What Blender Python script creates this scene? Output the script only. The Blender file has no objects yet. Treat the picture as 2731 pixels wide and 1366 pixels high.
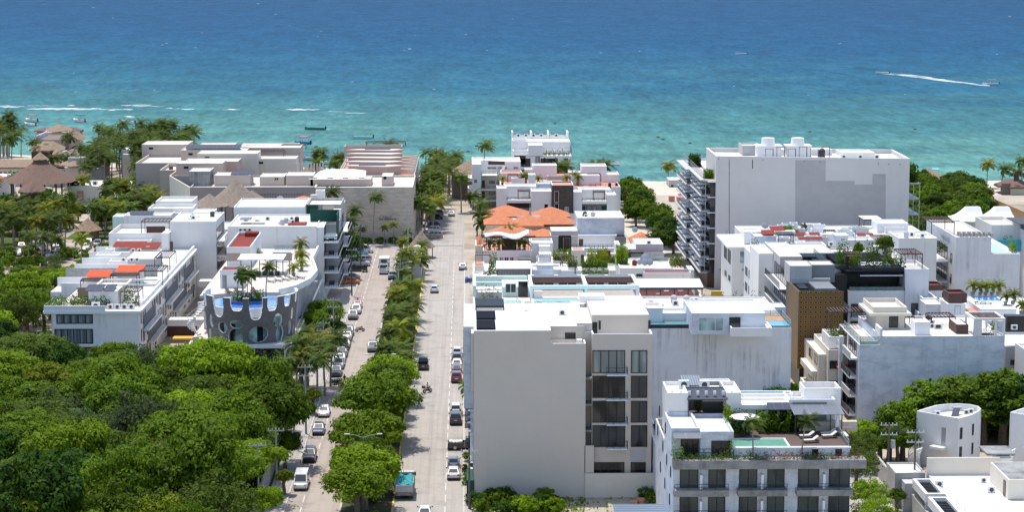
import bpy, math, random
from math import sin, cos, pi, radians, sqrt, atan2, hypot
R = random.Random(7)
SC = bpy.context.scene
COL = SC.collection
# ---------------------------------------------------------------- survey helpers
# The street grid was surveyed from the photograph: camera 71 m up, streets run along +Y.
CAMH, FPX, PITCH, YAW = 71.0, 5600.0, radians(8.26), radians(1.25)
def ray(px, py):
 u = (px-1365.5)/FPX; v = (py-683)/FPX
 r = (cos(YAW), -sin(YAW), 0)
 f = (sin(YAW)*cos(PITCH), cos(YAW)*cos(PITCH), -sin(PITCH))
 up = (sin(YAW)*sin(PITCH), cos(YAW)*sin(PITCH), cos(PITCH))
 return [f[i]+u*r[i]-v*up[i] for i in range(3)]
def G(px, py, z=0.0):
 d = ray(px, py); t = (z-CAMH)/d[2]
 return (d[0]*t, d[1]*t)
def Xat(px, Y, z=0.0):          # x of sight column px at depth Y
 u = (px-1365.5)/FPX
 # iterate once on the row for height z
 a = math.atan2(CAMH-z, Y); py = 683+FPX*math.tan(a-PITCH)
 d = ray(px, py); return d[0]*Y/d[1]
def Zat(px, py, Y):
 d = ray(px, py); return CAMH+d[2]*Y/d[1]
# ---------------------------------------------------------------- mesh builder
class MB:
 def __init__(s): s.v=[]; s.f=[]; s.m=[]
 def add(s, vs, fs, m=0):
  o=len(s.v); s.v.extend(vs)
  for f in fs: s.f.append(tuple(i+o for i in f)); s.m.append(m)
  return s
 def box(s, x0,x1,y0,y1,z0,z1, m=0):
  return s.add([(x0,y0,z0),(x1,y0,z0),(x1,y1,z0),(x0,y1,z0),(x0,y0,z1),(x1,y0,z1),(x1,y1,z1),(x0,y1,z1)],
   [(3,2,1,0),(4,5,6,7),(0,1,5,4),(1,2,6,5),(2,3,7,6),(3,0,4,7)], m)
 def obox(s, cx,cy,z0,dx,dy,dz, a=0, m=0):
  c,n=cos(a),sin(a); vs=[]
  for z in (z0,z0+dz):
   for (i,j) in ((-1,-1),(1,-1),(1,1),(-1,1)):
    x=i*dx/2;y=j*dy/2; vs.append((cx+x*c-y*n,cy+x*n+y*c,z))
  return s.add(vs,[(3,2,1,0),(4,5,6,7),(0,1,5,4),(1,2,6,5),(2,3,7,6),(3,0,4,7)],m)
 def poly(s, pts, m=0): return s.add(list(pts),[tuple(range(len(pts)))],m)
 def prism(s, pts, z0, z1, m=0, mt=None):
  n=len(pts); s.add([(x,y,z0) for x,y in pts]+[(x,y,z1) for x,y in pts],
   [(i,(i+1)%n,n+(i+1)%n,n+i) for i in range(n)]+[tuple(range(n-1,-1,-1))],m)
  s.add([(x,y,z1) for x,y in pts],[tuple(range(n))],m if mt is None else mt); return s
 def bar(s, a, b, w, h=None, m=0):
  h=h or w; d=[b[i]-a[i] for i in range(3)]; L=sqrt(sum(q*q for q in d)) or 1e-6
  d=[q/L for q in d]
  if abs(d[2])>0.95: sx=(1,0,0)
  else:
   k=hypot(d[0],d[1]); sx=(-d[1]/k,d[0]/k,0)
  up=(d[1]*sx[2]-d[2]*sx[1], d[2]*sx[0]-d[0]*sx[2], d[0]*sx[1]-d[1]*sx[0])
  vs=[]
  for p in (a,b):
   for (i,j) in ((-1,-1),(1,-1),(1,1),(-1,1)):
    vs.append(tuple(p[k]+sx[k]*i*w/2+up[k]*j*h/2 for k in range(3)))
  return s.add(vs,[(3,2,1,0),(4,5,6,7),(0,1,5,4),(1,2,6,5),(2,3,7,6),(3,0,4,7)],m)
 def tube(s, pts, rad, n=6, m=0, cap=True):
  if not hasattr(rad,'__len__'): rad=[rad]*len(pts)
  vs=[];k=len(pts)
  for i,p in enumerate(pts):
   a=pts[max(0,i-1)]; b=pts[min(k-1,i+1)]; d=[b[j]-a[j] for j in range(3)]
   L=sqrt(sum(q*q for q in d)) or 1; d=[q/L for q in d]
   ref=(0,0,1) if abs(d[2])<0.9 else (1,0,0)
   sx=(d[1]*ref[2]-d[2]*ref[1],d[2]*ref[0]-d[0]*ref[2],d[0]*ref[1]-d[1]*ref[0])
   l=sqrt(sum(q*q for q in sx)); sx=[q/l for q in sx]
   sy=(d[1]*sx[2]-d[2]*sx[1],d[2]*sx[0]-d[0]*sx[2],d[0]*sx[1]-d[1]*sx[0])
   for t in range(n):
    c,q=cos(2*pi*t/n)*rad[i],sin(2*pi*t/n)*rad[i]
    vs.append(tuple(p[j]+sx[j]*c+sy[j]*q for j in range(3)))
  fs=[(i*n+t,i*n+(t+1)%n,(i+1)*n+(t+1)%n,(i+1)*n+t) for i in range(k-1) for t in range(n)]
  if cap: fs+= [tuple(range(n-1,-1,-1)),tuple(range((k-1)*n,k*n))]
  return s.add(vs,fs,m)
 def cyl(s, x,y,z0,z1,r0,r1=None,n=12,m=0):
  return s.tube([(x,y,z0),(x,y,z1)],[r0,r0 if r1 is None else r1],n,m)
 def ell(s, c, r, nu=10, nv=6, m=0, jit=0, rnd=None):
  vs=[];fs=[]
  for j in range(nv+1):
   t=pi*j/nv
   for i in range(nu):
    k=1+(rnd.uniform(-jit,jit) if jit else 0)
    vs.append((c[0]+r[0]*sin(t)*cos(2*pi*i/nu)*k,c[1]+r[1]*sin(t)*sin(2*pi*i/nu)*k,c[2]-r[2]*cos(t)*k))
  for j in range(nv):
   for i in range(nu): fs.append((j*nu+i,j*nu+(i+1)%nu,(j+1)*nu+(i+1)%nu,(j+1)*nu+i))
  return s.add(vs,fs,m)
 def mesh(s, name, mats, org=(0,0,0), smooth=False):
  me=bpy.data.meshes.new(name)
  me.from_pydata([(x-org[0],y-org[1],z-org[2]) for x,y,z in s.v],[],s.f)
  if not isinstance(mats,(list,tuple)): mats=[mats]
  for q in mats: me.materials.append(q)
  if len(mats)>1: me.polygons.foreach_set('material_index',s.m)
  if smooth: me.polygons.foreach_set('use_smooth',[True]*len(s.f))
  me.update(); return me
ORG={}
def tag(o,label=None,cat=None,group=None,kind=None):
 if label: o['label']=label
 if cat: o['category']=cat
 if group: o['group']=group
 if kind: o['kind']=kind
 return o
def thing(name,label,cat,loc,group=None):
 o=bpy.data.objects.new(name,None); COL.objects.link(o); o.location=loc
 o.empty_display_size=0.5; ORG[o.name]=tuple(loc)
 return tag(o,label,cat,group)
def part(mb,name,mats,parent,smooth=False,label=None):
 org=ORG[parent.name]
 o=bpy.data.objects.new(name,mb.mesh(name,mats,org,smooth)); COL.objects.link(o); o.parent=parent
 ORG[o.name]=org
 if label: o['label']=label
 return o
def single(mb,name,mats,label,cat,loc=None,group=None,kind=None,smooth=False):
 if loc is None:
  xs=[q[0] for q in mb.v];ys=[q[1] for q in mb.v];zs=[q[2] for q in mb.v]
  loc=((min(xs)+max(xs))/2,(min(ys)+max(ys))/2,min(zs))
 o=bpy.data.objects.new(name,mb.mesh(name,mats,loc,smooth)); COL.objects.link(o); o.location=loc
 ORG[o.name]=tuple(loc)
 return tag(o,label,cat,group,kind)
def structure(mb,name,mats,kind='structure',smooth=False):
 o=bpy.data.objects.new(name,mb.mesh(name,mats,(0,0,0),smooth)); COL.objects.link(o); o['kind']=kind; return o
KIDS={}
def kids(o):
 return [c for c in COL.objects if c.parent==o]
def snapshot(o):     # (object, [(child,[grandchildren])]) read once, so copying is quick
 return (o,[(c,kids(c)) for c in kids(o)])
def dup(snap,loc,rz=0,sc=1,label=None,group=None,paint=None,cat=None):
 r=snap[0].copy(); COL.objects.link(r); r.location=loc; r.rotation_euler=(0,0,rz)
 r.scale=(sc,sc,sc) if not hasattr(sc,'__len__') else sc
 if label: r['label']=label
 if group: r['group']=group
 if cat: r['category']=cat
 for ch,gs in snap[1]:
  c=ch.copy(); COL.objects.link(c); c.parent=r
  if paint and c.get('painted'):
   c.material_slots[0].link='OBJECT'; c.material_slots[0].material=paint
  for g in gs:
   d=g.copy(); COL.objects.link(d); d.parent=c
   if paint and d.get('painted'):
    d.material_slots[0].link='OBJECT'; d.material_slots[0].material=paint
 for c in COL.objects[-40:] if False else []: pass
 return r
def clean_flags():
 for o in bpy.data.objects:
  if 'painted' in o: del o['painted']
# ---------------------------------------------------------------- materials
def nt(name):
 m=bpy.data.materials.new(name); m.use_nodes=True; t=m.node_tree
 b=t.nodes['Principled BSDF']; return m,t,b
def N(t,k,**kw):
 n=t.nodes.new(k)
 for a,v in kw.items():
  if a.startswith('i_'): n.inputs[a[2:].replace('_',' ')].default_value=v
  else: setattr(n,a,v)
 return n
def ramp(t,fac,stops):
 r=t.nodes.new('ShaderNodeValToRGB'); e=r.color_ramp.elements
 while len(e)<len(stops): e.new(0.5)
 for i,(p,c) in enumerate(stops):
  e[i].position=p; e[i].color=(c,c,c,1) if not hasattr(c,'__len__') else (*c[:3],1)
 t.links.new(fac,r.inputs[0]); return r
def pos(t,scale=(1,1,1)):
 g=N(t,'ShaderNodeNewGeometry'); mp=N(t,'ShaderNodeMapping'); mp.inputs['Scale'].default_value=scale
 t.links.new(g.outputs['Position'],mp.inputs[0]); return mp.outputs[0]
def noise(t,vec,scale,detail=4,rough=0.6):
 n=N(t,'ShaderNodeTexNoise'); n.inputs['Scale'].default_value=scale; n.inputs['Detail'].default_value=detail
 n.inputs['Roughness'].default_value=rough; t.links.new(vec,n.inputs['Vector']); return n.outputs[0]
def mix(t,fac,a,b,mode='MIX'):
 x=N(t,'ShaderNodeMix'); x.data_type='RGBA'; x.blend_type=mode
 for sock,val in ((x.inputs[0],fac),(x.inputs[6],a),(x.inputs[7],b)):
  if hasattr(val,'is_output') or hasattr(val,'links') : t.links.new(val,sock)
  elif hasattr(val,'__len__'): sock.default_value=(*val[:3],1)
  else: sock.default_value=val
 return x.outputs[2]
def plain(name,c,rough=0.6,metal=0,spec=0.4,var=0.12,scale=1.5):
 m,t,b=nt(name); n=noise(t,pos(t),scale,5)
 lo=tuple(q*(1-var) for q in c); hi=tuple(min(1,q*(1+var*0.7)) for q in c)
 r=ramp(t,n,[(0.3,lo),(0.7,hi)]); t.links.new(r.outputs[0],b.inputs['Base Color'])
 b.inputs['Roughness'].default_value=rough; b.inputs['Metallic'].default_value=metal
 b.inputs['Specular IOR Level'].default_value=spec; return m
def stucco(name,c,stain=(0.25,0.26,0.27),amt=0.35,lo=0.55,var=0.07,blotch=0.0,streak=(0.9,0.9,0.05),grain=True):
 # painted render: faint mottling, vertical rain streaks, optional large grey blotches
 m,t,b=nt(name); p=pos(t)
 n1=noise(t,p,0.35,6,0.65); base=ramp(t,n1,[(0.25,tuple(q*(1-var) for q in c)),(0.75,tuple(min(1,q*(1+var*.5)) for q in c))]).outputs[0]
 n2=noise(t,pos(t,streak),1.0,5,0.7); n3=noise(t,pos(t,(0.22,0.22,0.22)),1.0,3,0.6)
 s=ramp(t,n2,[(lo,0.0),(min(1,lo+0.22),1.0)]).outputs[0]; k=ramp(t,n3,[(0.42,0.0),(0.68,1.0)]).outputs[0]
 mu=N(t,'ShaderNodeMath',operation='MULTIPLY'); t.links.new(s,mu.inputs[0]); t.links.new(k,mu.inputs[1])
 m2=N(t,'ShaderNodeMath',operation='MULTIPLY'); t.links.new(mu.outputs[0],m2.inputs[0]); m2.inputs[1].default_value=amt
 col=mix(t,m2.outputs[0],base,stain)
 if blotch:
  n4=noise(t,pos(t,(0.3,0.3,0.6)),1.0,8,0.72); q=ramp(t,n4,[(0.45,0.0),(0.7,1.0)]).outputs[0]
  m3=N(t,'ShaderNodeMath',operation='MULTIPLY'); t.links.new(q,m3.inputs[0]); m3.inputs[1].default_value=blotch
  col=mix(t,m3.outputs[0],col,stain)
 t.links.new(col,b.inputs['Base Color']); b.inputs['Roughness'].default_value=0.85; b.inputs['Specular IOR Level'].default_value=0.2
 if grain:
  bp=N(t,'ShaderNodeBump'); bp.inputs['Strength'].default_value=0.15; bp.inputs['Distance'].default_value=0.05
  t.links.new(noise(t,p,3.0,6),bp.inputs['Height']); t.links.new(bp.outputs[0],b.inputs['Normal'])
 return m
def roofmat(name,c,dirt,amt=0.5,scale=0.5):
 m,t,b=nt(name); p=pos(t); n=noise(t,p,scale,7,0.7); f=ramp(t,n,[(0.48,0.0),(0.72,1.0)]).outputs[0]
 mu=N(t,'ShaderNodeMath',operation='MULTIPLY'); t.links.new(f,mu.inputs[0]); mu.inputs[1].default_value=amt
 t.links.new(mix(t,mu.outputs[0],c,dirt),b.inputs['Base Color']); b.inputs['Roughness'].default_value=0.9
 b.inputs['Specular IOR Level'].default_value=0.15; return m
def stripes(name,c1,c2,axis,freq,rough=0.6,metal=0.0,width=0.5):
 m,t,b=nt(name); g=N(t,'ShaderNodeNewGeometry'); sp=N(t,'ShaderNodeSeparateXYZ'); t.links.new(g.outputs['Position'],sp.inputs[0])
 mu=N(t,'ShaderNodeMath',operation='MULTIPLY'); t.links.new(sp.outputs['XYZ'.index(axis)],mu.inputs[0]); mu.inputs[1].default_value=freq
 fr=N(t,'ShaderNodeMath',operation='FRACT'); t.links.new(mu.outputs[0],fr.inputs[0])
 r=ramp(t,fr.outputs[0],[(0.0,c1),(width,c1),(min(1,width+0.08),c2),(1.0,c2)])
 n=noise(t,pos(t),1.2,5); t.links.new(mix(t,ramp(t,n,[(0.35,0.0),(0.75,0.35)]).outputs[0],r.outputs[0],tuple(q*0.6 for q in c1)),b.inputs['Base Color'])
 b.inputs['Roughness'].default_value=rough; b.inputs['Metallic'].default_value=metal; return m
def glass(name,c,rough=0.08,spec=0.8,curtain=None,freq=2.5):
 m,t,b=nt(name)
 if curtain:
  g=N(t,'ShaderNodeNewGeometry'); w=N(t,'ShaderNodeTexWave'); w.wave_type='BANDS'; w.bands_direction='X'
  mp=N(t,'ShaderNodeMapping'); mp.inputs['Scale'].default_value=(1,1,0.0); t.links.new(g.outputs['Position'],mp.inputs[0])
  t.links.new(mp.outputs[0],w.inputs['Vector']); w.inputs['Scale'].default_value=freq; w.inputs['Distortion'].default_value=2.5; w.inputs['Detail'].default_value=3
  n=noise(t,pos(t,(0.35,0.35,0.1)),1.0,2); f=ramp(t,n,[(0.42,0.0),(0.5,1.0)]).outputs[0]
  cu=mix(t,w.outputs[0],tuple(q*0.45 for q in curtain),curtain)
  t.links.new(mix(t,f,c,cu),b.inputs['Base Color'])
 else:
  n=noise(t,pos(t,(0.4,0.4,0.4)),1.0,2); t.links.new(ramp(t,n,[(0.35,tuple(q*0.5 for q in c)),(0.7,tuple(q*1.6 for q in c))]).outputs[0],b.inputs['Base Color'])
 b.inputs['Roughness'].default_value=rough; b.inputs['Specular IOR Level'].default_value=spec; return m
def leafmat(name,dark,light,yellow=0.0,ycol=(0.20,0.20,0.02),tr=0.42):
 m,t,b=nt(name); oi=N(t,'ShaderNodeObjectInfo'); p=pos(t)
 ad=N(t,'ShaderNodeVectorMath',operation='ADD'); t.links.new(p,ad.inputs[0]); t.links.new(oi.outputs['Location'],ad.inputs[1])
 n=noise(t,ad.outputs[0],0.55,4,0.6); n2=noise(t,p,2.5,2)
 c=ramp(t,n,[(0.3,dark),(0.7,light)]).outputs[0]
 c=mix(t,ramp(t,n2,[(0.45,0.0),(0.8,0.55)]).outputs[0],c,tuple(min(1,q*1.5) for q in light))
 rr=ramp(t,oi.outputs['Random'],[(0.0,0.62),(1.0,1.35)]).outputs[0]; c=mix(t,1.0,c,rr,'MULTIPLY')
 if yellow: c=mix(t,ramp(t,noise(t,p,0.3,3),[(0.5,0.0),(0.62,yellow)]).outputs[0],c,ycol)
 t.links.new(c,b.inputs['Base Color']); b.inputs['Roughness'].default_value=0.65; b.inputs['Specular IOR Level'].default_value=0.12
 ts=N(t,'ShaderNodeBsdfTranslucent'); t.links.new(c,ts.inputs[0]); mx=N(t,'ShaderNodeMixShader'); mx.inputs[0].default_value=tr
 t.links.new(b.outputs[0],mx.inputs[1]); t.links.new(ts.outputs[0],mx.inputs[2]); t.links.new(mx.outputs[0],t.nodes['Material Output'].inputs[0])
 return m
M={}
M['white']=stucco('white_stucco',(0.81,0.795,0.77),amt=0.6)
M['white_clean']=stucco('clean_white_stucco',(0.83,0.83,0.83),amt=0.12,var=0.04)
M['white_dirty']=stucco('streaked_white_stucco',(0.74,0.75,0.77),amt=0.85,lo=0.5,blotch=0.1)
M['white_streak']=stucco('black_streaked_white_stucco',(0.76,0.77,0.79),stain=(0.10,0.10,0.11),amt=1.0,lo=0.49,streak=(1.3,1.3,0.05),blotch=0.06)
M['white_worn']=stucco('weathered_white_stucco',(0.66,0.70,0.76),stain=(0.30,0.33,0.38),amt=0.75,lo=0.5,blotch=0.7)
M['tan']=stucco('tan_stucco',(0.63,0.565,0.49),amt=0.15,var=0.04)
M['cream']=stucco('cream_stucco',(0.72,0.66,0.56),amt=0.2)
M['beige']=stucco('beige_stucco',(0.53,0.45,0.395),amt=0.25)
M['taupe']=stucco('taupe_stucco',(0.36,0.31,0.295),amt=0.25)
M['mint']=stucco('mint_stucco',(0.60,0.76,0.72),amt=0.2)
M['grey']=stucco('grey_cement_render',(0.50,0.50,0.50),amt=0.4,blotch=0.2)
M['palegrey']=stucco('pale_grey_render',(0.64,0.62,0.60),stain=(0.42,0.41,0.40),amt=0.4,var=0.05)
M['rawgrey']=stucco('raw_grey_cement',(0.455,0.44,0.44),stain=(0.36,0.35,0.35),amt=0.5,var=0.09,blotch=0.35)
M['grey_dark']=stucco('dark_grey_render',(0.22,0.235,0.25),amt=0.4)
M['concrete']=stucco('stained_concrete',(0.33,0.33,0.32),stain=(0.09,0.09,0.085),amt=0.9,lo=0.42,blotch=0.65)
M['maroon_floor']=roofmat('maroon_floor',(0.13,0.04,0.035),(0.09,0.04,0.035),0.6)
M['oldcon']=stucco('old_concrete_wall',(0.50,0.48,0.45),stain=(0.16,0.15,0.14),amt=0.7,lo=0.45,blotch=0.35)
M['roof']=roofmat('white_roof_membrane',(0.82,0.81,0.79),(0.50,0.48,0.45),0.35)
M['roof_dirty']=roofmat('dirty_roof_screed',(0.70,0.67,0.63),(0.30,0.28,0.26),0.7)
M['roof_tan']=roofmat('tan_gravel_roof',(0.60,0.55,0.49),(0.42,0.38,0.34),0.6,1.5)
M['red']=roofmat('red_roof_coating',(0.23,0.048,0.035),(0.16,0.05,0.045),0.6)
M['orange_roof']=roofmat('orange_red_roof_coating',(0.75,0.10,0.04),(0.5,0.09,0.06),0.5)
M['redtile']=roofmat('terracotta_floor',(0.55,0.27,0.20),(0.4,0.2,0.16),0.5,1.2)
M['deck']=stripes('brown_timber_deck',(0.13,0.08,0.065),(0.07,0.045,0.04),'X',6.0,0.7)
M['wood']=stripes('weathered_timber',(0.22,0.17,0.14),(0.10,0.075,0.06),'X',4.0,0.8)
M['brown']=plain('dark_brown_timber',(0.10,0.055,0.045),0.7)
M['tanwood']=plain('pale_formwork_timber',(0.45,0.26,0.13),0.8,var=0.3)
M['black']=plain('black_metal',(0.025,0.025,0.028),0.4,0.3)
M['darkmetal']=plain('charcoal_metal',(0.06,0.06,0.065),0.5,0.3)
M['greymetal']=plain('galvanised_metal',(0.42,0.43,0.44),0.45,0.5)
M['whitemetal']=plain('white_painted_metal',(0.75,0.75,0.74),0.4,0.0,var=0.05)
M['solar']=stripes('blue_black_solar_cells',(0.018,0.024,0.05),(0.10,0.11,0.14),'X',0.95,0.55,0.0,0.92)
M['greypanel']=stripes('grey_panel_canopy',(0.17,0.18,0.20),(0.30,0.31,0.33),'X',0.5,0.4,0.2,0.94)
M['panel']=plain('matt_black_panel',(0.012,0.014,0.02),0.8,0,0.05)
M['corrug']=stripes('grey_corrugated_sheet',(0.28,0.30,0.32),(0.15,0.16,0.18),'X',3.2,0.4,0.3,0.5)
M['corrug_white']=stripes('cream_ribbed_sheet',(0.70,0.69,0.62),(0.55,0.54,0.48),'X',1.4,0.55,0.0,0.85)
M['corrug_blue']=stripes('blue_grey_ribbed_sheet',(0.22,0.29,0.38),(0.10,0.13,0.18),'Y',1.3,0.4,0.2,0.6)
M['glass']=glass('dark_window_glass',(0.015,0.02,0.025),spec=0.5)
M['glass_c']=glass('curtained_window_glass',(0.012,0.013,0.015),curtain=(0.09,0.085,0.08),spec=0.35)
M['glass_g']=glass('greenish_window_glass',(0.03,0.045,0.046),curtain=(0.085,0.115,0.112),freq=3.5,spec=0.35)
M['glass_pale']=glass('pale_green_glass',(0.35,0.48,0.47),0.1,0.6)
M['glass_s']=glass('shaded_blind_glass',(0.16,0.19,0.195),curtain=(0.27,0.31,0.31),freq=0.25)
M['greenmesh']=plain('dark_green_mesh',(0.012,0.075,0.055),0.8)
M['teal']=plain('turquoise_panel',(0.05,0.42,0.50),0.3)
M['pot']=plain('grey_planter',(0.30,0.29,0.28),0.7)
M['terracotta_pot']=plain('terracotta_pot',(0.42,0.17,0.10),0.7)
M['linen']=plain('cream_cushion_fabric',(0.66,0.62,0.55),0.9)
M['wicker']=plain('brown_wicker',(0.12,0.075,0.055),0.8)
M['canvas']=plain('white_canvas',(0.80,0.79,0.77),0.8,var=0.05)
M['bark']=plain('grey_brown_bark',(0.16,0.13,0.10),0.9,var=0.35,scale=3)
M['palmbark']=plain('palm_trunk_bark',(0.30,0.25,0.20),0.9,var=0.3,scale=4)
M['rubber']=plain('black_tyre_rubber',(0.02,0.02,0.02),0.8)
M['chrome']=plain('alloy_rim_metal',(0.45,0.45,0.46),0.3,0.8)
M['plate']=plain('white_licence_plate',(0.75,0.75,0.72),0.5)
M['lamp']=plain('clear_headlamp_lens',(0.62,0.63,0.64),0.15,0.2)
M['tail']=plain('red_tail_lamp_lens',(0.40,0.015,0.015),0.25)
M['carglass']=plain('dark_car_glass',(0.02,0.024,0.028),0.08,0,0.9)
M['trim']=plain('dark_plastic_trim',(0.03,0.03,0.032),0.6)
M['skin']=plain('tanned_skin',(0.30,0.17,0.11),0.6)
M['hair']=plain('black_hair',(0.012,0.01,0.009),0.6)
M['yellow']=plain('yellow_kerb_paint',(0.72,0.48,0.05),0.7,var=0.25,scale=3)
M['orange']=plain('orange_awning',(0.72,0.36,0.06),0.8)
def thatch(name,c,d):
 m,t,b=nt(name); n=noise(t,pos(t,(1,1,0.35)),2.2,7,0.75); n2=noise(t,pos(t),0.25,3)
 a=ramp(t,n,[(0.3,d),(0.7,c)]).outputs[0]; t.links.new(mix(t,ramp(t,n2,[(0.4,0.0),(0.7,0.5)]).outputs[0],a,tuple(q*0.75 for q in c)),b.inputs['Base Color'])
 b.inputs['Roughness'].default_value=0.95; b.inputs['Specular IOR Level'].default_value=0.1
 bp=N(t,'ShaderNodeBump'); bp.inputs['Strength'].default_value=0.9; bp.inputs['Distance'].default_value=0.25
 t.links.new(n,bp.inputs['Height']); t.links.new(bp.outputs[0],b.inputs['Normal']); return m
M['thatch']=thatch('palm_thatch',(0.40,0.30,0.215),(0.17,0.12,0.085))
M['thatch_g']=thatch('weathered_grey_thatch',(0.38,0.31,0.25),(0.17,0.135,0.105))
M['thatch_d']=thatch('old_brown_thatch',(0.25,0.165,0.13),(0.12,0.08,0.06))
def tilemat():
 m,t,b=nt('orange_clay_tiles'); w=N(t,'ShaderNodeTexBrick'); w.inputs['Scale'].default_value=3.0
 w.inputs['Color1'].default_value=(0.62,0.20,0.075,1); w.inputs['Color2'].default_value=(0.50,0.145,0.05,1); w.inputs['Mortar'].default_value=(0.22,0.07,0.03,1)
 t.links.new(pos(t),w.inputs['Vector']); n=noise(t,pos(t),0.8,6)
 t.links.new(mix(t,ramp(t,n,[(0.45,0.0),(0.8,0.5)]).outputs[0],w.outputs[0],(0.62,0.30,0.16)),b.inputs['Base Color']); b.inputs['Roughness'].default_value=0.8
 return m
M['tile']=tilemat()
def stonemat(name,c1,c2,mo,sc,blotch,bw=0.5,rh=0.25):
 # coursed stone on walls that run along X or Y
 m,t,b=nt(name); g=N(t,'ShaderNodeNewGeometry'); sp=N(t,'ShaderNodeSeparateXYZ'); t.links.new(g.outputs['Position'],sp.inputs[0])
 ad=N(t,'ShaderNodeMath',operation='ADD'); t.links.new(sp.outputs[0],ad.inputs[0]); t.links.new(sp.outputs[1],ad.inputs[1])
 cb=N(t,'ShaderNodeCombineXYZ'); t.links.new(ad.outputs[0],cb.inputs[0]); t.links.new(sp.outputs[2],cb.inputs[1])
 w=N(t,'ShaderNodeTexBrick'); w.inputs['Scale'].default_value=sc; w.inputs['Brick Width'].default_value=bw; w.inputs['Row Height'].default_value=rh
 w.inputs['Color1'].default_value=(*c1,1); w.inputs['Color2'].default_value=(*c2,1); w.inputs['Mortar'].default_value=(*mo,1); w.inputs['Mortar Size'].default_value=0.02
 t.links.new(cb.outputs[0],w.inputs['Vector']); n=noise(t,pos(t,(0.4,0.4,0.5)),1.0,7,0.7)
 t.links.new(mix(t,ramp(t,n,[(0.45,0.0),(0.75,blotch)]).outputs[0],w.outputs[0],tuple(q*0.45 for q in c2)),b.inputs['Base Color'])
 b.inputs['Roughness'].default_value=0.9; return m
M['limestone']=stonemat('coursed_limestone',(0.70,0.60,0.485),(0.55,0.47,0.385),(0.42,0.37,0.31),0.9,0.45,1.1,0.3)
M['darkstone']=stonemat('dark_grey_stone_cladding',(0.27,0.24,0.23),(0.155,0.14,0.135),(0.10,0.09,0.085),2.4,0.3)
M['slate']=stonemat('brown_slate_cladding',(0.115,0.095,0.08),(0.075,0.062,0.052),(0.05,0.045,0.04),1.2,0.3,0.6,0.3)
M['block']=stonemat('grey_block_wall',(0.40,0.39,0.37),(0.30,0.29,0.28),(0.5,0.49,0.47),2.4,0.5,0.9,0.45)
def lattice():
 m,t,b=nt('gold_perforated_screen'); g=N(t,'ShaderNodeNewGeometry'); sp=N(t,'ShaderNodeSeparateXYZ'); t.links.new(g.outputs['Position'],sp.inputs[0])
 ad=N(t,'ShaderNodeMath',operation='ADD'); t.links.new(sp.outputs[0],ad.inputs[0]); t.links.new(sp.outputs[1],ad.inputs[1])
 cb=N(t,'ShaderNodeCombineXYZ'); t.links.new(ad.outputs[0],cb.inputs[0]); t.links.new(sp.outputs[2],cb.inputs[1])
 v=N(t,'ShaderNodeTexVoronoi'); v.inputs['Scale'].default_value=1.25; v.inputs['Randomness'].default_value=0.0; t.links.new(cb.outputs[0],v.inputs['Vector'])
 k=ramp(t,v.outputs['Distance'],[(0.18,(0.030,0.018,0.008)),(0.27,(0.28,0.155,0.042)),(0.40,(0.31,0.175,0.05)),(0.46,(0.035,0.02,0.008)),(0.6,(0.23,0.13,0.036))])
 n=noise(t,pos(t),0.35,4); t.links.new(mix(t,ramp(t,n,[(0.45,0.0),(0.7,0.55)]).outputs[0],k.outputs[0],(0.11,0.06,0.022)),b.inputs['Base Color'])
 b.inputs['Roughness'].default_value=0.5; b.inputs['Metallic'].default_value=0.3; return m
M['lattice']=lattice()
def poolmat(name,c,c2):
 m,t,b=nt(name); n=noise(t,pos(t),1.3,3); t.links.new(ramp(t,n,[(0.3,c),(0.7,c2)]).outputs[0],b.inputs['Base Color'])
 b.inputs['Roughness'].default_value=0.08; b.inputs['Specular IOR Level'].default_value=0.5
 bp=N(t,'ShaderNodeBump'); bp.inputs['Strength'].default_value=0.3; bp.inputs['Distance'].default_value=0.05
 t.links.new(noise(t,pos(t),2.5,3),bp.inputs['Height']); t.links.new(bp.outputs[0],b.inputs['Normal']); return m
M['pool_blue']=poolmat('blue_pool_water',(0.05,0.17,0.48),(0.10,0.28,0.60))
M['pool_deep']=poolmat('deep_blue_pool_water',(0.03,0.07,0.33),(0.05,0.12,0.42))
M['pool_mint']=poolmat('mint_pool_water',(0.30,0.66,0.62),(0.40,0.74,0.70))
M['pool_green']=poolmat('green_pool_water',(0.13,0.34,0.245),(0.20,0.42,0.32))
M['pool_aqua']=poolmat('aqua_pool_water',(0.075,0.25,0.33),(0.13,0.34,0.41))
# foliage
LM={'mid':leafmat('mid_green_leaves',(0.042,0.096,0.005),(0.165,0.250,0.015)),
 'dark':leafmat('dark_green_leaves',(0.018,0.055,0.006),(0.070,0.140,0.014)),
 'bright':leafmat('bright_green_leaves',(0.080,0.152,0.005),(0.245,0.350,0.016)),
 'yellow':leafmat('yellow_green_leaves',(0.105,0.150,0.008),(0.235,0.285,0.018)),
 'olive':leafmat('olive_leaves',(0.048,0.088,0.010),(0.140,0.195,0.026)),
 'grey':leafmat('grey_green_leaves',(0.045,0.074,0.024),(0.125,0.170,0.060)),
 'palm':leafmat('palm_fronds',(0.034,0.068,0.012),(0.125,0.180,0.032),0.3,(0.20,0.21,0.03),tr=0.3),
 'palmy':leafmat('yellowing_palm_fronds',(0.085,0.120,0.010),(0.230,0.250,0.026),0.5,(0.36,0.30,0.03),tr=0.3),
 'rust':leafmat('rusty_red_grass',(0.07,0.03,0.015),(0.16,0.07,0.035)),
 'dry':plain('dry_bare_twigs',(0.22,0.16,0.12),0.9,var=0.3)}
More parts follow.
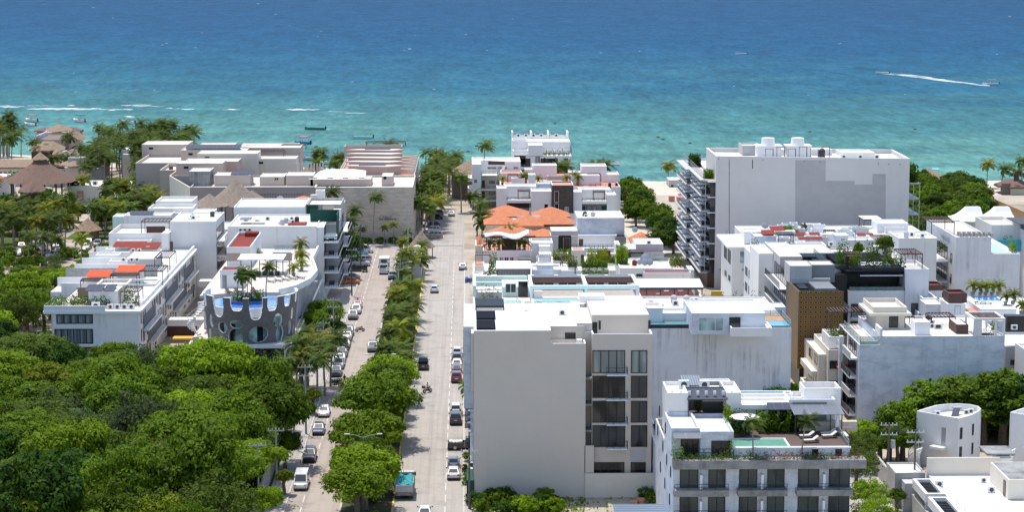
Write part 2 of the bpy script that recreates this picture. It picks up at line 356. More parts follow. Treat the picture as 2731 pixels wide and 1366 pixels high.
# car paints
def paint(name,c,metal=0.0):
 m,t,b=nt(name); n=noise(t,pos(t),6.0,2); t.links.new(ramp(t,n,[(0.3,tuple(q*0.9 for q in c)),(0.7,c)]).outputs[0],b.inputs['Base Color'])
 b.inputs['Roughness'].default_value=0.28; b.inputs['Metallic'].default_value=metal; b.inputs['Specular IOR Level'].default_value=0.6
 b.inputs['Coat Weight'].default_value=0.5; b.inputs['Coat Roughness'].default_value=0.06; return m
CP={'white':paint('white_car_paint',(0.72,0.72,0.71)),'silver':paint('silver_car_paint',(0.42,0.43,0.45),0.4),'grey':paint('grey_car_paint',(0.16,0.17,0.18),0.3),
 'black':paint('black_car_paint',(0.015,0.016,0.018)),'navy':paint('navy_car_paint',(0.018,0.03,0.065),0.2),'blue':paint('blue_car_paint',(0.03,0.11,0.27),0.2),
 'red':paint('red_car_paint',(0.38,0.02,0.025)),'maroon':paint('maroon_car_paint',(0.17,0.012,0.03)),'steel':paint('steel_blue_car_paint',(0.16,0.21,0.27),0.3),
 'orange':paint('orange_car_paint',(0.62,0.16,0.02)),'teal':paint('teal_car_paint',(0.02,0.22,0.36)),'tan':paint('champagne_car_paint',(0.36,0.31,0.25),0.3),'green':paint('green_car_paint',(0.03,0.10,0.06))}
# ---------------------------------------------------------------- camera, sky, sun
SUN_EL, SUN_AZ = 74.0, -28.0      # high noon sun, slightly behind the scene and to the left
def setup():
 cam=bpy.data.cameras.new('camera'); co=bpy.data.objects.new('camera',cam); COL.objects.link(co)
 cam.sensor_width=36; cam.lens=FPX/2731*36; cam.clip_start=1; cam.clip_end=30000
 co.location=(0,0,CAMH); co.rotation_euler=(pi/2-PITCH,0,-YAW); SC.camera=co
 w=bpy.data.worlds.new('World'); SC.world=w; w.use_nodes=True; t=w.node_tree
 s=t.nodes.new('ShaderNodeTexSky'); s.sky_type='NISHITA'; s.sun_disc=False
 s.sun_elevation=radians(SUN_EL); s.sun_rotation=radians(SUN_AZ); s.air_density=1.0; s.dust_density=1.2
 bg=t.nodes['Background']; t.links.new(s.outputs[0],bg.inputs[0]); bg.inputs[1].default_value=0.15
 l=bpy.data.lights.new('sun','SUN'); l.energy=3.05; l.angle=radians(0.53); l.color=(1.0,0.955,0.89)
 o=bpy.data.objects.new('sun',l); COL.objects.link(o); o.location=(0,300,200)
 o.rotation_euler=(radians(90-SUN_EL),0,radians(180-SUN_AZ)); 
 SC.view_settings.view_transform='Standard'; SC.view_settings.look='None'; SC.view_settings.gamma=1; SC.view_settings.exposure=0.56
 SC.cycles.max_bounces=6; SC.cycles.diffuse_bounces=3; SC.cycles.transparent_max_bounces=6; SC.cycles.caustics_reflective=False; SC.cycles.caustics_refractive=False
setup()
# ---------------------------------------------------------------- ground, beach, sea
SHORE=[(-900,850),(-300,775),(-164,748),(-60,702),(0,680),(42,657),(90,650),(150,652),(260,664),(900,700)]
def shore_y(x):
 for (a,ya),(b,yb) in zip(SHORE,SHORE[1:]):
  if a<=x<=b: return ya+(yb-ya)*(x-a)/(b-a)
 return 700
def groundmat():
 m,t,b=nt('sandy_ground'); n=noise(t,pos(t),0.06,8,0.65); n2=noise(t,pos(t),0.8,6,0.7)
 c=ramp(t,n,[(0.35,(0.20,0.17,0.12)),(0.5,(0.38,0.325,0.255)),(0.7,(0.52,0.455,0.375))]).outputs[0]
 c=mix(t,ramp(t,n2,[(0.4,0.0),(0.8,0.45)]).outputs[0],c,(0.26,0.22,0.16))
 t.links.new(c,b.inputs['Base Color']); b.inputs['Roughness'].default_value=0.95; return m
def sandmat():
 m,t,b=nt('pale_beach_sand'); n=noise(t,pos(t),0.25,7,0.7)
 t.links.new(ramp(t,n,[(0.3,(0.46,0.39,0.31)),(0.7,(0.62,0.55,0.45))]).outputs[0],b.inputs['Base Color']); b.inputs['Roughness'].default_value=0.95; return m
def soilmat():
 m,t,b=nt('dark_leaf_litter'); n=noise(t,pos(t),0.5,7,0.7)  # dark brown-green litter, the floor's own tone
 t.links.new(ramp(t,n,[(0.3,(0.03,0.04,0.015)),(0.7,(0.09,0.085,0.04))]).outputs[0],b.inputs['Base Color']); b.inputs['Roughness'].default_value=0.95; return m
def roadmat(name,c,pink,slab):
 m,t,b=nt(name); p=pos(t)
 w=N(t,'ShaderNodeTexBrick'); w.offset=0.0; w.inputs['Scale'].default_value=1.0; w.inputs['Brick Width'].default_value=slab[0]; w.inputs['Row Height'].default_value=slab[1]
 w.inputs['Color1'].default_value=(*c,1); w.inputs['Color2'].default_value=(*[q*0.93 for q in c],1); w.inputs['Mortar'].default_value=(*[q*0.70 for q in c],1)
 w.inputs['Mortar Size'].default_value=0.018; w.inputs['Bias'].default_value=-0.2; t.links.new(p,w.inputs['Vector'])
 n=noise(t,pos(t,(0.35,0.05,1)),1.0,6,0.65); c1=mix(t,ramp(t,n,[(0.4,0.0),(0.75,0.6)]).outputs[0],w.outputs[0],pink)
 n2=noise(t,p,0.25,8,0.75); c2=mix(t,ramp(t,n2,[(0.50,0.0),(0.72,0.75)]).outputs[0],c1,tuple(q*0.55 for q in c))
 n3=noise(t,pos(t,(1.6,0.02,1)),1.0,4,0.6); c3=mix(t,ramp(t,n3,[(0.46,0.0),(0.72,0.5)]).outputs[0],c2,tuple(q*0.6 for q in c))
 t.links.new(c3,b.inputs['Base Color']); b.inputs['Roughness'].default_value=0.9; b.inputs['Specular IOR Level'].default_value=0.2; return m
M['grass']=roofmat('patchy_lawn',(0.07,0.095,0.022),(0.17,0.15,0.08),0.8,0.12); M['soil']=soilmat(); M['sand']=sandmat()
M['road_r']=roadmat('pale_concrete_road',(0.385,0.355,0.315),(0.40,0.345,0.30),(4.5,5.0))
M['road_l']=roadmat('pinkish_concrete_road',(0.385,0.335,0.29),(0.40,0.315,0.27),(4.2,5.0))
M['pave']=roadmat('concrete_pavement',(0.42,0.39,0.35),(0.36,0.33,0.29),(1.5,1.5))
M['kerb']=plain('pale_concrete_kerb',(0.48,0.46,0.42),0.9,var=0.2)
M['line']=plain('worn_white_road_paint',(0.62,0.60,0.56),0.8,var=0.3,scale=2)
def seamat():
 m,t,b=nt('sea_water'); g=N(t,'ShaderNodeNewGeometry'); sp=N(t,'ShaderNodeSeparateXYZ'); t.links.new(g.outputs['Position'],sp.inputs[0])
 # distance from the shore, wobbling, drives the depth colour of the water
 lx=N(t,'ShaderNodeMath',operation='MULTIPLY_ADD'); t.links.new(sp.outputs[0],lx.inputs[0]); lx.inputs[1].default_value=0.25; t.links.new(sp.outputs[1],lx.inputs[2])
 n0=noise(t,pos(t,(0.0022,0.006,1)),1.0,5,0.6)
 wb=N(t,'ShaderNodeMath',operation='MULTIPLY_ADD'); t.links.new(n0,wb.inputs[0]); wb.inputs[1].default_value=420; t.links.new(lx.outputs[0],wb.inputs[2])
 lg=N(t,'ShaderNodeMath',operation='LOGARITHM'); t.links.new(wb.outputs[0],lg.inputs[0]); lg.inputs[1].default_value=10
 mr=N(t,'ShaderNodeMapRange'); t.links.new(lg.outputs[0],mr.inputs[0]); mr.inputs[1].default_value=2.90; mr.inputs[2].default_value=3.60
 depth=ramp(t,mr.outputs[0],[(0.0,(0.17,0.31,0.27)),(0.07,(0.108,0.252,0.212)),(0.19,(0.046,0.152,0.164)),(0.34,(0.020,0.100,0.160)),(0.54,(0.014,0.074,0.150)),(0.80,(0.015,0.064,0.138)),(1.0,(0.018,0.063,0.134))]).outputs[0]
 # seagrass and reef patches
 n1=noise(t,pos(t,(0.011,0.022,1)),1.0,6,0.62); near=N(t,'ShaderNodeMapRange'); t.links.new(sp.outputs[1],near.inputs[0]); near.inputs[1].default_value=1500; near.inputs[2].default_value=950
 pf=ramp(t,n1,[(0.47,0.0),(0.64,0.75)]).outputs[0]; mu=N(t,'ShaderNodeMath',operation='MULTIPLY'); t.links.new(pf,mu.inputs[0]); t.links.new(near.outputs[0],mu.inputs[1])
 c=mix(t,mu.outputs[0],depth,(0.042,0.135,0.155))
 # wind ripples: short crests, darker and paler
 n2=noise(t,pos(t,(0.32,0.085,1)),1.0,5,0.75); c=mix(t,0.85,c,ramp(t,n2,[(0.30,0.58),(0.5,1.0),(0.72,1.5)]).outputs[0],'MULTIPLY')
 n4=noise(t,pos(t,(0.05,0.018,1)),1.0,6,0.7); c=mix(t,0.9,c,ramp(t,n4,[(0.32,0.78),(0.68,1.22)]).outputs[0],'MULTIPLY')
 t.links.new(c,b.inputs['Base Color']); b.inputs['Roughness'].default_value=0.6; b.inputs['Specular IOR Level'].default_value=0.02
 bp=N(t,'ShaderNodeBump'); bp.inputs['Strength'].default_value=0.6; bp.inputs['Distance'].default_value=0.9
 n3=noise(t,pos(t,(0.40,0.12,1)),1.0,5,0.7); t.links.new(n3,bp.inputs['Height']); t.links.new(bp.outputs[0],b.inputs['Normal'])
 return m
M['sea']=seamat(); M['ground']=groundmat()
def landforms():
 g=MB(); s=MB()
 for (a,ya),(b,yb) in zip(SHORE,SHORE[1:]):
  g.poly([(a,60,0),(b,60,0),(b,yb-42,0),(a,ya-42,0)])
  s.poly([(a,ya-42,0),(b,yb-42,0),(b,yb-14,0.25),(a,ya-14,0.25)])
  s.poly([(a,ya-14,0.25),(b,yb-14,0.25),(b,yb+30,-2.2),(a,ya+30,-2.2)])
 structure(g,'ground',M['ground']); structure(s,'beach',M['sand'])
 w=MB()
 for (a,ya),(b,yb) in zip(SHORE,SHORE[1:]):
  xa,xb=(a,b) if abs(a)<900 or a==b else (a,b)
  w.poly([(a,ya-18,-0.62),(b,yb-18,-0.62),(b*5 if abs(b)==900 else b*1.0,16000,-0.62),(a*5 if abs(a)==900 else a*1.0,16000,-0.62)])
 structure(w,'sea',M['sea'])
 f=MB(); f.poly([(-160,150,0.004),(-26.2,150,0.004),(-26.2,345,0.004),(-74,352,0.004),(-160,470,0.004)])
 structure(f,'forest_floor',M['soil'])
 f=MB(); f.poly([(93,440,.004),(138,440,.004),(142,600,.004),(112,636,.004),(97,600,.004)]); structure(f,'grass_right',M['grass'])
 f=MB(); f.poly([(-200,497,.004),(-108,497,.004),(-108,600,.004),(-200,600,.004)]).poly([(-100,520,.004),(-78,520,.004),(-78,600,.004),(-100,600,.004)]); structure(f,'grass_left',M['grass'])
landforms()
def streets():
 z=0.008
 q=MB(); q.poly([(-23.4,150,z),(-16.4,150,z),(-16.4,492,z),(-9.5,496,z),(-9.5,520,z),(-23.4,520,z)]); structure(q,'road_left_carriageway',M['road_l'])
 q=MB(); q.poly([(-9.5,150,z),(-0.6,150,z),(-0.6,575,z),(-9.5,575,z)]); structure(q,'road_right_carriageway',M['road_r'])
 q=MB(); q.poly([(40.5,330,z),(49.2,330,z),(49.2,640,z),(40.5,640,z)]); structure(q,'beach_access_street',M['sand'])
 q=MB(); q.poly([(47.5,150,z),(53.6,150,z),(53.6,330,z),(47.5,330,z)]); structure(q,'side_street',M['road_r'])
 q=MB(); q.box(-26.2,-23.62,150,520,-0.1,0.13); structure(q,'pavement_left',M['pave'])
 q=MB(); q.box(-0.38,1.6,150,268,-0.1,0.13); q.box(-0.38,0.6,268,480,-0.1,0.13); structure(q,'pavement_right',M['pave'])
 q=MB(); q.box(53.8,56.3,150,330,-0.1,0.13); structure(q,'pavement_by_wall',M['pave'])
 q=MB(); q.box(-31,-0.9,506.5,509.5,-0.1,0.12); structure(q,'pavement_far',M['pave'])
 k=MB(); k.box(-23.62,-23.4,150,520,-0.1,0.16); structure(k,'kerb_left',M['kerb'])
 k=MB(); k.box(-0.6,-0.38,150,480,-0.1,0.16); structure(k,'kerb_right',M['kerb'])
 k=MB(); k.box(53.6,53.8,150,330,-0.1,0.16); structure(k,'kerb_side_street',M['kerb'])
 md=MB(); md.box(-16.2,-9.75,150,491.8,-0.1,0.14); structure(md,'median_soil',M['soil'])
 k=MB(); k.box(-16.4,-16.2,150,491.8,-0.1,0.17); k.box(-16.4,-9.5,491.8,492.0,-0.1,0.17); structure(k,'kerb_median',M['kerb'])
 k=MB(); y=150
 while y<470: k.box(-9.75,-9.5,y,y+4.6,-0.1,0.19,0); k.box(-9.75,-9.5,y+4.6,y+5.6,-0.1,0.19,1); y+=5.6
 structure(k,'kerb_median_yellow',[M['yellow'],M['kerb']])
 l=MB()
 for y in range(200,500,6): l.poly([(-21.45,y,z+.004),(-21.33,y,z+.004),(-21.33,y+3.6,z+.004),(-21.45,y+3.6,z+.004)])
 for y in range(200,480,6): l.poly([(-2.95,y,z+.004),(-2.83,y,z+.004),(-2.83,y+3.6,z+.004),(-2.95,y+3.6,z+.004)])
 structure(l,'road_markings',M['line'])
streets()
# ---------------------------------------------------------------- plants
def leaf(vs,fs,p,n,size,rnd,asp=0.6):
 L=sqrt(n[0]**2+n[1]**2+n[2]**2) or 1; n=(n[0]/L,n[1]/L,n[2]/L)
 a=rnd.uniform(0,2*pi); t=(cos(a),sin(a),rnd.uniform(-.4,.4))
 u=(n[1]*t[2]-n[2]*t[1],n[2]*t[0]-n[0]*t[2],n[0]*t[1]-n[1]*t[0]); l=sqrt(u[0]**2+u[1]**2+u[2]**2) or 1; u=[q/l for q in u]
 w=(n[1]*u[2]-n[2]*u[1],n[2]*u[0]-n[0]*u[2],n[0]*u[1]-n[1]*u[0])
 o=len(vs); h=size/2; k=h*asp
 vs.append((p[0]-u[0]*h,p[1]-u[1]*h,p[2]-u[2]*h)); vs.append((p[0]+w[0]*k,p[1]+w[1]*k,p[2]+w[2]*k+.04*size))
 vs.append((p[0]+u[0]*h,p[1]+u[1]*h,p[2]+u[2]*h)); vs.append((p[0]-w[0]*k,p[1]-w[1]*k,p[2]-w[2]*k+.04*size))
 fs.append((o,o+1,o+2,o+3))
def crown_mesh(name,seed,rx,rz,zc,nl,per,size,flat=0.0,rl=(0.26,0.42),low=-0.35):
 rnd=random.Random(seed); vs=[];fs=[]
 for i in range(nl):
  t=(i+0.5)/nl; zz=low+(1-low)*t; a=i*2.39996+rnd.uniform(-.5,.5); q=sqrt(max(0,1-zz*zz)) if zz>0 else sqrt(max(0,1-0.5*zz*zz))
  k=rnd.uniform(0.42,1.0); c=(rx*q*cos(a)*k,rx*q*sin(a)*k,zc+rz*zz*k*(0.8 if flat else 1))
  r=rx*rnd.uniform(*rl)*(1.25-.5*k); rv=r*(0.55 if flat else rnd.uniform(0.62,0.85))
  for j in range(int(per*rnd.uniform(.7,1.25))):
   z=rnd.uniform(-0.55,1); b=rnd.uniform(0,2*pi); s=sqrt(1-z*z); kk=rnd.uniform(0.66,1.1)
   if rnd.random()<.14: kk*=rnd.uniform(1.05,1.4)
   d=(s*cos(b),s*sin(b),z); p=(c[0]+d[0]*r*kk,c[1]+d[1]*r*kk,c[2]+d[2]*rv*kk)
   leaf(vs,fs,p,(d[0]+rnd.uniform(-.6,.6),d[1]+rnd.uniform(-.6,.6),d[2]+rnd.uniform(0.0,.9)),size*rnd.uniform(.7,1.35),rnd)
 for j in range(int(nl*per*.10)):
  z=rnd.uniform(-.2,1.05); b=rnd.uniform(0,2*pi); s=sqrt(max(0,1-min(1,z*z))); q=rnd.uniform(.6,1.1)
  leaf(vs,fs,(rx*s*cos(b)*q,rx*s*sin(b)*q,zc+rz*z*q*(.8 if flat else 1)),(rnd.uniform(-1,1),rnd.uniform(-1,1),rnd.uniform(0,1)),size*rnd.uniform(.8,1.6),rnd)
 me=bpy.data.meshes.new(name); me.from_pydata(vs,[],fs); me.materials.append(LM['mid']); me.update(); return me
def trunk_mesh(name,seed,h,r,rx,zc,limbs=5):
 rnd=random.Random(seed); b=MB(); f=h*0.75
 b.tube([(0,0,-0.2),(rnd.uniform(-.1,.1),rnd.uniform(-.1,.1),f*0.5),(rnd.uniform(-.2,.2),rnd.uniform(-.2,.2),f)],[r*1.25,r,r*.8],7)
 for i in range(limbs):
  a=2*pi*i/limbs+rnd.uniform(-.4,.4); k=rnd.uniform(.5,.75)
  b.tube([(0,0,f*rnd.uniform(.75,1)),(rx*k*.45*cos(a),rx*k*.45*sin(a),f+(zc-f)*.6),(rx*k*cos(a),rx*k*sin(a),zc+rnd.uniform(0,.8))],[r*.55,r*.38,r*.12],5)
 return b.mesh(name,M['bark'])
CROWNS={}
def tree_kind(key,n,h,rx,rz,nl,per,size,**kw):
 CROWNS[key]=[]
 for i in range(n):
  zc=h-rz*0.95; CROWNS[key].append((crown_mesh('crown_leaves',hash((len(key),i,n))%9999+i*31+len(key),rx*R.uniform(.92,1.1),rz,zc,nl,per,size,**kw),
   trunk_mesh('trunk_wood',i*7+len(key),h-rz,0.22+0.02*h,rx*.85,zc)))
tree_kind('round',6,9.0,4.4,3.1,36,230,0.42)
tree_kind('spread',5,9.5,5.6,2.6,44,200,0.42,flat=1.0,rl=(0.22,0.34),low=-0.1)
tree_kind('airy',3,9.0,4.6,3.4,40,120,0.34,rl=(0.18,0.30),low=-0.5)
tree_kind('tall',3,11.0,3.2,4.6,36,190,0.46,low=-0.7)
tree_kind('small',3,4.2,1.7,1.25,14,130,0.30)
tree_kind('bush',4,2.2,1.6,1.2,12,130,0.28,low=-0.8)
tree_kind('far',3,7.5,4.0,3.0,28,130,0.55,low=-0.7)
NT=[0]
def obj_mat(o,m):
 o.material_slots[0].link='OBJECT'; o.material_slots[0].material=m
def tree(name,label,x,y,kind,mat,s=1.0,sz=None,group=None,cat='tree',z=0.0,trunk=True):
 NT[0]+=1; cm,tm=CROWNS[kind][NT[0]%len(CROWNS[kind])]
 t=thing(name,label,cat,(x,y,z),group); t.rotation_euler=(0,0,NT[0]*1.7); t.scale=(s,s,sz or s)
 c=bpy.data.objects.new('crown',cm); COL.objects.link(c); c.parent=t; obj_mat(c,LM[mat])
 if trunk:
  k=bpy.data.objects.new('trunk',tm); COL.objects.link(k); k.parent=t
 return t
def shrub(label,x,y,mat,s=1.0,z=0.0,group=None,name='shrub',sz=None,cat='shrub',kind='bush'):
 NT[0]+=1; cm=CROWNS[kind][NT[0]%len(CROWNS[kind])][0]
 o=bpy.data.objects.new(name,cm); COL.objects.link(o); o.location=(x,y,z); o.rotation_euler=(0,0,NT[0]*1.3)
 o.scale=(s,s,sz or s); obj_mat(o,LM[mat]); return tag(o,label,cat,group)
# ---- palms: arching fronds with separate drooping leaflets, blown a little towards +x
def frond_into(vs,fs,base,az,elev,L,droop,rnd,wind,nseg=11,lw=0.6):
 pts=[];x,y,z=base;e=elev;st=L/nseg; a=az
 for i in range(nseg+1):
  pts.append((x,y,z,a,e)); x+=cos(a)*cos(e)*st+wind*st*(i/nseg)*.9; y+=sin(a)*cos(e)*st; z+=sin(e)*st; e-=droop*(0.5+i/nseg)/nseg
 for i in range(1,nseg+1):
  p=pts[i]; q=pts[i-1]; w=lw*(sin(pi*min(1,(i+.8)/(nseg+1.6)))**.6); c,s=cos(p[3]),sin(p[3])
  o=len(vs); vs+= [(q[0]-s*.04,q[1]+c*.04,q[2]),(q[0]+s*.04,q[1]-c*.04,q[2]),(p[0]+s*.03,p[1]-c*.03,p[2]),(p[0]-s*.03,p[1]+c*.03,p[2])]; fs.append((o,o+1,o+2,o+3))
  for sd in (-1,1):
   for k in (0,.5):
    m=[q[j]+(p[j]-q[j])*k for j in range(3)]; ww=w*rnd.uniform(.8,1.15); dr=rnd.uniform(.35,.75)*ww; fw=st*0.34
    dx,dy=-s*sd,c*sd; fx,fy=c*cos(p[4]),s*cos(p[4]); fz=sin(p[4])
    o=len(vs)
    vs+= [(m[0],m[1],m[2]+.01),(m[0]+fx*fw,m[1]+fy*fw,m[2]+fz*fw),
                      (m[0]+dx*ww+fx*(.45*ww+fw*.5)+wind*.12,m[1]+dy*ww+fy*(.45*ww+fw*.5),m[2]-dr+fz*.3*ww),(m[0]+dx*ww*.6+fx*.2*ww,m[1]+dy*ww*.6+fy*.2*ww,m[2]-dr*.42)]
    fs.append((o,o+1,o+2,o+3))
def palm_crown(name,seed,L,n,wind,top,up=1.25):
 rnd=random.Random(seed); vs=[];fs=[]
 for i in range(n):
  az=i*2.39996+rnd.uniform(-.3,.3); k=i/n; frond_into(vs,fs,top,az,up-1.55*k+rnd.uniform(-.15,.15),L*rnd.uniform(.85,1.1),rnd.uniform(1.3,1.9),rnd,wind,lw=L*.22)
 me=bpy.data.meshes.new(name); me.from_pydata(vs,[],fs); me.materials.append(LM['palm']); me.update(); return me
PALMS=[]
for i in range(5):
 rnd=random.Random(50+i); lean=rnd.uniform(-.7,.9); h=8.0; wind=(.35,.7,.55,.2,.9)[i]
 pts=[(lean*(k/5)**2,rnd.uniform(-.08,.08),h*k/5-(.2 if k==0 else 0)) for k in range(6)]
 tb=MB().tube(pts,[.24,.18,.16,.15,.145,.17],7); PALMS.append((palm_crown('palm_fronds_mesh',i,3.5,21,wind,(pts[-1][0],pts[-1][1],h)),tb.mesh('palm_trunk_mesh',M['palmbark'])))
POTPALM=palm_crown('pot_palm_fronds',99,1.5,16,0.1,(0,0,1.5),1.35)
def palm(label,x,y,h=8.0,s=None,mat='palm',group=None,v=None,z=0.0,rz=None,name='palm_tree'):
 NT[0]+=1; cm,tm=PALMS[NT[0]%5 if v is None else v]; k=h/8.0; w=s if s else min(1.1,max(.75,k))
 t=thing(name,label,'palm tree',(x,y,z),group); t.rotation_euler=(0,0,R.uniform(-.5,.5) if rz is None else rz)
 tr=bpy.data.objects.new('trunk',tm); COL.objects.link(tr); tr.parent=t; tr.scale=(w,w,k)
 c=bpy.data.objects.new('crown',cm); COL.objects.link(c); c.parent=t; c.scale=(w,w,w); c.location=(0,0,8.0*k-8.0*w); obj_mat(c,LM[mat]); return t
def thicket(name,pts,mats=('palm','palmy')):
 rnd=random.Random(77); pc=[]; b=MB()
 for s in range(3):
  vs=[];fs=[]
  for i in range(15): frond_into(vs,fs,(0,0,0),i*2.4+s,1.25-1.55*i/15,3.4,1.6,rnd,.5,nseg=6,lw=.75)
  pc.append((vs,fs))
 for x,y,h,s in pts:
  vs,fs=rnd.choice(pc); a=rnd.uniform(-.6,.6); c,q=cos(a)*s,sin(a)*s
  b.add([(x+u*c-v*q,y+u*q+v*c,h+w*s) for u,v,w in vs],fs,1 if rnd.random()<.25 else 0); b.tube([(x-.4,y,-.1),(x,y,h)],[.2,.14],5,2)
 return structure(b,name,[LM[mats[0]],LM[mats[1]],M['palmbark']],'stuff')
def pot_palm(label,x,y,z,s=1.0,group=None,pm='pot'):
 t=thing('potted_palm',label,'potted plant',(x,y,z),group)
 b=MB().tube([(x,y,z),(x,y,z+.55*s)],[.22*s,.34*s],10); part(b,'pot',M[pm],t)
 b=MB().tube([(x,y,z+.4*s),(x+.05,y,z+1.5*s)],[.06*s,.05*s],5); part(b,'stem',M['palmbark'],t)
 c=bpy.data.objects.new('crown',POTPALM); COL.objects.link(c); c.parent=t; c.scale=(s,s,s); obj_mat(c,LM['palmy']); return t
# ---------------------------------------------------------------- vehicles (front towards +y, origin on the ground)
def pnt(o): o['painted']=1; return o
def loft(b,secs,m=0):
 # secs: (y, half width, bottom z, top z, top half width)
 vs=[];n=8
 for (y,w,zb,zt,wt) in secs:
  zm=zb+(zt-zb)*.45
  vs+=[(-w*.93,y,zb),(-w,y,zm),(-w*.985,y,zt-(zt-zb)*.12),(-wt,y,zt),(wt,y,zt),(w*.985,y,zt-(zt-zb)*.12),(w,y,zm),(w*.93,y,zb)]
 k=len(secs); fs=[(i*n+j,i*n+(j+1)%n,(i+1)*n+(j+1)%n,(i+1)*n+j) for i in range(k-1) for j in range(n)]
 fs=[tuple(reversed(f)) for f in fs]
 fs+=[tuple(range(n)),tuple(range(k*n-1,(k-1)*n-1,-1))]
 return b.add(vs,fs,m)
def lerp(a,b,t): return tuple(a[i]+(b[i]-a[i])*t for i in range(3))
def wheels(t,wb,w,r,width=.22):
 for y in wb:
  for sd in (-1,1):
   b=MB().tube([(sd*(w-width),y,r),(sd*(w+.015),y,r)],[r,r],16); k=part(b,'wheel',M['rubber'],t)
   b=MB().tube([(sd*(w+.015),y,r),(sd*(w+.03),y,r)],[r*.62,r*.55],12); part(b,'rim',M['chrome'],k)
def cabin(t,y0,y1,y2,y3,wb,wr,zb,zr,side=2,paint_m=None,back=True):
 # y0 rear base, y1 rear roof, y2 front roof, y3 front base
 B=[(-wb,y0,zb),(wb,y0,zb),(wb,y3,zb),(-wb,y3,zb)]; T=[(-wr,y1,zr),(wr,y1,zr),(wr,y2,zr),(-wr,y2,zr)]
 b=MB(); b.add(B+T,[(3,2,1,0),(4,5,6,7),(0,1,5,4),(1,2,6,5),(2,3,7,6),(3,0,4,7)])
 ym=(y1+y2)/2; b.add([(-wr*.9,y1+.08,zr),(wr*.9,y1+.08,zr),(wr*.9,y2-.08,zr),(-wr*.9,y2-.08,zr),(-wr*.7,y1+.3,zr+.05),(wr*.7,y1+.3,zr+.05),(wr*.7,y2-.35,zr+.05),(-wr*.7,y2-.35,zr+.05)],[(4,5,6,7),(0,1,5,4),(1,2,6,5),(2,3,7,6),(3,0,4,7)])
 pnt(part(b,'cabin',paint_m,t))
 def pane(name,a,bb,c,d,out,ins=.10,top=.14,low=.08):
  q=[lerp(lerp(a,bb,ins),lerp(d,c,ins),low),lerp(lerp(a,bb,1-ins),lerp(d,c,1-ins),low),lerp(lerp(a,bb,1-ins),lerp(d,c,1-ins),1-top),lerp(lerp(a,bb,ins),lerp(d,c,ins),1-top)]
  q=[tuple(p[i]+out[i]*.018 for i in range(3)) for p in q]; q2=[tuple(p[i]-out[i]*.03 for i in range(3)) for p in q]
  part(MB().add(q+q2,[(0,1,2,3),(1,0,4,5),(2,1,5,6),(3,2,6,7),(0,3,7,4)]),name,M['carglass'],t)
 pane('windscreen',B[2],B[3],T[3],T[2],(0,.7,.7),.07,.10,.06)
 if back: pane('rear_window',B[0],B[1],T[1],T[0],(0,-.7,.6),.09,.14,.12)
 for k in range(side):
  a0,a1=k/side+.03/side*2,(k+1)/side-.03/side*2
  pane('side_window',lerp(B[1],B[2],a0),lerp(B[1],B[2],a1),lerp(T[1],T[2],a1),lerp(T[1],T[2],a0),(1,0,.2),.05,.14,.12)
  pane('side_window',lerp(B[3],B[0],1-a1),lerp(B[3],B[0],1-a0),lerp(T[3],T[0],1-a0),lerp(T[3],T[0],1-a1),(-1,0,.2),.05,.14,.12)
def lights(t,yf,yr,w,zf,zr,hf=.16,hr=.18):
 for sd in (-1,1):
  b=MB().box(min(sd*w*.58,sd*w*.93),max(sd*w*.58,sd*w*.93),yf-.12,yf+.015,zf-hf/2,zf+hf/2); part(b,'headlight',M['lamp'],t)
  b=MB().box(min(sd*w*.62,sd*w*.95),max(sd*w*.62,sd*w*.95),yr-.015,yr+.1,zr-hr/2,zr+hr/2); part(b,'tail_light',M['tail'],t)
  b=MB().box(min(sd*(w+.02),sd*(w+.2)),max(sd*(w+.02),sd*(w+.2)),yf-1.5,yf-1.35,zf+.32,zf+.46); part(b,'wing_mirror',M['trim'],t)
 part(MB().box(-.26,.26,yr-.03,yr+.05,zr-.24,zr-.12),'licence_plate',M['plate'],t)
 part(MB().box(-w*.6,w*.6,yf-.05,yf+.02,zf-.28,zf-.1),'grille',M['trim'],t)
 part(MB().box(-w*.95,w*.95,yf-.2,yf+.035,.2,.36),'bumper',M['trim'],t); part(MB().box(-w*.95,w*.95,yr-.035,yr+.2,.22,.40),'bumper',M['trim'],t)
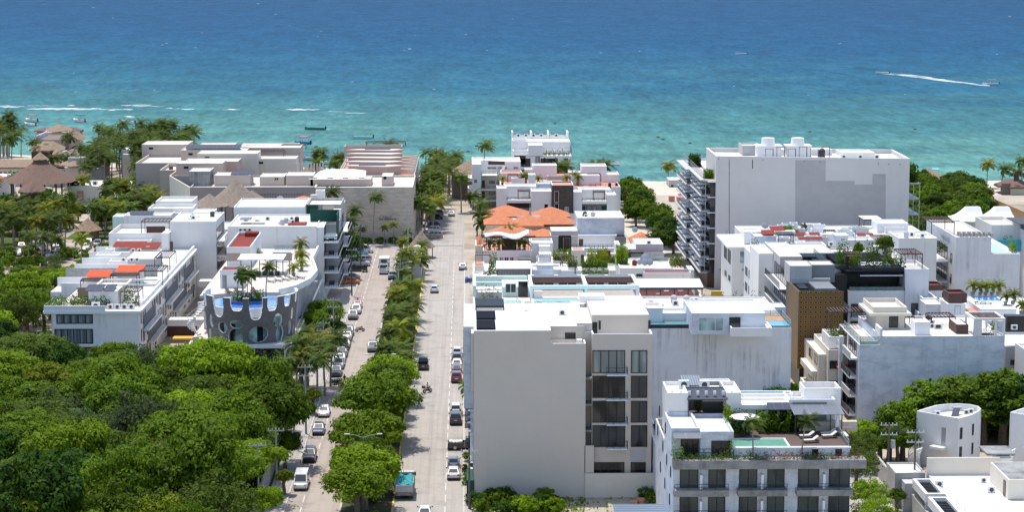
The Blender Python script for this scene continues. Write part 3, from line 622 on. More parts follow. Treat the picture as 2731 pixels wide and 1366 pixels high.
def proto(kind):
 t=thing({'sedan':'car','suv':'car','hatch':'car','pickup':'pickup_truck','van':'van'}[kind],'car','car',(0,0,0)); P=CP['white']
 if kind=='sedan':
  w=.89; pnt(part(loft(MB(),[(-2.28,.74,.36,.80,.66),(-2.15,.86,.25,.93,.74),(-1.4,w,.22,.98,.78),(0,w,.22,.95,.80),(1.0,w,.22,.93,.78),(1.9,.87,.22,.82,.70),(2.2,.78,.26,.68,.62),(2.3,.66,.34,.58,.5)]),'body',P,t))
  cabin(t,-1.75,-1.05,.25,1.15,.78,.60,.93,1.43,2,P); wheels(t,(-1.38,1.38),.86,.32); lights(t,2.26,-2.28,.82,.66,.76)
 if kind=='hatch':
  w=.86; pnt(part(loft(MB(),[(-1.98,.76,.34,.88,.68),(-1.85,.84,.24,1.0,.74),(-1.0,w,.22,.99,.78),(.6,w,.22,.96,.77),(1.5,.84,.22,.86,.68),(1.85,.76,.26,.70,.60),(1.95,.64,.34,.58,.5)]),'body',P,t))
  cabin(t,-1.88,-1.45,.15,1.05,.76,.60,.97,1.50,2,P); wheels(t,(-1.22,1.22),.83,.31); lights(t,1.90,-1.97,.80,.70,.88)
 if kind=='suv':
  w=.93; pnt(part(loft(MB(),[(-2.3,.82,.42,1.0,.74),(-2.18,.9,.30,1.12,.82),(-1.2,w,.28,1.12,.84),(.8,w,.28,1.08,.84),(1.75,.91,.28,1.02,.78),(2.18,.84,.32,.88,.70),(2.3,.74,.40,.70,.6)]),'body',P,t))
  cabin(t,-2.2,-1.8,.3,1.15,.83,.67,1.09,1.70,3,P); wheels(t,(-1.38,1.40),.90,.37); lights(t,2.25,-2.29,.88,.86,1.0,.2,.3)
  for sd in (-1,1): part(MB().bar((sd*.60,-1.6,1.78),(sd*.60,.1,1.78),.05),'roof_rail',M['greymetal'],t)
 if kind=='pickup':
  w=.94; pnt(part(loft(MB(),[(-.15,w,.36,1.10,.86),(1.0,w,.36,1.08,.86),(2.1,.92,.36,1.04,.80),(2.5,.86,.40,.92,.74),(2.62,.78,.46,.75,.66)]),'body',P,t))
  cabin(t,-.15,.05,1.0,1.6,.85,.70,1.07,1.76,2,P)
  b=MB().box(-w,w,-2.62,-.17,.40,.62); b.box(-w,-w+.12,-2.62,-.17,.62,1.12).box(w-.12,w,-2.62,-.17,.62,1.12).box(-w+.12,w-.12,-2.62,-2.52,.62,1.12)
  pnt(part(b,'cargo_bed',P,t)); part(MB().box(-w+.13,w-.13,-2.5,-.18,.621,.64),'bed_liner',M['trim'],t)
  wheels(t,(-1.55,1.62),.92,.39); lights(t,2.58,-2.62,.88,.84,.95,.2,.3)
 if kind=='van':
  w=.96; pnt(part(loft(MB(),[(-2.55,.9,.36,1.12,.86),(-2.4,w,.3,1.16,.9),(1.2,w,.3,1.14,.9),(2.1,.93,.3,1.02,.84),(2.5,.86,.34,.86,.74),(2.6,.76,.4,.66,.64)]),'body',P,t))
  cabin(t,-2.5,-2.4,1.0,1.95,.89,.80,1.13,2.0,3,P); wheels(t,(-1.55,1.55),.93,.34); lights(t,2.55,-2.55,.9,.82,1.0,.2,.35)
 return snapshot(t)
VP={k:proto(k) for k in ('sedan','suv','hatch','pickup','van')}
HALF={'sedan':2.3,'suv':2.3,'hatch':1.97,'pickup':2.62,'van':2.58}
for k in VP: VP[k][0].location=(0,-400,0)
USED=set()
def car(kind,col,label,px=None,py=None,x=None,y=None,rz=pi,group=None,near=True):
 """px,py: pixel under the end of the car nearest the camera (ground)."""
 if px is not None:
  gx,gy=G(px,py); x=gx if x is None else x; y=gy
  if near: y+= HALF[kind]*abs(cos(rz))+0.9*abs(sin(rz))
 cat={'pickup':'pickup truck','van':'van'}.get(kind,'car')
 return dup(VP[kind],(x,y,0.012),rz,1,label,group,CP[col],cat)
g1='cars parked along the left kerb'; g2='cars parked along the right kerb'
D=pi
car('van','white','white van parked at the left kerb nearest the camera',805,1312,x=-22.2,group=g1)
car('suv','black','black SUV parked at the left kerb just beyond the white van',821,1238,x=-22.2,group=g1)
car('sedan','maroon','dark red sedan driving towards the camera beside the median trees',902,1200,x=-18.2)
car('sedan','navy','dark navy sedan parked at the left kerb between the black SUV and the white sedan',855,1164,x=-22.1,group=g1)
car('sedan','white','white sedan parked alone under the small kerbside trees',872,1116,x=-22.1,group=g1)
row=[('suv','navy',1008,'dark navy SUV at the near end of the long parked row'),('pickup','silver',988,'silver pickup second in the long parked row'),('sedan','silver',971,'silver sedan third in the long parked row'),
 ('suv','navy',957,'dark blue SUV fourth in the long parked row'),('sedan','steel',945,'steel blue sedan fifth in the long parked row'),('suv','white',932,'white SUV sixth in the long parked row'),('hatch','white',921,'white hatchback seventh in the long parked row'),
 ('sedan','silver',911,'silver sedan eighth in the long parked row'),('suv','grey',900,'dark grey SUV at the far end of the long parked row')]
for k,c,py,l in row: car(k,c,l,924,py,x=-22.1,group=g1)
car('suv','grey','grey brown SUV driving towards the camera with its lamps on',991,942,x=-16.9)
car('suv','grey','dark grey SUV parked at the left kerb in front of the white SUV',961,855,x=-22.2,group=g1)
car('suv','white','white SUV parked behind the dark grey SUV on the left kerb',969,840,x=-21.9,group=g1)
car('hatch','red','small red car parked behind the white SUV on the left kerb',971,826,x=-21.9,group=g1)
for k,c,px,py,l in (('sedan','orange',930,760,'orange taxi parked nose in beside the balconied block'),('sedan','silver',932,748,'silver sedan parked nose in behind the orange taxi'),('pickup','black',948,727,'black pickup parked nose in behind the silver sedan'),
   ('suv','white',960,711,'white SUV parked nose in behind the black pickup'),('suv','silver',962,703,'silver SUV parked nose in under the street tree'),('sedan','grey',964,694,'grey sedan parked nose in beside the utility pole'),('hatch','teal',958,681,'bright teal hatchback parked before the big white van')):
 car(k,c,l,px,py,rz=-pi/2 if c in('white','teal') else pi/2,group='cars parked nose in on the left side')
car('van','white','large white van with a yellow sticker parked nearest the stone wall',966,676,rz=-pi/2)
# right carriageway, facing away
car('pickup','black','black pickup driving away on the right carriageway past the median trees',1128,990,rz=0)
for k,c,py,l in (('suv','maroon',1024,'dark red SUV nearest in the row of five at the right kerb'),('sedan','navy',1000,'navy sedan second in the row of five at the right kerb'),('sedan','white',986,'white sedan third in the row of five at the right kerb'),
   ('suv','grey',972,'grey SUV fourth in the row of five at the right kerb'),('suv','white',957,'white SUV fifth and farthest in the row of five at the right kerb')):
 car(k,c,l,1217,py,x=-1.75,rz=0,group=g2)
car('suv','black','black SUV parked at the right kerb behind the white SUV beside the tan block',1210,1137,x=-1.75,rz=0,group=g2)
car('suv','white','white SUV parked at the right kerb just ahead of the black SUV',1209,1112,x=-1.75,rz=0,group=g2)
car('hatch','steel','steel blue hatchback parked at the right kerb in front of the white sedan',1199,1255,x=-1.9,rz=0,group=g2)
car('sedan','white','white sedan parked nearest the camera at the right kerb',1201,1284,x=-1.9,rz=0,group=g2)
car('sedan','white','white car entering at the bottom edge of the right carriageway',1132,1392,rz=0)
car('hatch','white','white hatchback driving away alone on the right carriageway',1158,783,rz=0)
car('sedan','silver','silver sedan parked by the kerb before the blue barrels',1254,722,x=-.9,rz=0,group=g2)
car('sedan','white','white sedan driving on the sandy end of the street',1204,578,rz=0)
car('sedan','white','white sedan parked half hidden by the palm below the balconied white block',1277,571,rz=pi/2)
gb='cars parked nose in beside the palms'
for k,c,px,py,l in (('suv','tan',1156,636,'champagne SUV nearest in the palm shaded parking beside the stone wall'),('suv','white',1152,622,'white SUV behind the champagne SUV under the palms'),('suv','navy',1150,610,'navy SUV third in the palm shaded parking'),
   ('sedan','black',1158,586,'black sedan deep under the street palms'),('suv','grey',1160,577,'dark grey SUV farthest under the street palms')):
 car(k,c,l,px,py,rz=pi/2,group=gb)
car('pickup','black','black pickup nosed into the tan block loaded with white sacks',x=-0.2,y=G(1225,1199)[1],rz=-pi/2)
sx,sy=-0.2,G(1225,1199)[1]
b=MB()
for q in range(4): b.ell((sx-.75-.45*q,sy+R.uniform(-.2,.2),1.12),(.36,.62,.24),8,5,jit=.08,rnd=R)
single(b,'sack_pile',M['canvas'],'white sacks heaped in the bed of the black pickup','sacks',smooth=True)
gl='cars in the sandy lot under the palms'
for k,c,px,py,l,rz in (('suv','tan',14,687,'brown SUV at the far left edge of the sandy lot',pi+.2),('suv','white',42,686,'white SUV second from the left in the near row of the sandy lot',pi+.1),('suv','navy',72,684,'navy SUV behind a palm trunk in the sandy lot',pi),('sedan','maroon',98,684,'dark red sedan in the near row of the sandy lot',pi+.3),
   ('sedan','steel',119,684,'blue grey sedan right of the dark red sedan in the sandy lot',pi+.2),('suv','white',141,692,'white SUV pulled forward of the row in the sandy lot',pi-.6),('sedan','grey',150,682,'grey sedan behind the pulled forward white SUV',pi+.1),('sedan','silver',186,687,'silver sedan second from the right in the near row of the sandy lot',pi+.1),('suv','white',216,686,'white SUV rightmost of the near row of the sandy lot',pi),
   ('suv','white',112,667,'white SUV in the far row of the sandy lot',0.1),('sedan','grey',145,667,'grey sedan in the far row between palm trunks',0.1),('sedan','tan',52,665,'champagne sedan in the far row at the left',0.2),('suv','grey',233,658,'grey SUV near the white apartment block in the lot',pi),('sedan','silver',228,668,'silver sedan in front of the grey SUV in the lot',pi),('pickup','silver',258,661,'pale pickup nearest the white apartment block in the lot',pi)):
 car(k,c,l,px,py,rz=rz,group=gl)
for c,px,py,l in (('white',349,512,'white SUV parked nearest on the sandy lane'),('silver',351,500,'silver SUV behind the white one on the sandy lane'),('black',341,485,'black SUV in the shade at the end of the sandy lane')): car('suv',c,l,px,py,rz=pi,group='cars on the sandy lane')
for k in VP:
 o,ch=VP[k]
 for c,gs in ch:
  for g in gs: bpy.data.objects.remove(g)
  bpy.data.objects.remove(c)
 bpy.data.objects.remove(o)
# box truck
def box_truck(px,py):
 x,y=G(px,py); x=-18.4; L=6.6; y0=y; t=thing('box_truck','white refrigerated box truck driving towards the camera','truck',(x,y0,0.01))
 part(MB().box(x-1.1,x+1.1,y0+1.9,y0+L,.95,3.35),'cargo_box',M['whitemetal'],t)
 part(MB().box(x-.62,x+.62,y0+1.55,y0+1.9,2.55,3.1),'cooling_unit',M['darkmetal'],t)
 b=MB().add([(x-1,y0,.5),(x+1,y0,.5),(x+1,y0+1.7,.5),(x-1,y0+1.7,.5),(x-1,y0,1.4),(x+1,y0,1.4),(x+1,y0+1.7,1.4),(x-1,y0+1.7,1.4),(x-.9,y0+.38,2.25),(x+.9,y0+.38,2.25),(x+.9,y0+1.7,2.25),(x-.9,y0+1.7,2.25)],
  [(0,1,5,4),(1,2,6,5),(2,3,7,6),(3,0,4,7),(4,5,9,8),(5,6,10,9),(6,7,11,10),(7,4,8,11),(8,9,10,11),(3,2,1,0)]); part(b,'cab',CP['white'],t)
 part(MB().add([(x-.86,y0+.03,1.48),(x+.86,y0+.03,1.48),(x+.80,y0+.33,2.15),(x-.80,y0+.33,2.15)],[(0,1,2,3)]),'windscreen',M['carglass'],t)
 part(MB().box(x-.95,x+.95,y0+.4,y0+L,.5,.94),'chassis',M['trim'],t); part(MB().box(x-1,x+1,y0-.06,y0+.05,.35,.62),'bumper',M['whitemetal'],t)
 for sd in (-1,1):
  part(MB().box(x+sd*.72-.17,x+sd*.72+.17,y0-.03,y0+.05,.78,.98),'headlight',M['lamp'],t); part(MB().box(x+sd*1.16-.09,x+sd*1.16+.09,y0+.1,y0+.2,1.5,1.95),'wing_mirror',M['trim'],t)
  for yy in (.9,5.2):
   k=part(MB().tube([(x+sd*.78,y0+yy,.42),(x+sd*1.02,y0+yy,.42)],.42,14),'wheel',M['rubber'],t); part(MB().tube([(x+sd*1.02,y0+yy,.42),(x+sd*1.04,y0+yy,.42)],.24,10),'rim',M['chrome'],k)
box_truck(1018,733)
def dump_truck(px,py):
 x,y=G(px,py); y0=y; t=thing('dump_truck','grey dump truck seen from behind with a turquoise tarpaulin in its bed','truck',(x,y0,0.01))
 b=MB().box(x-1.2,x+1.2,y0,y0+4.3,1.0,1.2).box(x-1.25,x-1.13,y0+.05,y0+4.3,1.2,2.35).box(x+1.13,x+1.25,y0+.05,y0+4.3,1.2,2.35).box(x-1.25,x+1.25,y0+4.3,y0+4.42,1.2,2.7)
 for i in range(5):
  for sd in (-1,1): b.box(x+sd*1.28-.04,x+sd*1.28+.04,y0+.3+i*.9,y0+.4+i*.9,1.1,2.35)
 part(b,'tipper_bed',M['concrete'],t); part(MB().box(x-1.13,x+1.13,y0-.04,y0+.05,1.15,2.05),'tailgate',M['grey'],t)
 part(MB().box(x-.6,x+.6,y0+.4,y0+6.2,.6,.98),'chassis',M['trim'],t)
 part(MB().box(x-1.1,x+1.1,y0+4.6,y0+6.6,.7,2.4).box(x-1.0,x+1.0,y0+6.6,y0+7.3,.7,1.6),'cab',M['grey'],t)
 part(MB().box(x-.9,x+.9,y0+4.57,y0+4.6,1.7,2.25),'rear_window',M['carglass'],t)
 part(MB().box(x-1.15,x+1.15,y0+.1,y0+.25,.62,.95),'bumper',M['concrete'],t)
 for sd in (-1,1):
  part(MB().box(x+sd*.95-.12,x+sd*.95+.12,y0+.05,y0+.11,.72,.88),'tail_light',M['tail'],t); part(MB().box(x+sd*.85-.28,x+sd*.85+.28,y0+.3,y0+.33,.18,.7),'mud_flap',M['trim'],t)
  part(MB().box(x+sd*1.3-.1,x+sd*1.3+.1,y0+6.4,y0+6.5,1.7,2.2),'wing_mirror',M['trim'],t)
  for yy in (1.1,2.2,5.9):
   k=part(MB().tube([(x+sd*.7,y0+yy,.5),(x+sd*1.12,y0+yy,.5)],.5,14),'wheel',M['rubber'],t); part(MB().tube([(x+sd*1.12,y0+yy,.5),(x+sd*1.14,y0+yy,.5)],.27,10),'rim',M['chrome'],k)
 vs=[];fs=[]; nx,ny=9,9
 for j in range(ny):
  for i in range(nx): vs.append((x-1.08+2.16*i/(nx-1),y0+.3+3.8*j/(ny-1),1.95+.35*sin(i*1.3+j*.7)*.5+.5*(j/(ny-1))+R.uniform(-.06,.06)))
 for j in range(ny-1):
  for i in range(nx-1): a=j*nx+i; fs.append((a,a+1,a+nx+1,a+nx))
 single(MB().add(vs,fs),'tarpaulin',plain('turquoise_tarpaulin',(0.02,0.27,0.30),0.6,var=.4,scale=4),'crumpled turquoise tarpaulin covering the dump truck load','tarpaulin',smooth=True)
dump_truck(1078,1336)
def blue_rack_pickup(px,py):
 x,y=G(px,py); y0=y; t=thing('pickup_truck','blue pickup with a black cargo rack facing the camera beside the median','pickup truck',(x,y0,0.01)); w=.92
 part(MB().box(x-w,x+w,y0,y0+2.6,.42,1.05).box(x-w,x+w,y0+2.6,y0+5,.42,1.1),'body',CP['blue'],t)
 b=MB().add([(x-.86,y0+1.0,1.05),(x+.86,y0+1.0,1.05),(x+.86,y0+2.7,1.05),(x-.86,y0+2.7,1.05),(x-.7,y0+1.6,1.75),(x+.7,y0+1.6,1.75),(x+.7,y0+2.6,1.75),(x-.7,y0+2.6,1.75)],[(4,5,6,7),(0,1,5,4),(1,2,6,5),(2,3,7,6),(3,0,4,7)]); part(b,'cabin',CP['white'],t)
 part(MB().add([(x-.76,y0+1.06,1.14),(x+.76,y0+1.06,1.14),(x+.66,y0+1.54,1.69),(x-.66,y0+1.54,1.69)],[(0,1,2,3)]),'windscreen',M['carglass'],t)
 b=MB()
 for sx2 in (-.85,.85):
  for yy in (2.8,4.9): b.bar((x+sx2,y0+yy,1.1),(x+sx2,y0+yy,2.3),.07)
  b.bar((x+sx2,y0+2.8,2.3),(x+sx2,y0+4.9,2.3),.07); b.bar((x+sx2,y0+2.8,1.7),(x+sx2,y0+4.9,1.7),.06)
 for yy in (2.8,4.9): b.bar((x-.85,y0+yy,2.3),(x+.85,y0+yy,2.3),.07)
 part(b,'cargo_rack',M['black'],t)
 for sd in (-1,1):
  part(MB().box(x+sd*.7-.16,x+sd*.7+.16,y0-.02,y0+.04,.75,.93),'headlight',M['lamp'],t)
  for yy in (.85,4.0): part(MB().tube([(x+sd*.7,y0+yy,.38),(x+sd*.95,y0+yy,.38)],.38,14),'wheel',M['rubber'],t)
blue_rack_pickup(1046,748)
# ---------------------------------------------------------------- people, built as one skinned body each
def person_mesh(pose,cl):
 """cl: shirt, trousers, skin materials. Standing 1.72 m, facing +y."""
 st={'walk':.28,'stand':.05,'sit':0}[pose]; me=bpy.data.meshes.new('body')
 V=[(0,0,.95,.145),(0,0,1.15,.135),(0,.01,1.36,.155),(0,.01,1.47,.07),(0,.02,1.55,.085),(0,.03,1.66,.095)]; E=[(0,1),(1,2),(2,3),(3,4),(4,5)]
 for sd in (-1,1):
  o=len(V)
  if pose=='sit': V+=[(sd*.11,.05,.9,.10),(sd*.17,.42,.85,.075),(sd*.17,.38,.45,.055),(sd*.17,.36,.10,.04),(sd*.17,.50,.06,.04)]
  else: V+=[(sd*.10,0,.88,.10),(sd*.11,sd*st*.55,.48,.068),(sd*.11,sd*st-.03,.09,.045),(sd*.12,sd*st+.14,.05,.04)]
  n=len(V)-o; E.append((0,o)); E+=[(o+i,o+i+1) for i in range(n-1)]
  o=len(V)
  if pose=='sit': V+=[(sd*.20,.01,1.40,.06),(sd*.26,.20,1.20,.045),(sd*.27,.45,1.12,.035),(sd*.27,.52,1.12,.03)]
  else: V+=[(sd*.20,.01,1.40,.06),(sd*.25,-sd*st*.35-.02,1.14,.045),(sd*.26,-sd*st*.6+.12,.92,.034),(sd*.26,-sd*st*.6+.17,.84,.032)]
  E.append((2,o)); E+=[(o+i,o+i+1) for i in range(3)]
 me.from_pydata([v[:3] for v in V],E,[]); ob=bpy.data.objects.new('body',me); COL.objects.link(ob)
 sk=ob.modifiers.new('skin','SKIN'); ob.modifiers.new('sub','SUBSURF').levels=1
 for i,v in enumerate(V): me.skin_vertices[0].data[i].radius=(v[3],v[3])
 me.skin_vertices[0].data[0].use_root=True
 dg=bpy.context.evaluated_depsgraph_get(); out=bpy.data.meshes.new_from_object(ob.evaluated_get(dg)); bpy.data.objects.remove(ob)
 for m in cl: out.materials.append(m)
 for p in out.polygons:
  z=p.center.z; x=abs(p.center.x)
  p.material_index=2 if z>1.46 or (x>.2 and (z<1.0 if pose!='sit' else p.center.y>.3)) else (1 if z<(1.0) and x<.22 or (pose=='sit' and z<.95) else 0); p.use_smooth=True
 return out
def cloth(name,c): return plain(name,c,.9)
SH={'black':cloth('black_shirt',(.02,.02,.022)),'white':cloth('white_shirt',(.65,.65,.63)),'red':cloth('red_shirt',(.42,.03,.03)),'tan':cloth('tan_shirt',(.40,.33,.25)),'yellow':cloth('high_visibility_vest',(.65,.75,.05)),'jeans':cloth('dark_jeans',(.03,.04,.07)),'khaki':cloth('khaki_trousers',(.28,.23,.17))}
def person(label,x,y,z,pose,shirt,legs,rz,group=None,hat=None):
 t=thing('person',label,'person',(x,y,z),group); t.rotation_euler=(0,0,rz)
 b=bpy.data.objects.new('body',person_mesh(pose,[SH[shirt],SH[legs],M['skin']])); COL.objects.link(b); b.parent=t
 h=MB().ell((x,y+.0,z+1.70),(.105,.115,.085),10,6); part(h,'hair' if not hat else 'helmet',M['hair'] if not hat else hat,t,True)
 f=MB().ell((x,y+.125,z+1.64),(.018,.025,.025),6,4); part(f,'nose',M['skin'],t,True)
 return t
def at(px,py): return G(px,py)
x,y=at(1118,1089); person('person in dark clothes walking across the right carriageway',x,y,.01,'walk','black','jeans',-1.3)
x,y=at(919,1026); person('person in red standing beside the navy SUV and motorcycles',x,y,.01,'stand','red','jeans',pi)
x,y=at(1043,774); person('person in tan shirt walking down the middle of the left road',x,y,.01,'walk','tan','jeans',pi)
x,y=at(954,818); person('person in dark clothes on the left pavement by the parked white SUV',x,y,.14,'stand','black','khaki',pi)
def motorbike(label,x,y,rz,col='black',group=None,box=False):
 t=thing('motorcycle',label,'motorcycle',(x,y,.01),group)
 for yy in (-.62,.65):
  k=part(MB().tube([(x-.06,y+yy,.31),(x+.06,y+yy,.31)],.31,14),'wheel',M['rubber'],t); part(MB().tube([(x-.07,y+yy,.31),(x+.07,y+yy,.31)],.18,10),'rim',M['chrome'],k)
 part(MB().ell((x,y+.22,.82),(.16,.30,.14),8,6),'fuel_tank',CP[col],t,True); part(MB().box(x-.13,x+.13,y-.72,y-.02,.72,.82),'seat',M['trim'],t)
 part(MB().box(x-.14,x+.14,y-.25,y+.3,.30,.62).bar((x,y+.62,.35),(x,y+.42,.95),.08).bar((x,y-.62,.32),(x,y-.1,.6),.09),'frame',M['darkmetal'],t)
 part(MB().bar((x-.36,y+.35,1.02),(x+.36,y+.35,1.02),.04),'handlebar',M['black'],t); part(MB().ell((x,y+.55,.86),(.09,.08,.09),8,5),'headlight',M['lamp'],t)
 if box: part(MB().box(x-.25,x+.25,y-.98,y-.55,.84,1.25),'delivery_box',CP['maroon'],t)
 t.rotation_euler=(0,0,rz); return t
x,y=at(1140,1048); motorbike('dark red motorcycle with a delivery box on the right carriageway',x,y,-.9,'maroon',box=True)
person('person in a white shirt and dark helmet riding the delivery motorcycle',x,y,-.06,'sit','white','jeans',-.9,hat=M['trim'])
for i in range(5):
 x,y=at(886+i*6,1027-i*.6); motorbike(('black motorcycle leaning at the left end of the row beside the navy SUV','black motorcycle second from the left beside the navy SUV','black motorcycle in the middle of the row beside the navy SUV','black motorcycle fourth from the left beside the navy SUV','black motorcycle next to the person in red')[i],x,y,pi+.5,'black','motorcycles parked by the navy SUV')
x,y=at(960,885); motorbike('black motorcycle parked beyond the far end of the long row',x,y,-1.2)
# ---------------------------------------------------------------- boats
BM={k:plain(k+'_boat_hull',c,.35) for k,c in {'white':(.72,.72,.70),'teal':(.08,.48,.50),'green':(.05,.22,.17),'paleg':(.42,.66,.58),'blue':(.02,.20,.42)}.items()}
CV={'red':plain('red_canopy',(.60,.10,.11),.8),'dark':plain('dark_blue_canopy',(.05,.08,.14),.8),'white':M['canvas'],'teal':plain('teal_canopy',(.20,.62,.62),.8),'blue':plain('blue_canopy',(.02,.22,.55),.8),'pink':plain('pink_canopy',(.68,.16,.24),.8),'grey':plain('grey_canopy',(.12,.13,.15),.8)}
def boat(label,px,py,L,hull,canopy,rz,W=None,engine=True,group='boats moored off the beach'):
 x,y=G(px,py,-.6); z=-.6; W=W or L*.27; t=thing('boat',label,'boat',(x,y,z),group); vs=[];n=9;k=7
 for i in range(n):
  s=i/(n-1); w=W/2*(1-max(0,(s-.45)/.55)**2.2)*(.88+.12*min(1,s*4)); w=max(w,.03); yy=y-L/2+L*s; sh=.62+.5*max(0,s-.5)**1.6*L*.22; kz=-.25+.5*max(0,s-.7)*1.5
  vs+=[(x-w,yy,z+sh),(x-w*.88,yy,z+.1),(x,yy,z+kz),(x+w*.88,yy,z+.1),(x+w,yy,z+sh),(x+w*.8,yy,z+sh-.03),(x-w*.8,yy,z+sh-.03)]
 fs=[(i*k+j,(i+1)*k+j,(i+1)*k+(j+1)%k,i*k+(j+1)%k) for i in range(n-1) for j in range(4)]
 fs+=[(i*k+5,i*k+4,(i+1)*k+4,(i+1)*k+5) for i in range(n-1)]+[(i*k+0,i*k+6,(i+1)*k+6,(i+1)*k+0) for i in range(n-1)]
 fs+=[(0,1,2,3,4,5,6)]+[(i*k+6,i*k+5,(i+1)*k+5,(i+1)*k+6) for i in range(n-3,n-1)]
 part(MB().add(vs,fs),'hull',BM[hull],t)
 part(MB().box(x-W*.36,x+W*.36,y-L*.46,y+L*.22,z+.16,z+.22),'deck',M['whitemetal'],t)
 b=MB()
 for q in (-.25,.0,.18): b.box(x-W*.36,x+W*.36,y+L*q-.18,y+L*q+.18,z+.22,z+.5)
 part(b,'bench',M['whitemetal'] if hull=='white' else BM[hull],t)
 if canopy:
  b=MB()
  for sx in (-1,1):
   for q in (-.28,.12): b.bar((x+sx*W*.36,y+L*q,z+.5),(x+sx*W*.34,y+L*q,z+2.0),.06)
  b.box(x-W*.38,x+W*.38,y-L*.29,y-L*.27,z+1.93,z+1.99).box(x-W*.38,x+W*.38,y+L*.11,y+L*.13,z+1.93,z+1.99).box(x-.03,x+.03,y-L*.27,y+L*.11,z+1.93,z+1.99)
  part(b,'canopy_frame',M['greymetal'],t); part(MB().box(x-W*.42,x+W*.42,y-L*.32,y+L*.16,z+2.0,z+2.1),'canopy',CV[canopy],t)
  part(MB().box(x-.35,x+.35,y-.1,y+.4,z+.22,z+1.15),'console',M['whitemetal'],t)
 if engine: part(MB().box(x-.2,x+.2,y-L/2-.5,y-L/2,z+.35,z+1.1).box(x-.07,x+.07,y-L/2-.3,y-L/2-.12,z-.4,z+.35),'outboard_engine',M['black'],t)
 t.rotation_euler=(0,0,rz); t.scale=(1,1,1.4); return t
WST=pi/2-.25
boat('white boat with a red canopy moored at the far left',84,324,9.5,'white','red',.75,W=2.9)
boat('white open boat moored just below the red canopy boat',80,335,8,'white',None,.8,W=2.6)
boat('white boat under a dark blue canopy off the thatched hotel',211,325,9.5,'white','dark',.7,W=2.9)
boat('white boat with a white canopy right of the dark canopy boat',343,329,9.5,'white','white',.75,W=2.9)
boat('small teal boat with a pale canopy close above the beige hotel',460,367,8,'teal','teal',.8,W=2.6)
boat('dark green open panga moored in the middle of the bay',840,346,8.6,'green',None,WST+.05,W=2.2)
boat('pale green open panga moored right of the dark green one',966,370,8.2,'paleg',None,pi/2-.05,W=2.0)
boat('blue boat with a pink canopy between the pangas and the beach',807,384,7.0,'blue','pink',WST-.3,W=2.4)
boat('white boat with a bright blue canopy seen end on near the beach',744,416,6.5,'white','blue',.05,W=2.4)
boat('white boat with a grey canopy half hidden by the beach palms',814,426,7.5,'white','grey',pi/2-.15,W=2.4)
boat('white boat by the beach with two dark figures at its stern',886,437,8.5,'white',None,-pi/2+.3,W=2.6)
boat('pale teal boat with a canopy moored alone at the right',2494,474,6.5,'white','teal',pi-.15+pi,W=2.5)
boat('tiny white speedboat at the head of the long wake',2352,196,8,'white',None,pi/2-.1,W=2.5,group='boats under way')
boat('small orange topped boat at the tail of the wake',2642,226,9,'white','red',pi/2,W=3,group='boats under way')
boat('tiny white boat far out on the blue water',1977,145,8,'white',None,pi/2,W=2.6,group='boats under way')
x,y=G(876,432,-.6)
for i,(dx,dz) in enumerate(((-2.8,0),(2.2,0.2))): person(('person in black standing at the stern of the white beach boat','person in dark clothes at the middle of the white beach boat')[i],x+dx,y-.4,-.2,'stand','black','jeans',pi)
# swimmers' marker floats: small dark spots
fl=0
for px,py in ((843,392),(955,391),(968,396),(800,410),(1271,390),(1755,366),(1768,372),(1248,405),(1840,382),(1060,391),(2318,400),(2440,345),(2160,352),(1480,330)):
 x,y=G(px,py,-.6); single(MB().ell((x,y,-.5),(.7,.7,.45),8,5),'buoy',M['darkmetal'],'small dark round buoy floating on the turquoise water','buoy',group='dark buoys off the beach')
# ---------------------------------------------------------------- white water
def foammat():
 m,t,b=nt('sea_foam'); n=noise(t,pos(t,(0.10,0.28,1)),1.0,7,0.72); b.inputs['Base Color'].default_value=(.80,.83,.84,1); b.inputs['Roughness'].default_value=.9
 tr=N(t,'ShaderNodeBsdfTransparent'); mx=N(t,'ShaderNodeMixShader'); t.links.new(ramp(t,n,[(.38,0.0),(.66,1.0)]).outputs[0],mx.inputs[0])
 t.links.new(tr.outputs[0],mx.inputs[1]); t.links.new(b.outputs[0],mx.inputs[2]); t.links.new(mx.outputs[0],t.nodes['Material Output'].inputs[0]); return m
M['foam']=foammat()
fm=MB()
def foam(px0,px1,py,hp,seed):
 hp*=.7
 r=random.Random(seed); n=max(6,int((px1-px0)/10)); up=[];lo=[]
 for i in range(n+1):
  s=i/n; px=px0+(px1-px0)*s; w=hp*(sin(pi*min(.98,max(.02,s)))**.5)*r.uniform(.55,1.2); yy=py+r.uniform(-.9,.9)
  a=G(px,yy-w/2,-.55); c=G(px,yy+w/2,-.55); up.append((a[0],a[1],-.55)); lo.append((c[0],c[1],-.55))
 for i in range(n): fm.poly([lo[i],lo[i+1],up[i+1],up[i]])
foam(-40,66,284,7,1);foam(66,150,282,3,2);foam(70,270,290,7,3);foam(265,330,292,5,4);foam(180,200,281,4,8);foam(320,405,280,4,5);foam(328,355,291,6,6);foam(482,517,291,5,7);foam(592,640,292,5,9);foam(762,852,292,6,10);foam(920,985,301,3,11);foam(860,930,297,2,14);foam(440,480,289,2,15);foam(350,440,283,2,16)
for i in range(38):
 px=R.uniform(0,2731);py=R.uniform(5,260); w=R.uniform(4,10); foam(px,px+w,py,R.uniform(1.0,1.8),100+i)
structure(fm,'breaking_waves',M['foam'],'stuff')
fm=MB()
pts=[(2350,195.5,1.5),(2375,197,3),(2400,199,4),(2430,202,6),(2460,205,6.5),(2490,210,6),(2520,214,5),(2550,218,3.5),(2580,221,3),(2610,226,3),(2640,228,2)]
for (a,ya,wa),(b_,yb,wb_) in zip(pts,pts[1:]):
 q=[G(a,ya+wa/2,-.56),G(b_,yb+wb_/2,-.56),G(b_,yb-wb_/2,-.56),G(a,ya-wa/2,-.56)]; fm.poly([(p[0],p[1],-.56) for p in q])
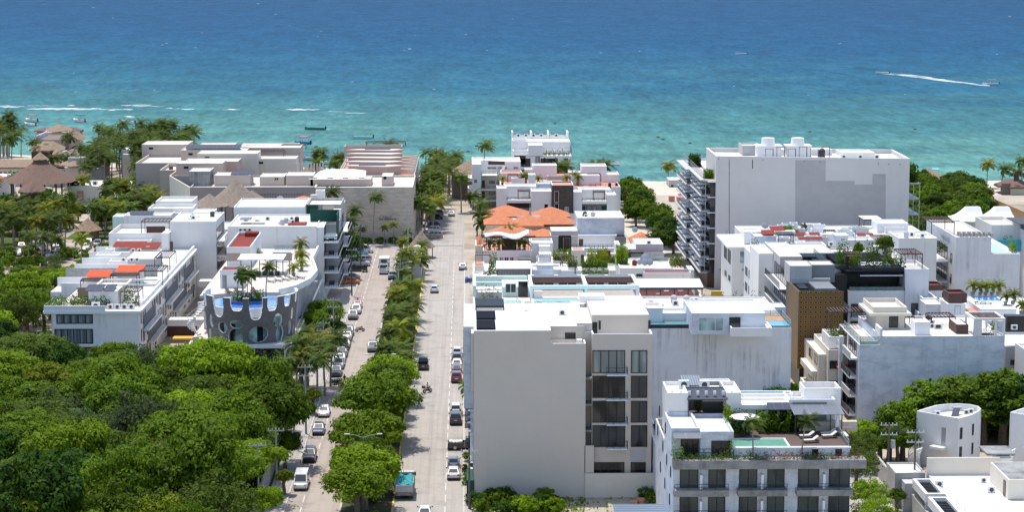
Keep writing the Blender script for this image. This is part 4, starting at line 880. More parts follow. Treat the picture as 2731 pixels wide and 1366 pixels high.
structure(fm,'boat_wake',M['foam'],'stuff')
# ---------------------------------------------------------------- building toolkit
def R4(x0,x1,y0,y1): return [(x0,y0),(x1,y0),(x1,y1),(x0,y1)]
def inset(pts,d):
 n=len(pts); out=[]
 for i in range(n):
  a,b,c=pts[i-1],pts[i],pts[(i+1)%n]
  u=(b[0]-a[0],b[1]-a[1]); v=(c[0]-b[0],c[1]-b[1]); lu=hypot(*u) or 1; lv=hypot(*v) or 1
  n1=(-u[1]/lu,u[0]/lu); n2=(-v[1]/lv,v[0]/lv); k=1+n1[0]*n2[0]+n1[1]*n2[1]; k=max(k,.3)
  out.append((b[0]+d*(n1[0]+n2[0])/k,b[1]+d*(n1[1]+n2[1])/k))
 return out
def shell(t,pts,z0,h,par=.6,th=.2,wm='white',rm='roof',cap=None,name='wall',rname='roof'):
 """walls of a footprint with a parapet; roof deck 'par' below the wall top h"""
 n=len(pts); q=inset(pts,th); b=MB(); d=h-max(par,.0)
 if par>0.02:
  b.add([(x,y,z0) for x,y in pts]+[(x,y,h) for x,y in pts],[(i,(i+1)%n,n+(i+1)%n,n+i) for i in range(n)])
  b.add([(x,y,h) for x,y in pts]+[(x,y,h) for x,y in q],[(i,(i+1)%n,n+(i+1)%n,n+i) for i in range(n)],1)
  b.add([(x,y,h) for x,y in q]+[(x,y,d) for x,y in q],[(i,(i+1)%n,n+(i+1)%n,n+i) for i in range(n)],0)
  part(b,name,[M[wm],M[cap or wm]],t)
  part(MB().prism(q,d-.25,d),rname,M[rm],t)
 else:
  b.add([(x,y,z0) for x,y in pts]+[(x,y,h-.18) for x,y in pts],[(i,(i+1)%n,n+(i+1)%n,n+i) for i in range(n)]); part(b,name,M[wm],t)
  part(MB().prism(inset(pts,-.12),h-.18,h),rname,M[rm],t)
 return d
def vol(t,x0,x1,y0,y1,z0,h,**k): return shell(t,R4(x0,x1,y0,y1),z0,h,**k)
def pxb(l,r,y,h,dep=None,yb=None):
 a=G(l,y,h); b=G(r,y,h); return (a[0],b[0],a[1],(G(l,yb,h)[1] if yb else a[1]+dep))
def pv(t,l,r,y,h,dep=None,yb=None,z0=0,**k):
 """volume whose front roof edge runs from pixel column l to r on row y at height h"""
 x0,x1,y0,y1=pxb(l,r,y,h,dep,yb); vol(t,x0,x1,y0,y1,z0,h,**k); return x0,x1,y0,y1
def slab(t,x0,x1,y0,y1,z0,z1,m,name='slab'): return part(MB().box(x0,x1,y0,y1,z0,z1),name,M[m],t)
def pXZ(px,py,Y): d=ray(px,py); return d[0]*Y/d[1], CAMH+d[2]*Y/d[1]
def frame_window(t,P,u0,u1,z0,z1,n,gm,fm,fr,name,proud=.06):
 # P(u,z,o): world point on the wall at run u, height z, o metres proud of it
 b=MB()
 def bx(a0,a1,c0,c1,o0,o1,bb):
  vs=[P(u,z,o) for o in (o0,o1) for (u,z) in ((a0,c0),(a1,c0),(a1,c1),(a0,c1))]
  bb.add(vs,[(3,2,1,0),(4,5,6,7),(0,1,5,4),(1,2,6,5),(2,3,7,6),(3,0,4,7)])
 bx(u0,u1,z0,z0+fr,0,proud,b); bx(u0,u1,z1-fr,z1,0,proud,b)
 for i in range(n+1):
  u=u0+(u1-u0-fr)*i/n; bx(u,u+fr,z0+fr,z1-fr,0,proud,b)
 w=part(b,name,M[fm],t); g=MB(); bx(u0+fr*.5,u1-fr*.5,z0+fr*.5,z1-fr*.5,.005,.025,g); part(g,'pane',M[gm],w); return w
def wS(t,Y,x0,x1,z0,z1,n=2,g='glass_c',f='black',fr=.08,name='window'):
 return frame_window(t,lambda u,z,o:(u,Y-o,z),x0,x1,z0,z1,n,g,f,fr,name)
def wW(t,X,y0,y1,z0,z1,n=2,g='glass_c',f='black',fr=.08,name='window'):
 return frame_window(t,lambda u,z,o:(X-o,u,z),y0,y1,z0,z1,n,g,f,fr,name)
def wE(t,X,y0,y1,z0,z1,n=2,g='glass_c',f='black',fr=.08,name='window'):
 return frame_window(t,lambda u,z,o:(X+o,u,z),y0,y1,z0,z1,n,g,f,fr,name)
def wP(t,Y,l,r,y0,y1,n=2,g='glass_c',f='black',fr=.08,name='window'):
 x0,z1=pXZ(l,y0,Y); x1,z0=pXZ(r,y1,Y); return wS(t,Y,x0,x1,z0,z1,n,g,f,fr,name)
def rail(t,pts,z,h=1.0,m='black',step=1.2,glassy=False,rails=2):
 b=MB()
 for (a,c) in zip(pts,pts[1:]):
  L=hypot(c[0]-a[0],c[1]-a[1]); n=max(1,int(L/step))
  for k in range(rails): zz=z+h*(1-k*.45); b.bar((a[0],a[1],zz),(c[0],c[1],zz),.05)
  for i in range(n+1): s=i/n; x=a[0]+(c[0]-a[0])*s; y=a[1]+(c[1]-a[1])*s; b.bar((x,y,z),(x,y,z+h),.05)
 r=part(b,'railing',M[m],t)
 if glassy:
  g=MB()
  for (a,c) in zip(pts,pts[1:]):
   dx,dy=c[0]-a[0],c[1]-a[1]; L=hypot(dx,dy); ox,oy=-dy/L*.01,dx/L*.01
   g.add([(a[0]-ox,a[1]-oy,z+.06),(c[0]-ox,c[1]-oy,z+.06),(c[0]-ox,c[1]-oy,z+h-.06),(a[0]-ox,a[1]-oy,z+h-.06),(a[0]+ox,a[1]+oy,z+.06),(c[0]+ox,c[1]+oy,z+.06),(c[0]+ox,c[1]+oy,z+h-.06),(a[0]+ox,a[1]+oy,z+h-.06)],[(0,1,2,3),(7,6,5,4),(3,2,6,7)])
  part(g,'glass_panel',M['railglass'],r)
 return r
def railglass():
 m,t,b=nt('clear_railing_glass'); b.inputs['Base Color'].default_value=(.45,.55,.56,1); b.inputs['Roughness'].default_value=.08
 tr=N(t,'ShaderNodeBsdfTransparent'); tr.inputs[0].default_value=(.82,.88,.88,1); mx=N(t,'ShaderNodeMixShader'); mx.inputs[0].default_value=.35
 t.links.new(tr.outputs[0],mx.inputs[1]); t.links.new(b.outputs[0],mx.inputs[2]); t.links.new(mx.outputs[0],t.nodes['Material Output'].inputs[0]); return m
M['railglass']=railglass()
def ac(t,x,y,z,s=1.0,a=0):
 b=MB().obox(x,y,z,.95*s,.38*s,.75*s,a); o=part(b,'air_conditioner',M['whitemetal'],t)
 c,n=cos(a),sin(a); q=(x+n*.2*s,y-c*.2*s); part(MB().tube([(q[0],q[1],z+.38*s),(q[0]+n*.02,q[1]-c*.02,z+.38*s)],.27*s,12),'fan_grille',M['darkmetal'],o)
def tank(t,x,y,z,r=.55,h=1.3,m='grey'):
 part(MB().tube([(x,y,z),(x,y,z+h*.8),(x,y,z+h*.93),(x,y,z+h)],[r,r,r*.75,r*.3],14),'water_tank',M[m],t)
def pergola(t,x0,x1,y0,y1,z,h,m='darkmetal',n=8,axis='x',post=.12,slat=.12,roof=None,name='pergola'):
 b=MB(); 
 for x in (x0,x1-post):
  for y in (y0,y1-post): b.box(x,x+post,y,y+post,z,z+h)
 b.box(x0,x1,y0,y0+post,z+h,z+h+.18).box(x0,x1,y1-post,y1,z+h,z+h+.18)
 b.box(x0,x0+post,y0+post,y1-post,z+h,z+h+.18).box(x1-post,x1,y0+post,y1-post,z+h,z+h+.18)
 for i in range(1,n):
  if axis=='x': x=x0+(x1-x0)*i/n; b.box(x-slat/2,x+slat/2,y0,y1,z+h+.185,z+h+.27)
  else: y=y0+(y1-y0)*i/n; b.box(x0,x1,y-slat/2,y+slat/2,z+h+.185,z+h+.27)
 o=part(b,name,M[m],t)
 if roof: part(MB().box(x0-.15,x1+.15,y0-.15,y1+.15,z+h+.275,z+h+.36),'canopy',M[roof],o)
 return o
def solar(t,x0,x1,y0,y1,z,tilt=.35,m='solar',name='solar_panel'):
 b=MB().add([(x0,y0,z),(x1,y0,z),(x1,y1,z+tilt),(x0,y1,z+tilt),(x0,y0,z-.06),(x1,y0,z-.06),(x1,y1,z+tilt-.06),(x0,y1,z+tilt-.06)],[(0,1,2,3),(7,6,5,4),(0,4,5,1),(1,5,6,2),(2,6,7,3),(3,7,4,0)])
 return part(b,name,M[m],t)
def pool(t,x0,x1,y0,y1,z,w='pool_blue',rim='white_clean',e=.3):
 b=MB().box(x0-e,x1+e,y0-e,y0,z-.5,z+.06).box(x0-e,x1+e,y1,y1+e,z-.5,z+.06).box(x0-e,x0,y0,y1,z-.5,z+.06).box(x1,x1+e,y0,y1,z-.5,z+.06)
 o=part(b,'pool',M[rim],t); part(MB().box(x0,x1,y0,y1,z-.4,z-.03),'pool_water',M[w],o); return o
def dish(t,x,y,z,r=.9):
 b=MB().tube([(x,y,z),(x,y,z+r)],.05,6); vs=[];fs=[];n=14
 for j in range(4):
  rr=r*j/3
  for i in range(n): a=2*pi*i/n; vs.append((x+rr*cos(a),y-.12*(1-(j/3)**2)*r-.1+rr*sin(a)*.35,z+r+rr*sin(a)*.9+.1))
 for j in range(3):
  for i in range(n): fs.append((j*n+i,j*n+(i+1)%n,(j+1)*n+(i+1)%n,(j+1)*n+i))
 b.add(vs,fs); part(b,'satellite_dish',M['greymetal'],t)
def planter(t,x0,x1,y0,y1,z,h=.5,mat='mid',pm='concrete',n=None,s=.35,dense=1.0,size=.28):
 part(MB().box(x0,x1,y0,y1,z,z+h),'planter',M[pm],t)
 hedge(t,x0,x1,y0,y1,z+h,s,mat,dense,size)
def hedge(t,x0,x1,y0,y1,z,s,mat='mid',dense=1.0,size=.28,name='planting'):
 vs=[];fs=[]; A=max(.5,(x1-x0)*(y1-y0)); n=int(A*26*dense)+20
 for i in range(n):
  x=R.uniform(x0,x1);y=R.uniform(y0,y1); hh=s*(.6+.6*sin(x*2.1+y*1.3)**2)
  leaf(vs,fs,(x,y,z+R.random()*hh*1.6),(R.uniform(-1,1),R.uniform(-1,1),R.uniform(.2,1.2)),size*R.uniform(.7,1.4),R)
 return part(MB().add(vs,fs),name,LM[mat],t)
def flatroof_clutter(t,x0,x1,y0,y1,z,n,seed):
 r=random.Random(seed)
 for i in range(n):
  x=r.uniform(x0+.6,x1-.6); y=r.uniform(y0+.6,y1-.6); k=r.random()
  if k<.5: ac(t,x,y,z,r.uniform(.8,1.1))
  elif k<.7: tank(t,x,y,z,.5,1.2,'grey' if k<.6 else 'darkmetal')
  else: part(MB().box(x-.4,x+.4,y-.3,y+.3,z,z+r.uniform(.3,.7)),'roof_hatch',M['white'],t)
def cone_roof(t,cx,cy,zb,za,r,m='thatch',ry=None,n=24,name='thatched_roof',rag=.25,cap=False,flare=1.1,top=.03):
 ry=ry or r; b=MB(); lv=[(1.0,0),(.72,.24),(.45,.52),(.2,.80),(top,1.0)]; vs=[]
 for k,(f,s) in enumerate(lv):
  for i in range(n):
   a=2*pi*i/n; j=1+R.uniform(-.02,.02); vs.append((cx+r*f*j*cos(a),cy+ry*f*j*sin(a),zb+(za-zb)*s+(R.uniform(-rag,rag*.3) if k==0 else 0)))
 fs=[(k*n+i,k*n+(i+1)%n,(k+1)*n+(i+1)%n,(k+1)*n+i) for k in range(4) for i in range(n)]+[tuple(range(4*n,5*n))]
 vs+=[(cx,cy,zb+.35*(za-zb))]; fs+=[((i+1)%n,i,5*n) for i in range(n)]
 b.add(vs,fs); return part(b,name,M[m],t)
def hip(t,x0,x1,y0,y1,ze,zr,m,ridge='x',frac=.5,name='roof',under=True,th=.25):
 # hipped roof with a thick eave
 dx,dy=x1-x0,y1-y0; cx,cy=(x0+x1)/2,(y0+y1)/2
 if ridge=='x': k=min(dx/2,dy/2*1.0); a,c=(x0+k*frac*2 if frac<.5 else x0+k,cy),(x1-k,cy)
 else: k=min(dx/2,dy/2); a,c=(cx,y0+k),(cx,y1-k)
 v=[(x0,y0,ze),(x1,y0,ze),(x1,y1,ze),(x0,y1,ze),(a[0],a[1],zr),(c[0],c[1],zr)]; v+=[(x,y,ze-th) for x,y,z in v[:4]]
 if ridge=='x': fs=[(0,1,5,4),(1,2,5),(2,3,4,5),(3,0,4)]
 else: fs=[(0,1,4),(1,2,5,4),(2,3,5),(3,0,4,5)]
 fs+=[(6,7,1,0),(7,8,2,1),(8,9,3,2),(9,6,0,3),(9,8,7,6)]
 return part(MB().add(v,fs),name,M[m],t)
def bld(name,label,x,y,cat='building',z=0): return thing(name,label,cat,(x,y,z))
def lounger(label,x,y,z,rz=0,m='linen',group=None):
 t=thing('sun_lounger',label,'sun lounger',(x,y,z),group); t.rotation_euler=(0,0,rz)
 part(MB().box(x-.34,x+.34,y-.95,y+.95,z+.22,z+.30).box(x-.32,x-.24,y-.85,y-.77,z,z+.22).box(x+.24,x+.32,y-.85,y-.77,z,z+.22).box(x-.32,x-.24,y+.77,y+.85,z,z+.22).box(x+.24,x+.32,y+.77,y+.85,z,z+.22),'frame',M['wicker'],t)
 b=MB().box(x-.32,x+.32,y-.95,y+.25,z+.305,z+.40); b.add([(x-.32,y+.25,z+.31),(x+.32,y+.25,z+.31),(x+.32,y+.9,z+.72),(x-.32,y+.9,z+.72),(x-.32,y+.25,z+.40),(x+.32,y+.25,z+.40),(x+.32,y+.86,z+.82),(x-.32,y+.86,z+.82)],[(3,2,1,0),(4,5,6,7),(0,1,5,4),(1,2,6,5),(2,3,7,6),(3,0,4,7)])
 part(b,'cushion',M[m],t); return t
def parasol(label,x,y,z,r=1.6,h=2.6,closed=False,group=None):
 t=thing('parasol',label,'parasol',(x,y,z),group)
 part(MB().tube([(x,y,z),(x,y,z+h+.1)],.04,6).cyl(x,y,z,z+.12,.35,n=10),'pole',M['darkmetal'],t)
 if closed: part(MB().tube([(x,y,z+h*.35),(x,y,z+h*.55),(x,y,z+h)],[.30,.26,.05],8),'canopy',M['canvas'],t)
 else: part(MB().tube([(x,y,z+h-.45),(x,y,z+h-.40),(x,y,z+h)],[r,r*.98,.05],8),'canopy',M['canvas'],t)
 return t
# ================================================================ near right: tan block, pool block, hotel
def tan_block():
 Y=268.0; t=bld('apartment_block','tall tan apartment block with a blank wall and stacked black framed windows',12,278)
 xa=.9; xs=pXZ(1562,1000,Y)[0]; xw=pXZ(1580,1000,Y)[0]; xe=pXZ(1741,950,Y)[0]; xn=pXZ(1469,900,Y)[0]
 H=22.3; hn=pXZ(1500,917,Y)[1]; hw=pXZ(1700,891,Y+.8)[1]
 # blank left mass, notch, slot and window wing
 shell(t,R4(xa,xn,Y,290),0,H,par=.12,th=.25,wm='tan',rm='roof',cap='white_clean')
 shell(t,R4(xn,xs,Y,271.2),0,hn,par=1.0,th=.2,wm='tan',rm='roof',cap='white_clean')
 shell(t,R4(xn,xs,271.2,290),0,H,par=.1,th=.2,wm='tan',rm='roof',cap='white_clean')
 vol(t,xs,xw,Y+3.0,290,0,H-.8,par=.3,wm='tan',cap='white_clean')
 shell(t,R4(xw,xe,Y+.8,290),0,hw,par=1.1,wm='tan',rm='roof',cap='white_clean')
 part(MB().box(xs-.1,xw+.25,Y+.0,Y+.25,3.3,pXZ(1570,1190,Y)[1]),'balustrade',M['tan'],t)
 for py in (1008,1078,1148): z=pXZ(1565,py,Y+1)[1]; slab(t,xs,xw,Y+.9,Y+3,z-.25,z,'concrete','balcony_slab')
 # rooftop penthouse over the wing
 yp=272.5; zt=pXZ(1650,840,yp)[1]; x0=pXZ(1578,860,yp)[0]; x1=pXZ(1737,860,yp)[0]
 vol(t,x0,x1-.3,yp,288,hw-1.1,zt,par=.05,wm='tan',rm='roof')
 wP(t,yp,1578,1593,860,890,1,'glass',name='door'); wP(t,yp,1597,1602,856,880,1,'glass'); wP(t,yp,1729,1735,855,878,1,'glass')
 x2=pXZ(1537,860,272.8)[0]; vol(t,x2,x0,271.4,289,hn,zt-.9,par=.05,wm='tan',rm='roof')
 wP(t,271.2,1507,1535,888,916,1,'glass',name='door')
 part(MB().box(pXZ(1538,900,270)[0],pXZ(1552,900,270)[0],269.2,270.2,hn-1,hn+.25),'chimney',M['white_clean'],t)
 slab(t,x2+1.0,x2+4.5,284,287,zt-.3,zt+.6,'white','roof_hatch')
 # roof panels and slatted pergola at the left edge
 for (a,b,c) in ((829,806,'slat'),(853,832,'p'),(880,857,'p')):
  ya=G(1262,a,H)[1]; yb=G(1262,b,H)[1]; xl=G(1262,a,H)[0]; xr=G(1322 if c=='p' else 1345,a,H)[0]
  if c=='p': part(MB().box(max(xl,xa+.35),xr,ya+.4,yb,H-.05,H+.14),'solar_panel',M['panel'],t)
  else: pergola(t,xl+.3,xr,ya+.8,yb,H-.1,.35,'black',16,'y',slat=.25)
 ac(t,xa+12,280,H-.1); ac(t,xw+6,Y+1.6,hw-1.1); ac(t,xe-.8,Y+1.7,hw-1.1,.9)
 part(MB().bar((xa+7,283,H),(xa+7.6,283.4,H+.05),.15),'vent_pipe',M['grey'],t)
 # windows: wide column with balconies, narrow column
 rows=[(935,996,'glass_pale'),(1003,1062,'glass_c'),(1070,1128,'glass_c'),(1135,1193,'glass_c')]
 for i,(a,b,g) in enumerate(rows):
  wP(t,Y+.8,1580,1667,a,b,4,'glass_s' if i==0 else g,fr=.11); wP(t,Y+.8,1683,1726,a,b,2,'glass_s' if i==0 else g,fr=.1)
  xl,z=pXZ(1617,b+2,Y+.8); xr=pXZ(1672,b+2,Y+.8)[0]
  slab(t,xl,xr,Y-.15,Y+.79,z-.12,z+.02,'white_clean','balcony_slab'); rail(t,[(xl,Y-.1),(xr,Y-.1),(xr,Y+.75)],z+.02,.95,'black',.9)
 wP(t,Y+.8,1580,1665,1234,1268,4,'glass_c',fr=.1); wP(t,Y+.8,1682,1722,1234,1268,2,'glass_c',fr=.1)
 xl,z1=pXZ(1682,1198,Y+.8); xr,z0=pXZ(1722,1232,Y+.8); part(MB().box(xl,xr,Y+.74,Y+.79,z0,z1),'vent_grille',M['grey'],t)
 # garden wall, left bay over the pavement, pipes
 xg=pXZ(1745,1290,Y)[0]; part(MB().box(xs,xg,Y-.25,Y-.02,-.1,3.25).box(xg,xg+.25,Y-.25,Y+9,-.1,4.2),'garden_wall',M['cream'],t)
 part(MB().box(-.42,xa-.02,271.5,289.5,11.2,22.2),'bay',M['white_worn'],t)
 part(MB().box(xa-.35,xa-.01,Y+.3,271.4,14.2,21.9),'bay',M['tan'],t)
 for i in range(4): part(MB().box(.45,xa-.01,270+i*.2,286,1+i*3.3,1.25+i*3.3),'ledge',M['white_worn'],t)
 part(MB().bar((xa-.1,Y+.15,0),(xa-.1,Y+.15,14),.14),'downpipe',M['greymetal'],t)
 part(MB().box(-.1,xa-.05,Y-.2,Y+6,0,2.4),'gate',M['greenmesh'],t)
 # street side windows with railings
 for i in range(5):
  for yy in (274,279,284): wW(t,-.42 if 2<i else xa,yy,yy+2.2,3+i*3.6,5.2+i*3.6,2,'glass')
tan_block()
def mint_block():
 t=bld('pool_apartment_block','white and mint block with portal frames and a rooftop pool behind the tan block',12,301)
 H=21.1; x0,x1=.9,25.3; y0,y1=290.6,314
 shell(t,R4(x0,x1,y0,y1),0,H+.4,par=.4,wm='white',rm='roof_tan')
 pool(t,9.6,23.6,293.5,298.2,H+.35,'pool_mint'); pool(t,4.2,7.8,293.0,297.0,H+.3,'pool_mint')
 def fr(px,py,Y,zb,w=.45): x,z=pXZ(px,py,Y); return x,z
 # portal frames right
 zt=23.3
 for xa,xb in ((9.1,17.0),(17.0,24.9)):
  b=MB()
  for yy in (298.6,308.5): b.box(xa,xb,yy,yy+.5,zt-.55,zt)
  b.box(xa,xa+.45,299.1,308.5,zt-.5,zt-.002)
  part(b,'portal_frame',M['white_clean'],t); s=MB()
  for i in range(12): s.box(xa+.5,xb-.1,303.2+i*.42,303.32+i*.42,zt-.35,zt-.2)
  part(s,'slat_canopy',M['brown'],t)
 part(MB().box(24.45,24.9,299.1,308.5,zt-.5,zt-.002),'portal_frame',M['white_clean'],t)
 part(MB().box(9.1,9.5,298.6,299.1,H,zt-.55),'column',M['white_clean'],t); part(MB().box(17,17.4,298.6,299.1,H,zt-.55),'column',M['white_clean'],t); part(MB().box(24.45,24.9,298.6,299.1,H,zt-.55),'column',M['white_clean'],t)
 part(MB().box(9.5,24.4,308.6,308.9,H,zt-.56),'wall',M['mint'],t)
 for a,b_ in ((10,13),(13.6,16.4),(18,20.5),(21,24)): wS(t,308.6,a,b_,H+.1,H+2.3,2,'glass',f='whitemetal')
 # mint room and frame at the street end
 part(MB().box(5.2,9.05,302,308.8,H,zt-.7),'wall',M['mint'],t); wS(t,302,5.6,7.2,H+.6,H+2.0,2,'glass',f='whitemetal'); wS(t,302,7.5,8.9,H,H+2.3,1,'glass',name='door')
 b=MB().box(.9,9.0,308.9,309.4,zt-.9,zt-.2).box(.9,1.35,300.5,308.9,zt-.9,zt-.2).box(.9,1.35,300.0,300.5,H,zt-.2).box(1.35,5.1,300.0,300.45,H+1.9,H+2.5).box(.9,1.35,308.9,309.4,H,zt-.95); part(b,'portal_frame',M['mint'],t)
 part(MB().box(1.4,5.1,300.05,300.35,H,H+1.0),'balustrade',M['grey'],t); part(MB().box(1.5,8.9,313.2,313.6,H,H+1.4),'balustrade',M['white'],t)
 slab(t,9.8,10.9,301,302,H,H+1,'white','bench'); rail(t,[(9.5,292),(24.6,292)],H,1.0,'whitemetal',2.0,True)
 hedge(t,2.0,4.6,298.6,300.0,H,1.3,'mid'); vol(t,15.6,24.6,291.0,292.4,H,H+1.5,par=.3,wm='cream')
 for i in range(4): hedge(t,6.6+i*.4,7.2+i*.4,291.2,291.9,H,.8,'yellow')
 for i,x in enumerate((8.8,10.4,13.3,16.4)): lounger(('red wooden lounger','second red wooden lounger','third red wooden lounger','fourth red wooden lounger')[i]+' from the street on the mint pool terrace',x,292.0,H,.2*i,'red','red loungers on the mint pool terrace')
 for yy in (292,296,300,304,308):
  for z in (4,7.2,10.4,13.6,16.8): part(MB().box(-.35,.88,yy,yy+2.8,z-.15,z).bar((-.32,yy,z+.95),(-.32,yy+2.8,z+.95),.05).bar((-.32,yy,z),(-.32,yy,z+.95),.05).bar((-.32,yy+2.8,z),(-.32,yy+2.8,z+.95),.05),'balcony',M['darkmetal'],t)
mint_block()
def wall_block():
 """white block with rain streaks right of the tan block"""
 Y=300.0; t=bld('apartment_block','wide white block with black rain streaks and a glass fronted rooftop pool',36,312); H=pXZ(1900,876,Y)[1]
 xl=24.95; xr=pXZ(2111,875,Y)[0]; shell(t,R4(xl+.6,xr,Y,328),0,H,par=.2,wm='white_streak',rm='roof_dirty')
 xa=pXZ(1897,865,Y)[0]
 part(MB().box(xl+.7,xa,Y+.05,Y+.2,H-.2,H+.55),'pool_wall',M['glass'],t); part(MB().box(xl+.7,xa,Y+.22,Y+3.2,H-.3,H+.45),'pool_water',M['pool_aqua'],t)
 slab(t,xl+.7,xa,Y+3.3,Y+9,H-.2,H+.5,'redtile','deck'); 
 for i in range(4): lounger(('cream lounger at the left end beside the dark rooftop pool','second cream lounger beside the dark rooftop pool','third cream lounger beside the dark rooftop pool','cream lounger at the right end beside the dark rooftop pool')[i],27.3+(i*2.1 if i<2 else i*2.1+1.4),Y+5.6,H+.5,0,'linen','cream loungers beside the dark pool')
 # white volumes behind the terrace
 pv(t,1700,1768,822,H+2.6,dep=5,z0=H-.2,wm='white',par=.4); pv(t,1768,1845,836,H+1.6,dep=5,z0=H-.2,wm='white',par=.4)
 x0,x1,y0,y1=pv(t,1845,2042,836,H+2.9,dep=12,z0=H-.2,wm='white_worn',rm='roof',par=.2)
 wS(t,y0,x0+1,x0+4.6,H+.3,H+2.3,3,'glass_pale',f='whitemetal'); wS(t,y0,x0+5.4,x0+7.0,H+.1,H+2.3,1,'glass',name='door')
 pv(t,1950,2060,875,H+1.1,dep=5,z0=H-.2,wm='white',par=.3); hedge(t,x0+1.3,x0+4.0,Y+8,Y+9.6,H,1.2,'bright')
 hedge(t,x0+8,x0+9.6,Y+3,Y+4,H,1.0,'bright')
 # second pool at the right corner with an orange deck
 slab(t,xr-5.2,xr-.2,Y+5,Y+9,H-.1,H+.25,'tanwood','deck'); part(MB().box(xr-5.2,xr-.2,Y+.2,Y+4.9,H-.3,H+.3),'pool_water',M['pool_aqua'],t); rail(t,[(xr-5.2,Y+9),(xr-.1,Y+9),(xr-.1,Y+.1)],H,1.1,'greymetal',1.5,True)
 # grey party wall, red terrace, ribbed roof further back
 yb=329.2; 
 flatroof_clutter(t,xl+3,xr-8,328.2-9,326,H-.2,8,41)
 part(MB().box(xl+.7,Xat(1700,326,14),326.0,326.3,H-.3,pXZ(1660,764,326)[1]),'party_wall',M['block'],t)
wall_block()
def red_terrace_block():
 t=bld('terraced_house','white rooftop house with a dark red terrace under the ribbed shade roof',36,338); H=16.0
 x0,x1,y0,y1=pv(t,1702,1872,791,H,dep=14,wm='white',rm='maroon_floor',par=1.3)
 slab(t,x0+8,x0+16,y0+1,y0+3,H-.6,H-.45,'wood','slat_canopy'); pergola(t,x0+7.5,x0+12.5,y0-3.2,y0-.3,H-2.6,2.2,'brown',9)
 vol(t,x0-1,x1+7,y0-6,y0,0,H-2.4,par=.4,wm='white',rm='maroon_floor'); vol(t,x0+3.0,x0+6.5,y0-5.8,y0-2.5,H-2.8,H-.4,par=.3,wm='white')
 vol(t,x0+14.6,x0+23,y0-5.5,y0-1,H-2.8,H-.9,par=.2,wm='white_worn',rm='roof')
 # ribbed shade roof on posts behind it
 a=G(1612,764,17.2); b=G(1877,764,17.2); c=G(1620,745,17.9); yy=a[1]+ .0; dep=6
 q=MB().add([(a[0],yy,17.0),(b[0],yy,17.0),(b[0],yy+dep,17.5),(a[0],yy+dep,17.5),(a[0],yy,16.9),(b[0],yy,16.9),(b[0],yy+dep,17.4),(a[0],yy+dep,17.4)],[(0,1,2,3),(7,6,5,4),(0,4,5,1),(1,5,6,2),(2,6,7,3),(3,7,4,0)])
 part(q,'shade_roof',M['corrug_white'],t); p=MB().box(a[0],b[0],yy+.02,yy+.15,16.6,16.88)
 for i in range(8): x=a[0]+(b[0]-a[0]-.3)*i/7; p.box(x,x+.15,yy+.02,yy+.17,14,16.6)
 part(p,'shade_frame',M['brown'],t); vol(t,a[0]+.5,b[0]-.2,yy+1.8,yy+16,0,14.6,par=.5,wm='white',rm='roof_dirty')
 flatroof_clutter(t,x0+1,x1,y0-5,y0-1,H-2.8,7,51); flatroof_clutter(t,a[0]+2,b[0]-2,yy+7,yy+15,14.1,9,52)
 for i in range(5): hedge(t,a[0]+12+i*3,a[0]+13.6+i*3,yy+.4,yy+1.6,14,1.2,'mid')
 part(MB().box(a[0]+17.5,a[0]+19.3,yy+.8,yy+1.5,14,16.2),'wall',M['yellow'],t)
red_terrace_block()
